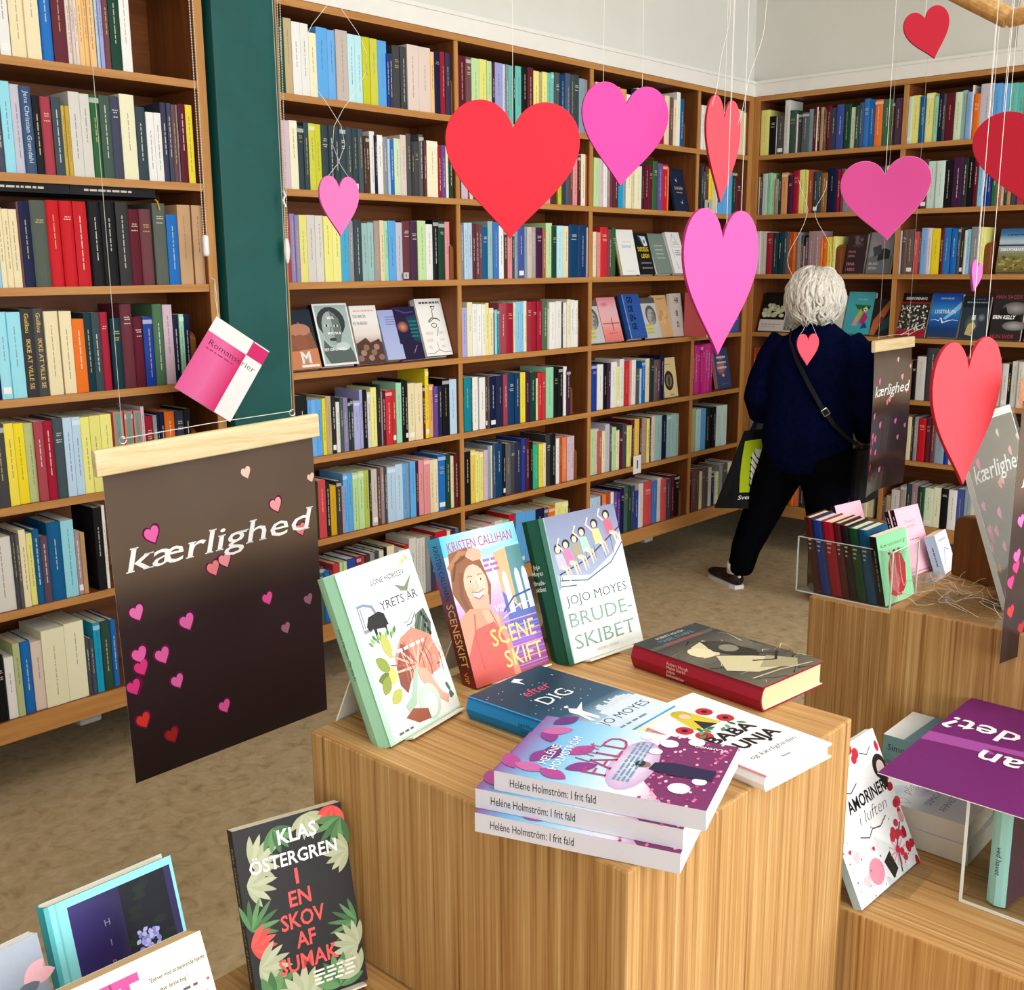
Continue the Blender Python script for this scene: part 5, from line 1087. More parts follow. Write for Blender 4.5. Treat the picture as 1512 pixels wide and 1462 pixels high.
# ---------------------------------------------------------------- bottom right plinth
def c_amor(a):
    a.rect(0, 0, 1, 1, 'f4f2f3')
    for i in range(34):
        t = i/33; x, y = [(.10+.5*t*2, .93) if t < .5 else (.93, .9-.9*(t-.5)*2)][0]; x += rnd.uniform(-.06, .05); y += rnd.uniform(-.05, .05)
        a.ell(x, y, rnd.uniform(.025, .055), rnd.uniform(.03, .05), rnd.choice(['c8283c', 'd84450', 'b01c30', 'e8a0a8']))
    for x, y in ((.26, .84), (.90, .74)): a.ell(x, y, .10, .10, '2a2628'); a.ell(x+.01, y-.02, .06, .07, 'e8d4cc'); a.poly([(x-.06, y-.05), (x+.08, y-.05), (x+.03, y-.16), (x-.02, y-.16)], '2a2628')
    for P in ([(.2, .70), (.3, .72), (.38, .69), (.5, .73)], [(.30, .40), (.42, .36), (.5, .40), (.62, .38), (.74, .42)], [(.68, .9), (.78, .86), (.86, .9)]): a.stroke(P, .010, '3a3638')
    a.text('AMORINER', .58, .57, .10, '1c1a1c', 'c', bold=.02, width=.62); a.text('i luften', .58, .46, .10, '2a282a', 'c', shear=.3, bold=-.02, width=.44)
    a.ell(.36, .14, .11, .10, 'e090a4'); a.poly([(.5, .16), (.62, .2), (.66, .06), (.56, .02)], '2a2628')
    for i in range(26): a.ell(rnd.random(), rnd.random()*.45, .008, .008, rnd.choice(['c8283c', '3a3638', 'e8a0b0']), seg=6)
    a.heart(.16, .30, .045, 'f0c4cc'); a.heart(.2, .12, .05, 'f0c4cc'); a.heart(.10, .36, .02, 'c8283c'); a.heart(.42, .28, .02, 'c8283c')
    for i in range(12): a.stroke([(.74, .16), (.74+.12*cos(.52*i), .16+.10*sin(.52*i))], .012, 'f0a8b4')
    a.stroke([(.70, .02), (.76, .2), (.9, .32)], .014, '2a2628')
    for i in range(10): a.ell(.72+.05*rnd.random()*3, .06+.3*rnd.random(), .035, .03, 'd03444')
def c_plig(a):
    a.grad(0, 0, 1, 1, ['eceaf2', 'dfe2ec', 'c4d0dc', 'e8ecf0', 'f4f6f8', '88a0a4', 'f4f4f2']); a.ell(.6, .40, .3, .14, '9c98b4', edge='dcdce8'); a.ell(.3, .56, .24, .12, 'b8d0d8', edge='dfe4ec')
    a.text('For', .22, .62, .13, '3c4450', shear=.25, bold=-.02); a.text('pligten', .34, .48, .13, '3c4450', shear=.25, bold=-.02, width=.5); a.stroke([(.1, .56), (.2, .48), (.12, .42), (.06, .5)], .008, '4a525c')
    a.text('SIMONA', .52, .30, .085, '5c6470', 'c', serif=.03, bold=-.01, width=.62); a.text('AHRNSTEDT', .5, .19, .085, '5c6470', 'c', serif=.03, bold=-.01, width=.7)
def c_sim2(a): a.grad(0, 0, 1, 1, ['e6ecee', 'f4f6f6', 'e8f0f0', '6c8890', 'a8b8b8', 'f2f4f2']); a.rect(.0, .60, 1, .615, '3c8ca0'); a.poly([(0, .70), (.4, .74), (.8, .68), (1, .74), (1, .82), (0, .84)], '5c7a86'); words(a, rnd, .3, .8, .45, .04, 'e0b8a8')
G3 = 'books displayed on the bottom right plinth'
def lean3(label, p, yaw, tilt, w, h, t, *a, **k): return lean(label, p, LZ, yaw, tilt, w, h, t, *a, **k)
lean3('white square cover with red blossoms and black title, on a clear easel', (1.282, .534), -2.5, 25.5, .176, .198, .012, 'f4f2f3', 'b8ccd0', c_amor, hard=False, pages='f4f2ee', group=G3)
mb = MB()
mb.prism([(1.33, .532, LZ+.0005), (1.352, .500, LZ+.0005), (1.440, .500, LZ+.0005), (1.45, .532, LZ+.0005)], (0, 0, .003)); mb.prism([(1.36, .53, LZ+.004), (1.42, .53, LZ+.004), (1.41, .615, LZ+.16), (1.37, .615, LZ+.16)], (0, -.003, .001)); 
tag(mb.build('display_easel', 'acrylic', org=(1.39, .53, LZ)), 'clear acrylic easel under the white cover with red blossoms', 'book stand')
# two copies of a thick romance, lying, and a third behind them
q = [onZ(x, y, LZ+.0635) for x, y in ((1344, 1204.4), (1426, 1233))]
ang = math.atan2(q[1].y-q[0].y, q[1].x-q[0].x)
def stackbook(label, z, t, art, p, g, w=.135, h=.21, front='eceaf2', spine='d6d0c4', sart=None, pg='cfc6b4'):
    return cover_book(label, flat((p[0], p[1], z), g), w, h, t, front, spine, art, sart, False, pg, G3)
for i, (lab, art) in enumerate((('lower of two pale thick paperbacks lying behind the acrylic stand', None), ('upper of two pale thick paperbacks with script title, behind the acrylic stand', c_plig))):
    stackbook(lab, LZ+.0302*(i+1)+.0008, .0295, art, (1.489+.003*i, .470+.004*i), R_(1.5*i), w=.122)
for i, lab in enumerate(('lowest pale paperback of the stack against the tall right plinth', 'middle pale paperback of the stack against the tall right plinth', 'top pale paperback with lake picture, stacked against the tall right plinth')):
    stackbook(lab, LZ+.0352*(i+1)+.0008, .0345, c_sim2 if i == 2 else None, (1.616, .447), 0, w=.119, front='e6ecee', spine='7ca0a0', sart=lambda a: a.text('Simona Ahrnstedt', .04, .3, .05, '2c3c40'), pg='e4e0d6')
# clear acrylic U-stand with a purple card over it and a turquoise book inside
mb = MB(); y1 = .447
mb.box((1.395, .10, LZ+.0005), (1.60, y1, LZ+.0045)); mb.box((1.395, y1-.004, LZ+.0045), (1.60, y1, LZ+.150)); mb.box((1.395, .10, LZ+.150), (1.60, y1, LZ+.154)); mb.box((1.395, .10, LZ+.0045), (1.60, .104, LZ+.150))
o = mb.build('acrylic_stand', 'acrylic', org=(1.5, .3, LZ)); tag(o, 'clear acrylic bridge stand under the purple card', 'display stand')
mb = MB(); mb.box((1.3935, .10, LZ+.0005), (1.395, y1, LZ+.0045), 'e0e6e4'); mb.box((1.3935, y1-.004, LZ+.0045), (1.395, y1, LZ+.150), 'e0e6e4')
mb.build('polished_edge', 'acrylic_edge', o)
cover_book('pale turquoise book standing inside the acrylic stand', frame((1.407, .392, LZ+.0055), R_(-8), 0), .14, .138, .026, '4c3440', '98d0cc', lambda a: a.rect(.05, 0, 1, 1, '4a3038'), lambda a: a.text('Hjemad ved havet'[6:], .38, .40, .055, '2c4444'), True, group=G3)
mb = MB(); z = LZ+.1555; n = 14; top = []; bot = []
Y0, Y1 = .13, .565
def card(u):                                  # the card lies flat, then its far end curls down
    s = u*.50; x0 = 1.378
    if s < .34: return (x0+s, 0)
    e = s-.34; return (x0+.34+.16*sin(e/.16*.9)/.9*1.0, -.16*(1-cos(e/.16*.9))/.9)
for i in range(n): 
    (xa, za), (xb, zb) = card(i/n), card((i+1)/n)
    mb.poly([(xa, Y0, z+za+.0012), (xb, Y0, z+zb+.0012), (xb, Y1, z+zb+.0012), (xa, Y1, z+za+.0012)], '6e2069')
    mb.poly([(xa, Y0, z+za), (xa, Y1, z+za), (xb, Y1, z+zb), (xb, Y0, z+zb)], 'f4f2f4')
    for yy in (Y0, Y1): mb.poly([(xa, yy, z+za), (xb, yy, z+zb), (xb, yy, z+zb+.0012), (xa, yy, z+za+.0012)], 'f4f2f4')
mb.poly([(1.378, Y0, z), (1.378, Y1, z), (1.378, Y1, z+.0012), (1.378, Y0, z+.0012)], 'f4f2f4')
a = Art(mb, (1.378, Y1, z+.0012), (0, -1, 0), (1, 0, 0), .435, .30, n=(0, 0, 1))
a.poly([(.0, .62), (.25, .66), (.5, .72), (1, .95), (1, .80), (.5, .60), (0, .50)], 'a04c9c'); a.poly([(.2, .60), (.34, .42), (.62, .24), (1, .1), (1, .3), (.6, .45), (.4, .62)], '6c2460'); a.poly([(.55, .42), (1, .22), (1, .60), (.7, .62)], 'a850a0')
tz = z+.0012
p0 = onZ(1403, 1073, tz); p1 = onZ(1512, 1107, tz)
mb2 = mb
def upside(s, px, py, size, endpx):
    o = onZ(px, py, tz); mbv, fs, wd = glyphs(s, .012); d = Vector((.02, 1, 0)).normalized(); up = Vector((-1, .02, 0))
    k = size/.72; out = [o - d*((wd-vx)*k) + up*(vy*k) + Vector((0, 0, .0009)) for vx, vy in mbv]; mb.faces(out, fs, 'f6f2f6')
upside('det?', 1405, 1058, .049, 0); upside('an', 1452, 1108, .049, 0)
o = mb.build('purple_card', 'print', org=(1.5, .35, z)); tag(o, 'glossy purple card with upside-down white words, over the acrylic stand', 'sign')
# ---------------------------------------------------------------- hanging foam hearts
CEIL = 3.12
def foam_heart(label, px, py, wpx, hpx, depth, yaw, roll, col, side, strings, loops=(), t=.006, tilt=0):
    """yaw: turn away from facing the camera (positive: left edge nearer); strings: offsets across the heart where threads go up"""
    c = at(px, py, depth); k = depth/F_PX
    view = (CAM - c); view.z = 0; view.normalize(); a0 = math.atan2(view.y, view.x)
    n = Vector((cos(a0+yaw), sin(a0+yaw), 0)); r = Vector((0, 0, 1)).cross(n); up = Vector((0, 0, 1))*cos(tilt) + n*sin(tilt)
    n = r.cross(up)
    r, up = r*cos(roll)+up*sin(roll), -r*sin(roll)+up*cos(roll)
    hw = wpx*k/2/max(.12, cos(yaw)); hh = hpx*k/2
    ho = heart_outline(16)
    def P(x, y, z=0): return c + r*(x*hw) + up*((y+.02)*hh) + n*z
    mb = MB(); mb.prism([P(x, y, -t/2) for x, y in ho], n*t, col, side)
    o = bevel(mb.build('foam_heart', 'foam', org=c), .0012)
    tag(o, label, 'heart', 'foam hearts hung on threads')
    for sx, sy, drift in strings:
        p = P(sx, sy); mt = MB(); top = Vector((p.x+drift, p.y, CEIL)); pts = [p.lerp(top, i/8) for i in range(9)]
        mt.tube(pts, .0005, 5); mt.build('thread', 'thread', o)
    for pts in loops:                               # curled thread, traced in heart units
        mt = MB(); mt.tube([P(x, y, z) for x, y, z in pts], .0005, 5); mt.build('thread', 'thread', o)
def wavy(x0, y0, x1, y1, amp, nw, n=22, ph=0):
    return [(x0+(x1-x0)*i/n + amp*sin(ph+nw*2*pi*i/n)*min(1, (n-i)/4), y0+(y1-y0)*i/n, .004*sin(i)) for i in range(n+1)]
foam_heart('small light pink heart, leftmost of all the hanging hearts', 501, 304, 58, 88, 2.35, R_(35), 0, 'ee76b8', 'd060a4', [], [wavy(-.7, .75, -.1, 14, 1.0, 2.5), wavy(.75, .7, .5, 14, 1.0, 2.5, ph=pi)])
foam_heart('largest scarlet heart, facing straight on', 756, 250, 198, 200, 1.95, R_(4), R_(-2), 'ec2a3c', 'b81828', [(0, .5, 0)], t=.006)
foam_heart('magenta heart right of the largest scarlet heart', 921, 199, 127, 148, 2.35, R_(22), R_(-4), 'de48a0', '8c2060', [(-.55, .85, 0), (.35, .8, 0)])
foam_heart('narrow coral heart turned sideways near the room corner', 1066, 221, 50, 152, 2.4, R_(64), R_(-2), 'ee4a58', 'a01c28', [(.05, .5, 0), (.45, .6, 0)], [wavy(-.9, .5, -1.6, 6, 1.2, .6), wavy(.6, .3, 2.6, 6, .8, .5)])
foam_heart('tall bright pink heart above the person\'s left', 1063, 416, 108, 216, 1.8, R_(52), R_(-1), 'ec5aa6', 'b42c78', [(.12, .5, 0), (.5, .8, 0)])
foam_heart('tiny coral heart hanging behind the navy-clad back', 1192, 516, 31, 48, 3.3, R_(36), 0, 'f45064', 'c03040', [], [wavy(-.9, .7, -1.5, 10, .9, 1.5), wavy(.9, .7, 1.0, 10, .9, 1.5, ph=pi)])
foam_heart('crimson heart tilted against the bare wall at top right', 1371, 50, 64, 74, 2.3, R_(12), R_(17), 'b4142c', '7c0c1c', [(0, .55, 0)])
foam_heart('dusky magenta heart over the right-hand shelves', 1308, 294, 127, 120, 2.3, R_(3), R_(5), 'd44a92', 'e8a0c4', [(0, .5, 0)])
foam_heart('big crimson heart cut by the right edge', 1530, 234, 176, 150, 1.9, R_(-10), R_(3), 'ba1830', '84101f', [(-.55, .4, 0), (-.45, .5, .01)])
foam_heart('tall coral heart in front of the acrylic sign', 1425, 608, 92, 222, 1.62, R_(58), R_(3), 'f24a54', 'b01824', [(.05, .5, 0), (.5, .8, 0)])
foam_heart('thin lilac heart seen edge-on at right', 1440, 408, 15, 46, 2.4, R_(70), R_(-14), 'c06cb4', '9a4c90', [(-.1, .6, 0), (.5, .8, 0)])

# ---------------------------------------------------------------- kaerlighed banners
BH = [(.645, .094, .5, 'f4c8b8'), (.786, .22, .62, 'f6a8a8'), (.91, .322, .55, 'e88880'), (.184, .225, .68, 'ee6cb0'), (.451, .378, .62, 'f28890'), (.51, .361, .62, 'f4a0a4'), (.71, .528, .55, 'ee5ca8'),
      (.084, .454, .64, 'f47cc0'), (.305, .528, .70, 'f070b8'), (.929, .573, .5, 'a06884'), (.796, .65, .5, 'a87088'), (.077, .589, .68, 'f26cb4'), (.178, .613, .68, 'f26cb4'), (.079, .631, .64, 'e8408c'),
      (.02, .686, .64, 'e8408c'), (.235, .712, .6, 'f070b8'), (.45, .851, .58, 'ee64b0'), (.064, .803, .64, 'e83c34'), (.186, .885, .62, 'b02c24'), (.985, .154, .4, 'f4c8b8')]
def print_kaer(a, halo=True):
    a.grad(0, 0, 1, 1, ['2a1f20', '2c2022', '2e2124', '312427', '33262a', '33272a', '362a2c', '4a3c37', '685648', '6a584a', '66564a', '625246', '5c4c42']); a.gradx(0, .0, .12, 1, ['30282a', '2a2022'])if False else None
    for x, y, rx, c in ((.3, .45, .35, '3c1e38'), (.25, .3, .3, '42183a'), (.62, .64, .22, '58143c'), (.75, .9, .4, '584a40')): a.ell(x, y, rx, rx*.6, c, edge=None) if False else None
    for u, v, s, c in BH:
        a.heart(max(.07*s, min(1-.06*s, u)), 1-v, .056*s*1.25, '6c1648', rot=.28, sx=.85) if halo and s > .5 else None
    for u, v, s, c in BH:
        uu = max(.058*s, min(1-.05*s, u)); a.heart(uu, 1-v, .056*s, c, rot=.28, sx=.85)
    a.text('kærlighed', .055, 1-.324, .108, 'ffffff', shear=.17, serif=.03, width=.90, bold=.004)
def banner(label, tl, w, h, yaw, tilt=0, roll=0, curl=.0, rail=True, hang=True, name='banner', over=.012):
    r = Vector((cos(yaw), sin(yaw), 0)); n = Vector((sin(yaw), -cos(yaw), 0)); u = Vector((0, 0, 1))*cos(tilt)-n*sin(tilt); n = r.cross(u)
    r, u = r*cos(roll)+u*sin(roll), -r*sin(roll)+u*cos(roll); tl = Vector(tl)
    root = empty(name, tl, label, 'banner', 'printed banners hung from the ceiling')
    mb = MB()
    a = Art(mb, tl-u*h, r, u, w, h); a.nx = 14 if curl else 1; a.ny = 3 if curl else 1; print_kaer(a)
    a.poly([(0, 0), (0, 1), (1, 1), (1, 0)], 'e8e4e0') if False else None
    for i in range(12):
        for j in range(a.nx):
            c = lambda s, t: tl - u*(h*s/12) + r*(w*t/a.nx) - n*.0006
            mb.poly([c(i, j), c(i, j+1), c(i+1, j+1), c(i+1, j)], 'f0eeea')
    if curl:                                       # a soft roll in the hanging sheet
        seg = []
        for i, q in enumerate(mb.v):
            d = q-tl; x = d.dot(r)/w; y = -d.dot(u)/h; mb.v[i] = q - n*(curl*(sin(pi*x)*y*.6 + .5*y*y))
    mb.build('printed_sheet', 'poster', root)
    mb = MB(); c = tl - r*over; k = .0085
    prof = [(-.010, -k), (-.012, -k*.5), (-.012, k*.5), (-.010, k), (.030, k), (.034, k*.5), (.034, -k*.5), (.030, -k)]
    mb.prism([c + u*p + n*q for p, q in prof], r*(w+2*over)); bevel(mb.build('wooden_rail', 'pale_wood', root), .0015)
    ra, rb = tl+r*(w*.10)+u*.037, tl+r*(w*.90)+u*.037
    for q in (ra, rb):
        mt = MB(); mt.tube([q+r*(.006*cos(t*pi/6))+u*(.006+.006*sin(t*pi/6)) for t in range(13)], .0009, 5); mt.build('eyelet', 'metal', root)
    mt = MB(); mt.tube([ra+u*.009, ra.lerp(rb, .5)+u*.011, rb+u*.009], .0007, 5); mt.build('cord', 'thread', root)
    if hang:
        for q in (ra, rb):
            mt = MB(); mt.tube([q+u*.012, Vector((q.x, q.y, CEIL))], .0005, 5); mt.build('hanging_thread', 'dark_thread', root)
    return root
banner('large dark hanging banner with pink hearts and white italic word, left', (.869, 1.719, 1.170), .42, .594, R_(-3.9), R_(-2.9), R_(2.6))
banner('dark heart banner hanging just right of the person in navy', (4.134, 1.822, 1.172), .42, .594, R_(3.1), R_(2.8), R_(-.5), curl=.05)
tlb = onX(1511, 592, 1.69); banner('dark heart banner cut off by the right edge', tlb, .29, .41, R_(-12), 0, R_(0), over=-.002)

# acrylic sign with the same print, on the right plinth
X = frame((1.842, .556, PZ+.004), R_(1.1), R_(19.7)); w, h = .30, .325
root = empty('acrylic_sign', None, 'acrylic sign holder with dark heart poster on right plinth', 'sign', mat=X)
mb = MB(); a = Art(mb, (0, 0, -.001), (1, 0, 0), (0, 1, 0), w, h)
a.rect(0, 0, 1, 1, 'f2f0ee'); a2 = Art(mb, (.006, .004, -.0005), (1, 0, 0), (0, 1, 0), w-.012, h-.018); print_kaer(a2, False)
mb.poly([(0, 0, -.0012), (0, h, -.0012), (w, h, -.0012), (w, 0, -.0012)], 'e6e4e2'); mb.build('poster', 'poster', root, local=True)
mb = MB(); mb.box((-.003, -.001, .001), (w+.003, h+.002, .0035))
mb.build('acrylic_panel', 'acrylic', root, local=True)
mb = MB(); mb.box((-.0045, -.001, -.005), (-.003, h+.002, .004)); mb.build('polished_edge', 'acrylic_edge', root, local=True)
mb = MB(); inv = X.inverted()
for a_, b_ in (((1.842, .33, PZ+.0005), (2.16, .60, PZ+.0035)),):
    mb.X = inv; mb.box(a_, b_); mb.X = None
mb.build('acrylic_foot', 'acrylic', root, local=True)
# brown block with rounded top
ba, bb = onZ(1403, 847, PZ), onZ(1475, 873, PZ); d = (bb-ba); L = d.length; d.normalize(); nn = Vector((-d.y, d.x, 0)); nn = nn if nn.x > 0 else -nn
ht = .118; prof = [(0, 0), (L, 0)] + [(L/2+L/2*abs(cos(t))**.6*(1 if cos(t) > 0 else -1), ht-.03+.03*sin(t)**.6) for t in [pi*i/14 for i in range(15)]]
mb = MB(); mb.prism([ba + d*x + Vector((0, 0, z)) for x, z in prof], nn*.022)
tag(bevel(mb.build('wooden_block', 'block', org=ba), .003), 'brown wooden board with rounded top standing on right plinth', 'wooden block')
mb = MB(); rr = random.Random(4)
for i in range(12):                                # tangle of loose thread beside the block
    c = Vector((1.90+rr.uniform(-.07, .06), .62+rr.uniform(-.07, .05), PZ+.004)); p = [c]
    th = rr.uniform(0, 6)
    for j in range(12): th += rr.uniform(-.2, .9); p.append(p[-1] + Vector((cos(th)*.014, sin(th)*.014, 0))); p[-1].z = PZ+.003+.012*abs(sin(j*.5+i))
    mb.tube(p, .0005, 4)
tag(mb.build('thread_tangle', 'thread', org=(1.9, .6, PZ)), 'tangle of loose white thread lying in front of the brown block', 'thread')
mb = MB(); mb.box((1.742, .40, PZ+.0004), (1.89, .69, PZ+.0024)); tag(mb.build('acrylic_sheet', 'acrylic', org=(1.8, .55, PZ)), 'thin clear acrylic sheet lying on right plinth', 'acrylic sheet')

# ---------------------------------------------------------------- clear tray of books on the far right plinth
TZ = LZ+.0005; tx, ty0, ty1, td, thh = 2.566, 1.050, 1.306, .16, .148
mb = MB(); k = .003
mb.box((tx, ty0, TZ), (tx+td, ty1, TZ+k)); mb.box((tx, ty0, TZ+k), (tx+k, ty1, TZ+thh)); mb.box((tx+k, ty1-k, TZ+k), (tx+td, ty1, TZ+thh)); mb.box((tx+k, ty0, TZ+k), (tx+td, ty0+k, TZ+thh)); mb.box((tx+td-k, ty0+k, TZ+k), (tx+td, ty1-k, TZ+thh*.5))
tray = mb.build('book_tray', 'acrylic', org=(tx, ty0, TZ)); tag(tray, 'clear acrylic tray full of upright books on far right plinth', 'tray')
mb = MB(); e = .0016
for a_, b_ in (((tx-e, ty0, TZ+thh), (tx+e, ty1, TZ+thh+e)), ((tx-e, ty1-e, TZ), (tx+e, ty1+e, TZ+thh)), ((tx-e, ty0-e, TZ), (tx+e, ty0+e, TZ+thh)), ((tx-e, ty0, TZ-.0003), (tx, ty1, TZ+k)), ((tx, ty0-e, TZ+thh), (tx+td, ty0+e, TZ+thh+e)), ((tx+td-e, ty0-e, TZ), (tx+td+e, ty0+e, TZ+thh))): mb.box(a_, b_)
mb.build('polished_edge', 'acrylic_edge', tray)
trayb = [('4a1818', 'dark brown-red', 1.262, 1.241, .196), ('1c3a88', 'blue', 1.240, 1.214, .192), ('a8152c', 'crimson', 1.213, 1.182, .192), ('5c161e', 'dark red', 1.181, 1.162, .193), ('221418', 'near-black', 1.161, 1.142, .190), ('17452c', 'dark green', 1.141, 1.116, .186), ('125078', 'petrol blue', 1.115, 1.090, .186)]
for i, (c, nm, y1, y0, h) in enumerate(trayb):
    t = y1-y0; X = Matrix.Translation((tx+.010, y1, TZ+k+.0006)) @ Matrix.Rotation(R_(-7), 4, 'X') @ Matrix(((0, 0, 1, 0), (-1, 0, 0, 0), (0, 1, 0, 0), (0, 0, 0, 1))) 
    X = Matrix.Translation((tx+.010, 0, TZ+k+.0006)) @ Matrix(((0, 0, -1, 0), (1, 0, 0, 0), (0, 1, 0, 0), (0, 0, 0, 1)))
    # local: x along thickness, y up, spine facing -X of the room
    mb = MB(); lx = .10
    def put(b_):
        b_.X = Matrix.Translation((tx+.010, y1, TZ+k+.0006)) @ Matrix.Shear('XY', 4, (0, 0)) if False else None
    sh = .20
    def V(x, y, z): return (tx+.010+x, y1 - y + sh*z, TZ+k+.0006+z)
    r_ = .004
    prof = [(.125, 0), (r_, 0), (0, t*.25), (0, t*.75), (r_, t), (.125, t), (.125, t-.002), (r_+.002, t-.002), (r_+.002, .002), (.125, .002)]
    lo = [V(x, y, 0) for x, y in prof]; hi = [V(x, y, h) for x, y in prof]; n_ = len(prof)
    mb.faces(lo+hi, [tuple(range(n_)), tuple(range(2*n_-1, n_-1, -1))] + [(i_, n_+i_, n_+(i_+1) % n_, (i_+1) % n_) for i_ in range(n_)], c)
    for j in range(3):
        zz = h*(.70-.06*j); mb.faces([V(-.0004, t*.28, zz), V(-.0004, t*(.72-.1*j), zz), V(-.0004, t*(.72-.1*j), zz+.004), V(-.0004, t*.28, zz+.004)], [(0, 1, 2, 3)], 'cfc8b8')
    o = mb.build('book', 'spine', org=V(0, 0, 0)); tag(o, '%s book standing in the clear tray' % nm, 'book', 'books in the clear tray')
    mp = MB(); q = [(r_+.002, .002), (.122, .002), (.122, t-.002), (r_+.002, t-.002)]
    lo = [V(x, y, .003) for x, y in q]; hi = [V(x, y, h-.003) for x, y in q]
    mp.faces(lo+hi, [(3, 2, 1, 0), (4, 5, 6, 7)] + [(i_, (i_+1) % 4, 4+(i_+1) % 4, 4+i_) for i_ in range(4)], 'e4d8bc'); mp.build('page_block', 'pages', o)
def c_kaer(a):
    a.rect(0, 0, 1, 1, '8fd4a0'); a.text('Kærestesorg', .5, .82, .10, '26302c', 'c', shear=.2, bold=-.01, width=.82)
    a.poly([(.22, .14), (.26, .52), (.36, .68), (.54, .72), (.74, .66), (.84, .5), (.78, .2), (.6, .08), (.4, .08)], 'b02a34'); a.poly([(.3, .2), (.36, .5), (.5, .56), (.6, .3), (.5, .12)], 'd06870')
    for x in (.36, .52, .68): a.ell(x, .72, .05, .06, '7c2c2c'); a.stroke([(x, .66), (x-.03, .4), (x, .2)], .02, 'e0a0a0')
    a.stroke([(.45, .1), (.46, .02)], .04, 'd8b8a8'); a.stroke([(.62, .12), (.63, .02)], .04, 'd8b8a8')
G4 = 'books in the clear tray'
cover_book('mint green cover with red figures, front of the clear tray', frame((2.574, 1.064, TZ+k+.001), R_(-22), R_(6)) @ Matrix.Rotation(R_(9), 4, 'Z'), .100, .182, .024, '8fd4a0', '0e1014', c_kaer, lambda a: words(a, rnd, .2, .8, .45, .12, 'a8a8a0'), False, group=G4)
def c_vers(a):
    a.rect(0, 0, 1, 1, 'f2b8cc'); a.rect(.14, .06, .84, .95, 'f6c4d4'); a.rect(.15, .07, .83, .94, 'f4bccc')
    a.text('We meet of', .5, .76, .08, '7c5460', 'c', serif=.03, bold=-.012, width=.42); a.text('and verse', .5, .69, .08, '7c5460', 'c', serif=.03, bold=-.012, width=.36); words(a, rnd, .32, .7, .5, .02, 'b07c8c'); a.rect(0, .03, 1, .05, 'd88ca4')
for i, (p, y, lab, t) in enumerate((((2.89, 1.128), -8.3, 'right-hand front copy of the pink books with black spines', .013), ((2.902, 1.145), -8.3, None, .013), ((2.83, 1.275), -9, 'left-hand pink book with black spine, behind the clear tray', .016))):
    if i == 1: continue
    cover_book(lab, frame((*p, LZ+.002), R_(y), R_(20.5)), .124, .19, t, 'f2b8cc', '1a1214', c_vers, lambda a: words(a, rnd, .1, .9, .4, .2, 'd8c8c8'), False, group='pink books behind the clear tray')
X = frame((2.888, 1.128, LZ+.002), R_(-8.3), R_(20.5)) @ Matrix.Translation((-.004, 0, -.0145))
cover_book('pink book with black spine right behind another pink book', X, .124, .19, .013, 'f2b8cc', '1a1214', None, lambda a: words(a, rnd, .1, .9, .4, .2, 'd8c8c8'), False, group='pink books behind the clear tray')
q_ = onZ(1396, 848, LZ+.004)
cover_book('small pale blue thick book leaning left of the brown block', frame((q_.x, q_.y, LZ+.004), R_(4), R_(20)), .10, .112, .030, 'd4d4ec', 'b4cce4', lambda a: [a.stroke([(.2, .2), (.5, .6), (.8, .5)], .03, '8c84a8'), words(a, rnd, .2, .8, .8, .03, '8c84a8')], lambda a: words(a, rnd, .3, .8, .45, .12, '4a6c9c'), False, pages='e0d0b4', group=None)
mb = MB(); rr = random.Random(9)
mb.prism([(2.75, 1.02, LZ+.0005), (2.86, .96, LZ+.0005), (2.93, 1.08, LZ+.0005), (2.80, 1.12, LZ+.0005)], (0, 0, .02)); mb.prism([(2.77, 1.03, LZ+.022), (2.84, .97, LZ+.022), (2.91, 1.06, LZ+.022), (2.82, 1.10, LZ+.022)], (0, 0, .004))
tag(mb.build('acrylic_block', 'acrylic', org=(2.84, 1.05, LZ)), 'loose clear acrylic pieces lying between tray and pink books', 'acrylic')

# ---------------------------------------------------------------- pink-and-white booklet hung from the shelf end
sc_ = 1.13; P0 = Vector((0, 0, CAM_H))
def grow(p): return P0 + (Vector(p)-P0)*sc_
yaw, tilt, roll = R_(-11.7), R_(20.1), R_(-38.7); r = Vector((cos(yaw), sin(yaw), 0)); n = Vector((sin(yaw), -cos(yaw), 0)); u = Vector((0, 0, 1))*cos(tilt)-n*sin(tilt)
r, u = r*cos(roll)+u*sin(roll), -r*sin(roll)+u*cos(roll); n = r.cross(u); w, h = .165*sc_, .235*sc_; tl = grow((1.635, 2.533, 1.375))
mb = MB(); bl = tl-u*h
mb.prism([bl-n*.004, bl+r*w-n*.004, bl+r*w+u*h-n*.004, bl+u*h-n*.004], n*.004, 'f2f0ee')
a = Art(mb, bl, r, u, w, h); a.rect(0, 0, 1, 1, 'f5f3f2'); a.gradx(0, 0, .70, .80, ['e85a98', 'ec6ca4', 'd8206c']); a.rect(.70, .80, 1, 1, 'd8246c'); a.rect(.72, .985, 1, 1, 'f5f3f2')
a.text('Romanserier', .10, .655, .105, '2a2028', serif=.035, bold=-.008, width=.84); words(a, rnd, .10, .62, .60, .018, 'b03468')
o = mb.build('booklet', 'print', org=tl); tag(o, 'pink and white booklet hanging askew on string by the green pillar', 'booklet')
mt = MB(); hook = onY(317, 413, D1-.008); p = tl+r*.012-u*.012
mt.tube([p, p.lerp(hook, .5)+Vector((.002, 0, 0)), hook, hook+Vector((-.01, .004, .004))], .0012, 5); mt.tube([p+Vector((.004, 0, 0)), p.lerp(hook, .6)+Vector((-.004, 0, 0)), hook], .0012, 5); mt.build('string', 'thread', o)

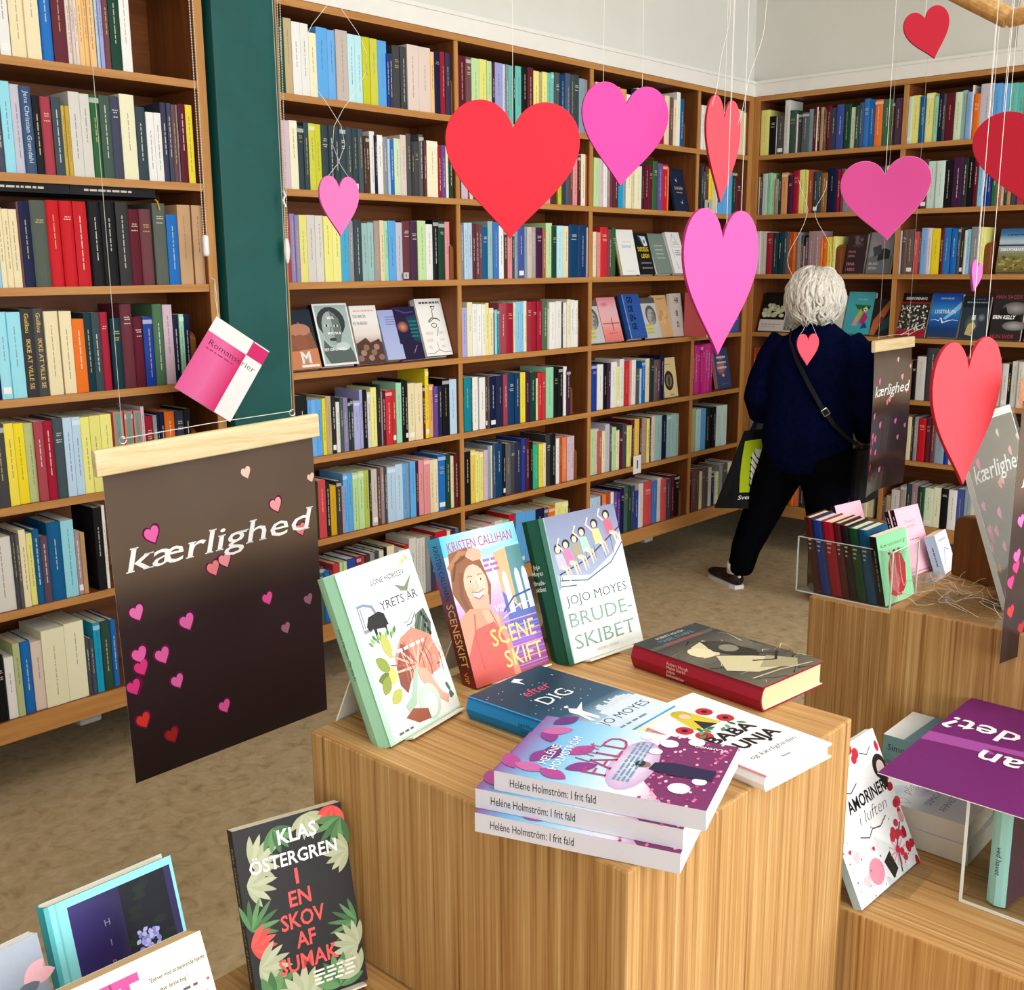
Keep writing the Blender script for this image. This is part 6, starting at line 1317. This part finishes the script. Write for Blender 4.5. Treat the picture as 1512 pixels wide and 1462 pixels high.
# ---------------------------------------------------------------- blind chains with white pulls
def chain(label, xa, ya, xb, yb, xt, Y, pull):
    """two bead strands from above the frame down to a white pull"""
    top1, top2 = onY(xa, ya, Y), onY(xb, yb, Y); low = onY(*xt, Y)
    root = empty('blind_chain', low, label, 'blind chain', 'bead chains of roller blinds')
    mb = MB()
    for t0, dx in ((top1, -.005), (top2, .005)):
        end = low + Vector((dx, 0, 0)); st = t0 + (t0-end)*.25; L = (st-end).length; k = int(L/.0075)
        mb.tube([st, end], .0006, 4)
        for i in range(k): mb.ball(end.lerp(st, i/k), .0022, seg=6, rows=4)
    mb.build('bead_chain', 'chain', root)
    mb = MB(); rg = []
    for z, r_ in pull: rg.append([low + Vector((r_*cos(2*pi*i/12), r_*.8*sin(2*pi*i/12), z)) for i in range(12)])
    mb.rings(rg); mb.build('pull_weight', 'plastic', root, smooth=True)
    return root
chain('bead chain with barrel-shaped white pull, left of green pillar', 279, 0, 284, 0, (303, 349), 2.90, [(.004, .004), (.002, .009), (-.004, .0105), (-.050, .0105), (-.056, .009), (-.058, .004)])
rt = chain('bead chain with tapered white pull, right of green pillar', 409, 0, 413, 0, (423, 356), 2.90, [(.008, .003), (.004, .007), (-.01, .0095), (-.03, .011), (-.05, .009), (-.066, .005), (-.070, .002)])
mb = MB(); q = onY(419, 296, 2.895)
mb.tube([q+Vector((0, 0, .03)), q+Vector((.006, 0, .015)), q+Vector((-.002, 0, 0)), q+Vector((.006, 0, -.02))], .004, 6); mb.build('chain_clip', 'plastic', rt)

# ---------------------------------------------------------------- small shelf signs
def shelf_sign(label, px, py, wpx, hpx, Y, col):
    c = onY(px, py, Y); k = (c-CAM).dot(FW)/F_PX; w, h = wpx*k*1.25, hpx*k
    mb = MB(); mb.box((c.x-w/2, Y, c.z-h/2), (c.x+w/2, Y+.003, c.z+h/2), col); mb.box((c.x-w*.07, Y-.0006, c.z-h*.22), (c.x+w*.07, Y, c.z+h*.24), '26262a')
    tag(mb.build('shelf_label', 'matte_print', org=(c.x, Y, c.z)), label, 'shelf label', 'white shelf labels')
shelf_sign('white shelf label with one black stroke clipped on the sixth shelf', 941, 686, 15, 27, D1-.004, 'f0ecea')
shelf_sign('small grey label with black stroke on the narrow corner bay', 1046, 303, 15, 15, D1-.004, 'b8b4ae')
shelf_sign('tiny grey tag low among the yellow row, first bay', 600, 407, 8, 9, D1-.002, 'c8c4be')

# ---------------------------------------------------------------- varnished rods of the hanging frame, top right
root = None
e = at(1490, 27, 1.7); s1 = at(1380, -28, 1.75); s2 = at(1600, 0, 1.62)
root = empty('hanging_frame', e, 'varnished round wooden rods of a hanging frame at the top right corner', 'hanging frame')
mb = MB(); d1 = (s1-e); mb.tube([e, e+d1*2.2], .0155, 18); mb.build('rod', 'rod', root, smooth=False)
mb = MB(); d2 = (s2-e); mb.tube([e - d2*.0, e+d2*2.0], .0140, 18); mb.build('rod', 'rod', root)
for q in (e+d1*.9, e+d2*.8):
    mb = MB(); mb.tube([q, Vector((q.x, q.y, CEIL))], .001, 5); mb.build('hanging_cord', 'thread', root)
# ---------------------------------------------------------------- the visitor seen from behind
HX = Vector((4.45, 2.25, 0))
def ring(c, ax, bx, rx, ry, n=20, pw=2.0):
    c = Vector(c); out = []
    for i in range(n):
        t = 2*pi*i/n; cs, sn = cos(t), sin(t)
        out.append(c + ax*(rx*math.copysign(abs(cs)**(2/pw), cs)) + bx*(ry*math.copysign(abs(sn)**(2/pw), sn)))
    return out
FWD = Vector((.97, .05, 0)).normalized(); LFT = Vector((-FWD.y, FWD.x, 0)); ZUP = Vector((0, 0, 1))
def limb(mb, pts, n=14):
    """pts: (position, radius across, radius deep)"""
    rg = []
    for i, (p, a, b) in enumerate(pts):
        p = Vector(p); q0 = Vector(pts[max(i-1, 0)][0]); q1 = Vector(pts[min(i+1, len(pts)-1)][0]); t = (q1-q0).normalized()
        ax = LFT - t*LFT.dot(t); ax = ax.normalized() if ax.length > .25 else (FWD - t*FWD.dot(t)).normalized(); bx = t.cross(ax)
        rg.append(ring(p, ax, bx, a, b, n))
    mb.rings(rg)
def P(f, l, z): return HX + FWD*f + LFT*l + ZUP*z
def torso(mb, g=0):
    for_ = [(.0, .005, .60, .160, .120), (.0, .0, .68, .182, .150), (-.01, -.005, .75, .188, .160), (-.005, -.005, .84, .176, .148), (.0, -.003, .93, .165, .132), (.01, .0, 1.02, .172, .132), (.03, .0, 1.11, .180, .122), (.055, .0, 1.17, .164, .102), (.075, .005, 1.205, .110, .085), (.09, .01, 1.235, .066, .066)]
    mb.rings([ring(P(f, l, z), LFT, FWD, a+g, b+g, 24, 2.4) for f, l, z, a, b in for_])
def arms(mb, g=0, hands=True):
    L = [(P(.045, .135, 1.165), .075, .070), (P(.03, .175, 1.10), .070, .068), (P(.0, .215, 1.00), .066, .064), (P(-.02, .235, .90), .064, .062), (P(.02, .235, .845), .060, .058), (P(.10, .215, .84), .054, .052), (P(.18, .195, .86), .048, .046)]
    Rr = [(P(.045, -.135, 1.165), .075, .070), (P(.04, -.195, 1.10), .072, .068), (P(.03, -.225, .98), .064, .062), (P(.05, -.235, .88), .058, .056), (P(.12, -.225, .80), .052, .050), (P(.19, -.20, .75), .046, .044)]
    for A in (L, Rr): limb(mb, [(p, a+g, b+g) for p, a, b in A])
def legs(mb, g=0, cut=.055):
    Lg = [(P(.0, .075, .70), .108, .130), (P(.0, .105, .60), .102, .116), (P(-.005, .17, .46), .088, .095), (P(-.01, .215, .34), .074, .080), (P(-.03, .262, .20), .060, .066), (P(-.02, .292, cut+.02), .050, .054)]
    Rg = [(P(.0, -.075, .70), .120, .135), (P(.01, -.09, .60), .108, .118), (P(.02, -.10, .46), .088, .094), (P(.02, -.105, .34), .074, .080), (P(.01, -.11, .20), .066, .070), (P(.0, -.11, cut), .058, .062)]
    for A in (Lg, Rg): limb(mb, [(p, a+g, b+g) for p, a, b in A])
def fused(mb, name, mat, parent, vox, smooth_it=6, disp=0):
    """fuse the lofted volumes into one continuous skin"""
    o = mb.build(name, mat, parent)
    m = o.modifiers.new('remesh', 'REMESH'); m.mode = 'VOXEL'; m.voxel_size = vox; m.use_smooth_shade = True
    s = o.modifiers.new('smooth', 'SMOOTH'); s.factor = .6; s.iterations = smooth_it
    if disp:
        tx = bpy.data.textures.new('cloth_folds', 'CLOUDS'); tx.noise_scale = .16
        d = o.modifiers.new('folds', 'DISPLACE'); d.texture = tx; d.strength = disp; d.mid_level = .3; d.texture_coords = 'LOCAL'
    return o
person = empty('person', HX, 'person with white wavy hair in navy jumper and black trousers, seen from behind', 'person')
HC = P(.075, .025, 1.345)
mb = MB(); torso(mb, -.024); arms(mb, -.022); legs(mb, -.022, .05)
limb(mb, [(P(.085, .01, 1.19), .058, .058), (P(.085, .015, 1.25), .052, .055), (P(.08, .02, 1.30), .055, .06)])
mb.ball(HC+Vector((0, 0, .01)), (.085, .075, .112), seg=20, rows=14)
mb.ball(HC+FWD*.088+Vector((0, 0, -.01)), (.016, .012, .02), seg=8, rows=6)
for s_ in (-1, 1): mb.ball(HC+LFT*.078*s_+Vector((0, 0, -.005)), (.018, .010, .028), seg=8, rows=6)
def hand(mb, wrist, fwd, side, down):
    fwd, side, down = fwd.normalized(), side.normalized(), down.normalized(); c = wrist+fwd*.045
    mb.rings([ring(wrist+fwd*d, side, down, a, b, 12) for d, a, b in ((-.03, .024, .018), (.0, .026, .018), (.03, .038, .016), (.07, .040, .014), (.085, .036, .012))])
    for i, (o_, ln) in enumerate(((-.028, .062), (-.010, .072), (.010, .068), (.027, .054))):
        b = wrist+fwd*.078+side*o_; mb.tube([b, b+fwd*ln*.4+down*.004, b+fwd*ln*.62+down*ln*.28, b+fwd*ln*.55+down*ln*.62], [.0088, .0084, .0078, .006], 8)
    b = wrist+fwd*.02-side*.028; mb.tube([b, b-side*.022+fwd*.018+down*.008, b-side*.024+fwd*.045+down*.022, b-side*.014+fwd*.062+down*.03], [.011, .0105, .0095, .007], 8)
hand(mb, P(.205, .205, .868), (FWD*.8-LFT*.35+ZUP*.05), LFT, -ZUP)
hand(mb, P(.215, -.192, .73), (FWD*.7+LFT*.2-ZUP*.6), -LFT, -ZUP+FWD*-.3)
fused(mb, 'body', 'skin', person, .0075, 2)
mb = MB(); torso(mb, .004); arms(mb, .004)
limb(mb, [(P(.085, .01, 1.18), .074, .074), (P(.088, .012, 1.245), .066, .068)])
fused(mb, 'jumper', 'sweater', person, .010, 8, .022)
mb = MB(); legs(mb, .006); mb.rings([ring(P(0, .01, z), LFT, FWD, a, b, 24, 2.3) for z, a, b in ((.56, .11, .10), (.62, .160, .120), (.70, .180, .145), (.76, .175, .145))])
fused(mb, 'trousers', 'trousers', person, .010, 6, .012)
def shoe(name, heel, toe):
    heel = Vector(heel); toe = Vector(toe); d = (toe-heel); L = d.length; d.normalize(); s = Vector((-d.y, d.x, 0))
    def sec(x, w, z0, z1, n=12):
        c = heel+d*x; return [c + s*(w*cos(2*pi*i/n)) + ZUP*((z0+z1)/2 + (z1-z0)/2*sin(2*pi*i/n)) for i in range(n)]
    m = MB(); m.rings([sec(.002, .026, .016, .075), (sec(.03, .035, .012, .092)), sec(.07, .037, .012, .088), sec(.12, .038, .012, .074), sec(.17, .043, .012, .060), sec(.21, .043, .014, .054), sec(.24, .034, .016, .046), sec(.254, .016, .02, .036)])
    o = m.build(name, M['shoe'], person, smooth=True)
    m = MB(); m.rings([[heel+d*x+s*(w*q)+ZUP*z for q, z in ((-1, .0), (1, .0), (1.02, .018), (-1.02, .018))] for x, w in ((-.004, .024), (.03, .036), (.10, .037), (.17, .044), (.22, .042), (.25, .026), (.26, .012))]); m.build('sole', 'plastic', o)
    m = MB(); m.ball(heel+d*(-.001)+ZUP*.06, .008, seg=8, rows=6); m.build('heel_tab', 'plastic', o)
    m = MB(); limb(m, [(heel+d*.045+ZUP*.07, .036, .040), (heel+d*.042+ZUP*.12, .038, .042)]); m.build('sock', 'plastic', o, smooth=True)
M['shoe'] = mottled('dark_patterned_shoe', [(.35, '0c090a'), (.5, '2a1416'), (.62, '4a2c28'), (.72, '1a1416')], .6, 55)
shoe('shoe', P(-.06, .275, 0), P(.08, .50, 0)); shoe('shoe', P(-.05, -.11, 0), P(.20, -.14, 0))
# hair: cap, then many wavy locks
mb = MB(); rr = random.Random(3); mh = MB()
hc = HC+Vector((0, 0, .012)) - FWD*.012
rg = []
for i in range(1, 18):
    ph = pi*i/20; row = []
    for k in range(40):
        th = 2*pi*k/40; dirv = FWD*cos(th)*sin(ph) + LFT*sin(th)*sin(ph) + ZUP*cos(ph)
        face = max(0, dirv.dot(FWD)-.35)
        R0 = .118 + .008*sin(7*th+2*ph)*sin(ph) + .005*sin(13*th-5*ph) - .03*face*(1 if ph > .9 else 0)
        row.append(hc + Vector((dirv.x*R0, dirv.y*R0, dirv.z*R0*1.10)))
    rg.append(row)
mh.rings(rg)
def lock(th, ph0, ph1, amp, rad, lift, ext):
    pts = []; n = 11
    for i in range(n):
        t = i/(n-1); ph = ph0+(ph1-ph0)*t; tt = th + amp*sin(2.2*pi*t+th*3)
        d_ = FWD*cos(tt)*sin(ph) + LFT*sin(tt)*sin(ph) + ZUP*cos(ph); R0 = .119+lift*sin(pi*t)+ext*t*t
        pts.append(hc + Vector((d_.x*R0, d_.y*R0, d_.z*R0*1.10)))
    mh.tube(pts, [rad*(.55+.6*sin(pi*min(1, .25+t*.75/(n-1)*1.0))) * (1 if t < n-3 else .45+.2*(n-1-t)) for t in range(n)], 6)
for i in range(230):
    th = rr.uniform(.75, 2*pi-.75); ph0 = rr.uniform(.05, 1.5); lock(th, ph0, min(2.55, ph0+rr.uniform(.6, 1.15)), rr.uniform(-.14, .14), rr.uniform(.004, .009), rr.uniform(.0, .010), rr.uniform(-.006, .012))
for i in range(60):
    th = rr.uniform(1.3, 2*pi-1.3); lock(th, rr.uniform(1.7, 2.0), rr.uniform(2.35, 2.65), rr.uniform(-.22, .22), rr.uniform(.004, .007), .006, rr.uniform(.0, .02))
mh.build('hair', 'hair', person, smooth=True)
# shoulder bag strap across the back
bag = empty('shoulder_bag', P(.12, -.20, .70), 'narrow dark shoulder bag strap with bright buckle crossing the navy back', 'shoulder bag')
pts = []; 
def back(l, z): return None
for l, z, f in ((.10, 1.215, .02), (.06, 1.17, -.075), (.0, 1.09, -.128), (-.06, 1.00, -.146), (-.115, .91, -.142), (-.165, .83, -.118), (-.20, .77, -.06), (-.215, .73, .02), (-.21, .70, .10)): pts.append(P(f, l, z))
mb = MB(); side = Vector((0, .75, .65)).normalized()
rgs = []
for i, q in enumerate(pts):
    t = (pts[min(i+1, len(pts)-1)]-pts[max(i-1, 0)]).normalized(); nrm = (q-P(0, 0, q.z)); nrm.z = 0; nrm.normalize(); ax = t.cross(nrm).normalized()
    rgs.append([q+ax*.009+nrm*.008, q-ax*.009+nrm*.008, q-ax*.009+nrm*.011, q+ax*.009+nrm*.011])
mb.rings(rgs); mb.build('strap', 'strap', bag)
b = pts[4].lerp(pts[5], .35); t = (pts[5]-pts[4]).normalized(); nrm = (b-P(0, 0, b.z)); nrm.z = 0; nrm.normalize(); ax = t.cross(nrm).normalized(); b = b+nrm*.014
mb = MB(); mb.tube([b+ax*x+t*y for x, y in ((-.013, -.014), (.013, -.014), (.013, .014), (-.013, .014), (-.013, -.014))], .0028, 6); mb.build('buckle', 'metal', bag)
mb = MB(); c = P(.16, -.215, .58); mb.rings([ring(c+ZUP*z, FWD, LFT, a, .035, 16, 4) for z, a in ((-.12, .10), (-.11, .115), (.10, .115), (.12, .10))]); mb.build('pouch', 'strap', bag)
# tote bag hanging from the left forearm
hang = P(.02, .255, .80)
def tb(px, py, f=0): return at(px, py, (hang-CAM).dot(FW)+f)
q = [tb(1100, 636), tb(1152, 632), tb(1150, 752), tb(1056, 750)]
rootb = empty('tote_bag', q[3], 'black tote bag with lime green panel of white stacked pages, on the left arm', 'bag')
mb = MB(); nb = (q[1]-q[0]).cross(q[3]-q[0]).normalized(); nb = nb if nb.dot(CAM-q[0]) > 0 else -nb
G = []
for j in range(9):
    v = j/8; row = []
    for i in range(9):
        u_ = i/8; p = q[0].lerp(q[1], u_).lerp(q[3].lerp(q[2], u_), v); row.append(p + nb*(.022*sin(pi*u_)*(.4+.6*v) + .004*sin(9*u_+5*v)))
    G.append(row)
vs = [p for r_ in G for p in r_]; k = len(vs); vs += [p - nb*(.02+.05*sin(pi*(i % 9)/8)*(.4+.6*(i//9)/8)) for i, p in enumerate(vs[:k])]
fs = []
for j in range(8):
    for i in range(8):
        a_ = j*9+i; fs.append((a_, a_+1, a_+10, a_+9)); fs.append((k+a_+9, k+a_+10, k+a_+1, k+a_))
for i in range(8): fs += [(i, k+i, k+i+1, i+1), (72+i, 73+i, k+73+i, k+72+i), (i*9, (i+1)*9, k+(i+1)*9, k+i*9), (i*9+8, k+i*9+8, k+(i+1)*9+8, (i+1)*9+8)]
mb.faces(vs, fs, '0c0d10')
def on(u_, v, e=.0012):
    p = q[0].lerp(q[1], u_).lerp(q[3].lerp(q[2], u_), v); return p + nb*(.022*sin(pi*u_)*(.4+.6*v)+.004*sin(9*u_+5*v)+e)
def patch(uv, col, e):
    n = 6
    for i in range(n):
        for j in range(n):
            def c_(s, t_): a0 = [uv[0][m]+(uv[1][m]-uv[0][m])*s for m in (0, 1)]; a1 = [uv[3][m]+(uv[2][m]-uv[3][m])*s for m in (0, 1)]; return on(a0[0]+(a1[0]-a0[0])*t_, a0[1]+(a1[1]-a0[1])*t_, e)
            mb.poly([c_(i/n, j/n), c_((i+1)/n, j/n), c_((i+1)/n, (j+1)/n), c_(i/n, (j+1)/n)], col)
patch([(.10, .14), (.92, .10), (.86, .78), (.30, .80)], 'b4cc18', .0014)
for i in range(5):                                      # stacked open pages: white chevrons on black outlines
    y = .28+.085*i
    for col, g, e in (('101214', .022, .0019), ('f4f4f0', .0, .0023)):
        patch([(.36+.02*i-g*.5, y-g), (.58, y+.15-g), (.58, y+.205+g), (.36+.02*i-g*.5, y+.06+g)], col, e+.0002*i)
        patch([(.58, y+.15-g), (.88+g*.5, y-.02-g), (.88+g*.5, y+.05+g), (.58, y+.205+g)], col, e+.0002*i)
patch([(.40, .24), (.55, .26), (.62, .40), (.46, .34)], 'f4f4f0', .0034); patch([(.62, .40), (.86, .16), (.88, .28), (.66, .46)], 'f4f4f0', .0034)
vs_, fs_, wd = glyphs('Svendborg', .01)
mb.faces([on(.30+.50*vx/wd, .89-.075*vy-.03*vx/wd, .002) for vx, vy in vs_], fs_, 'e8e8e4')
mb.build('bag_body', 'matte_print', rootb)
for o_ in (-.0, -.05):
    mb = MB(); a_, b_ = on(.22, .02, o_), on(.74, .02, o_); top = P(.05, .235, .85)
    mb.tube([a_, a_.lerp(top, .55)+LFT*.01, top+Vector((0, .02, .062)), top+Vector((.0, -.02, .062)), b_.lerp(top, .55), b_], .006, 6); mb.build('handle', 'strap', rootb)
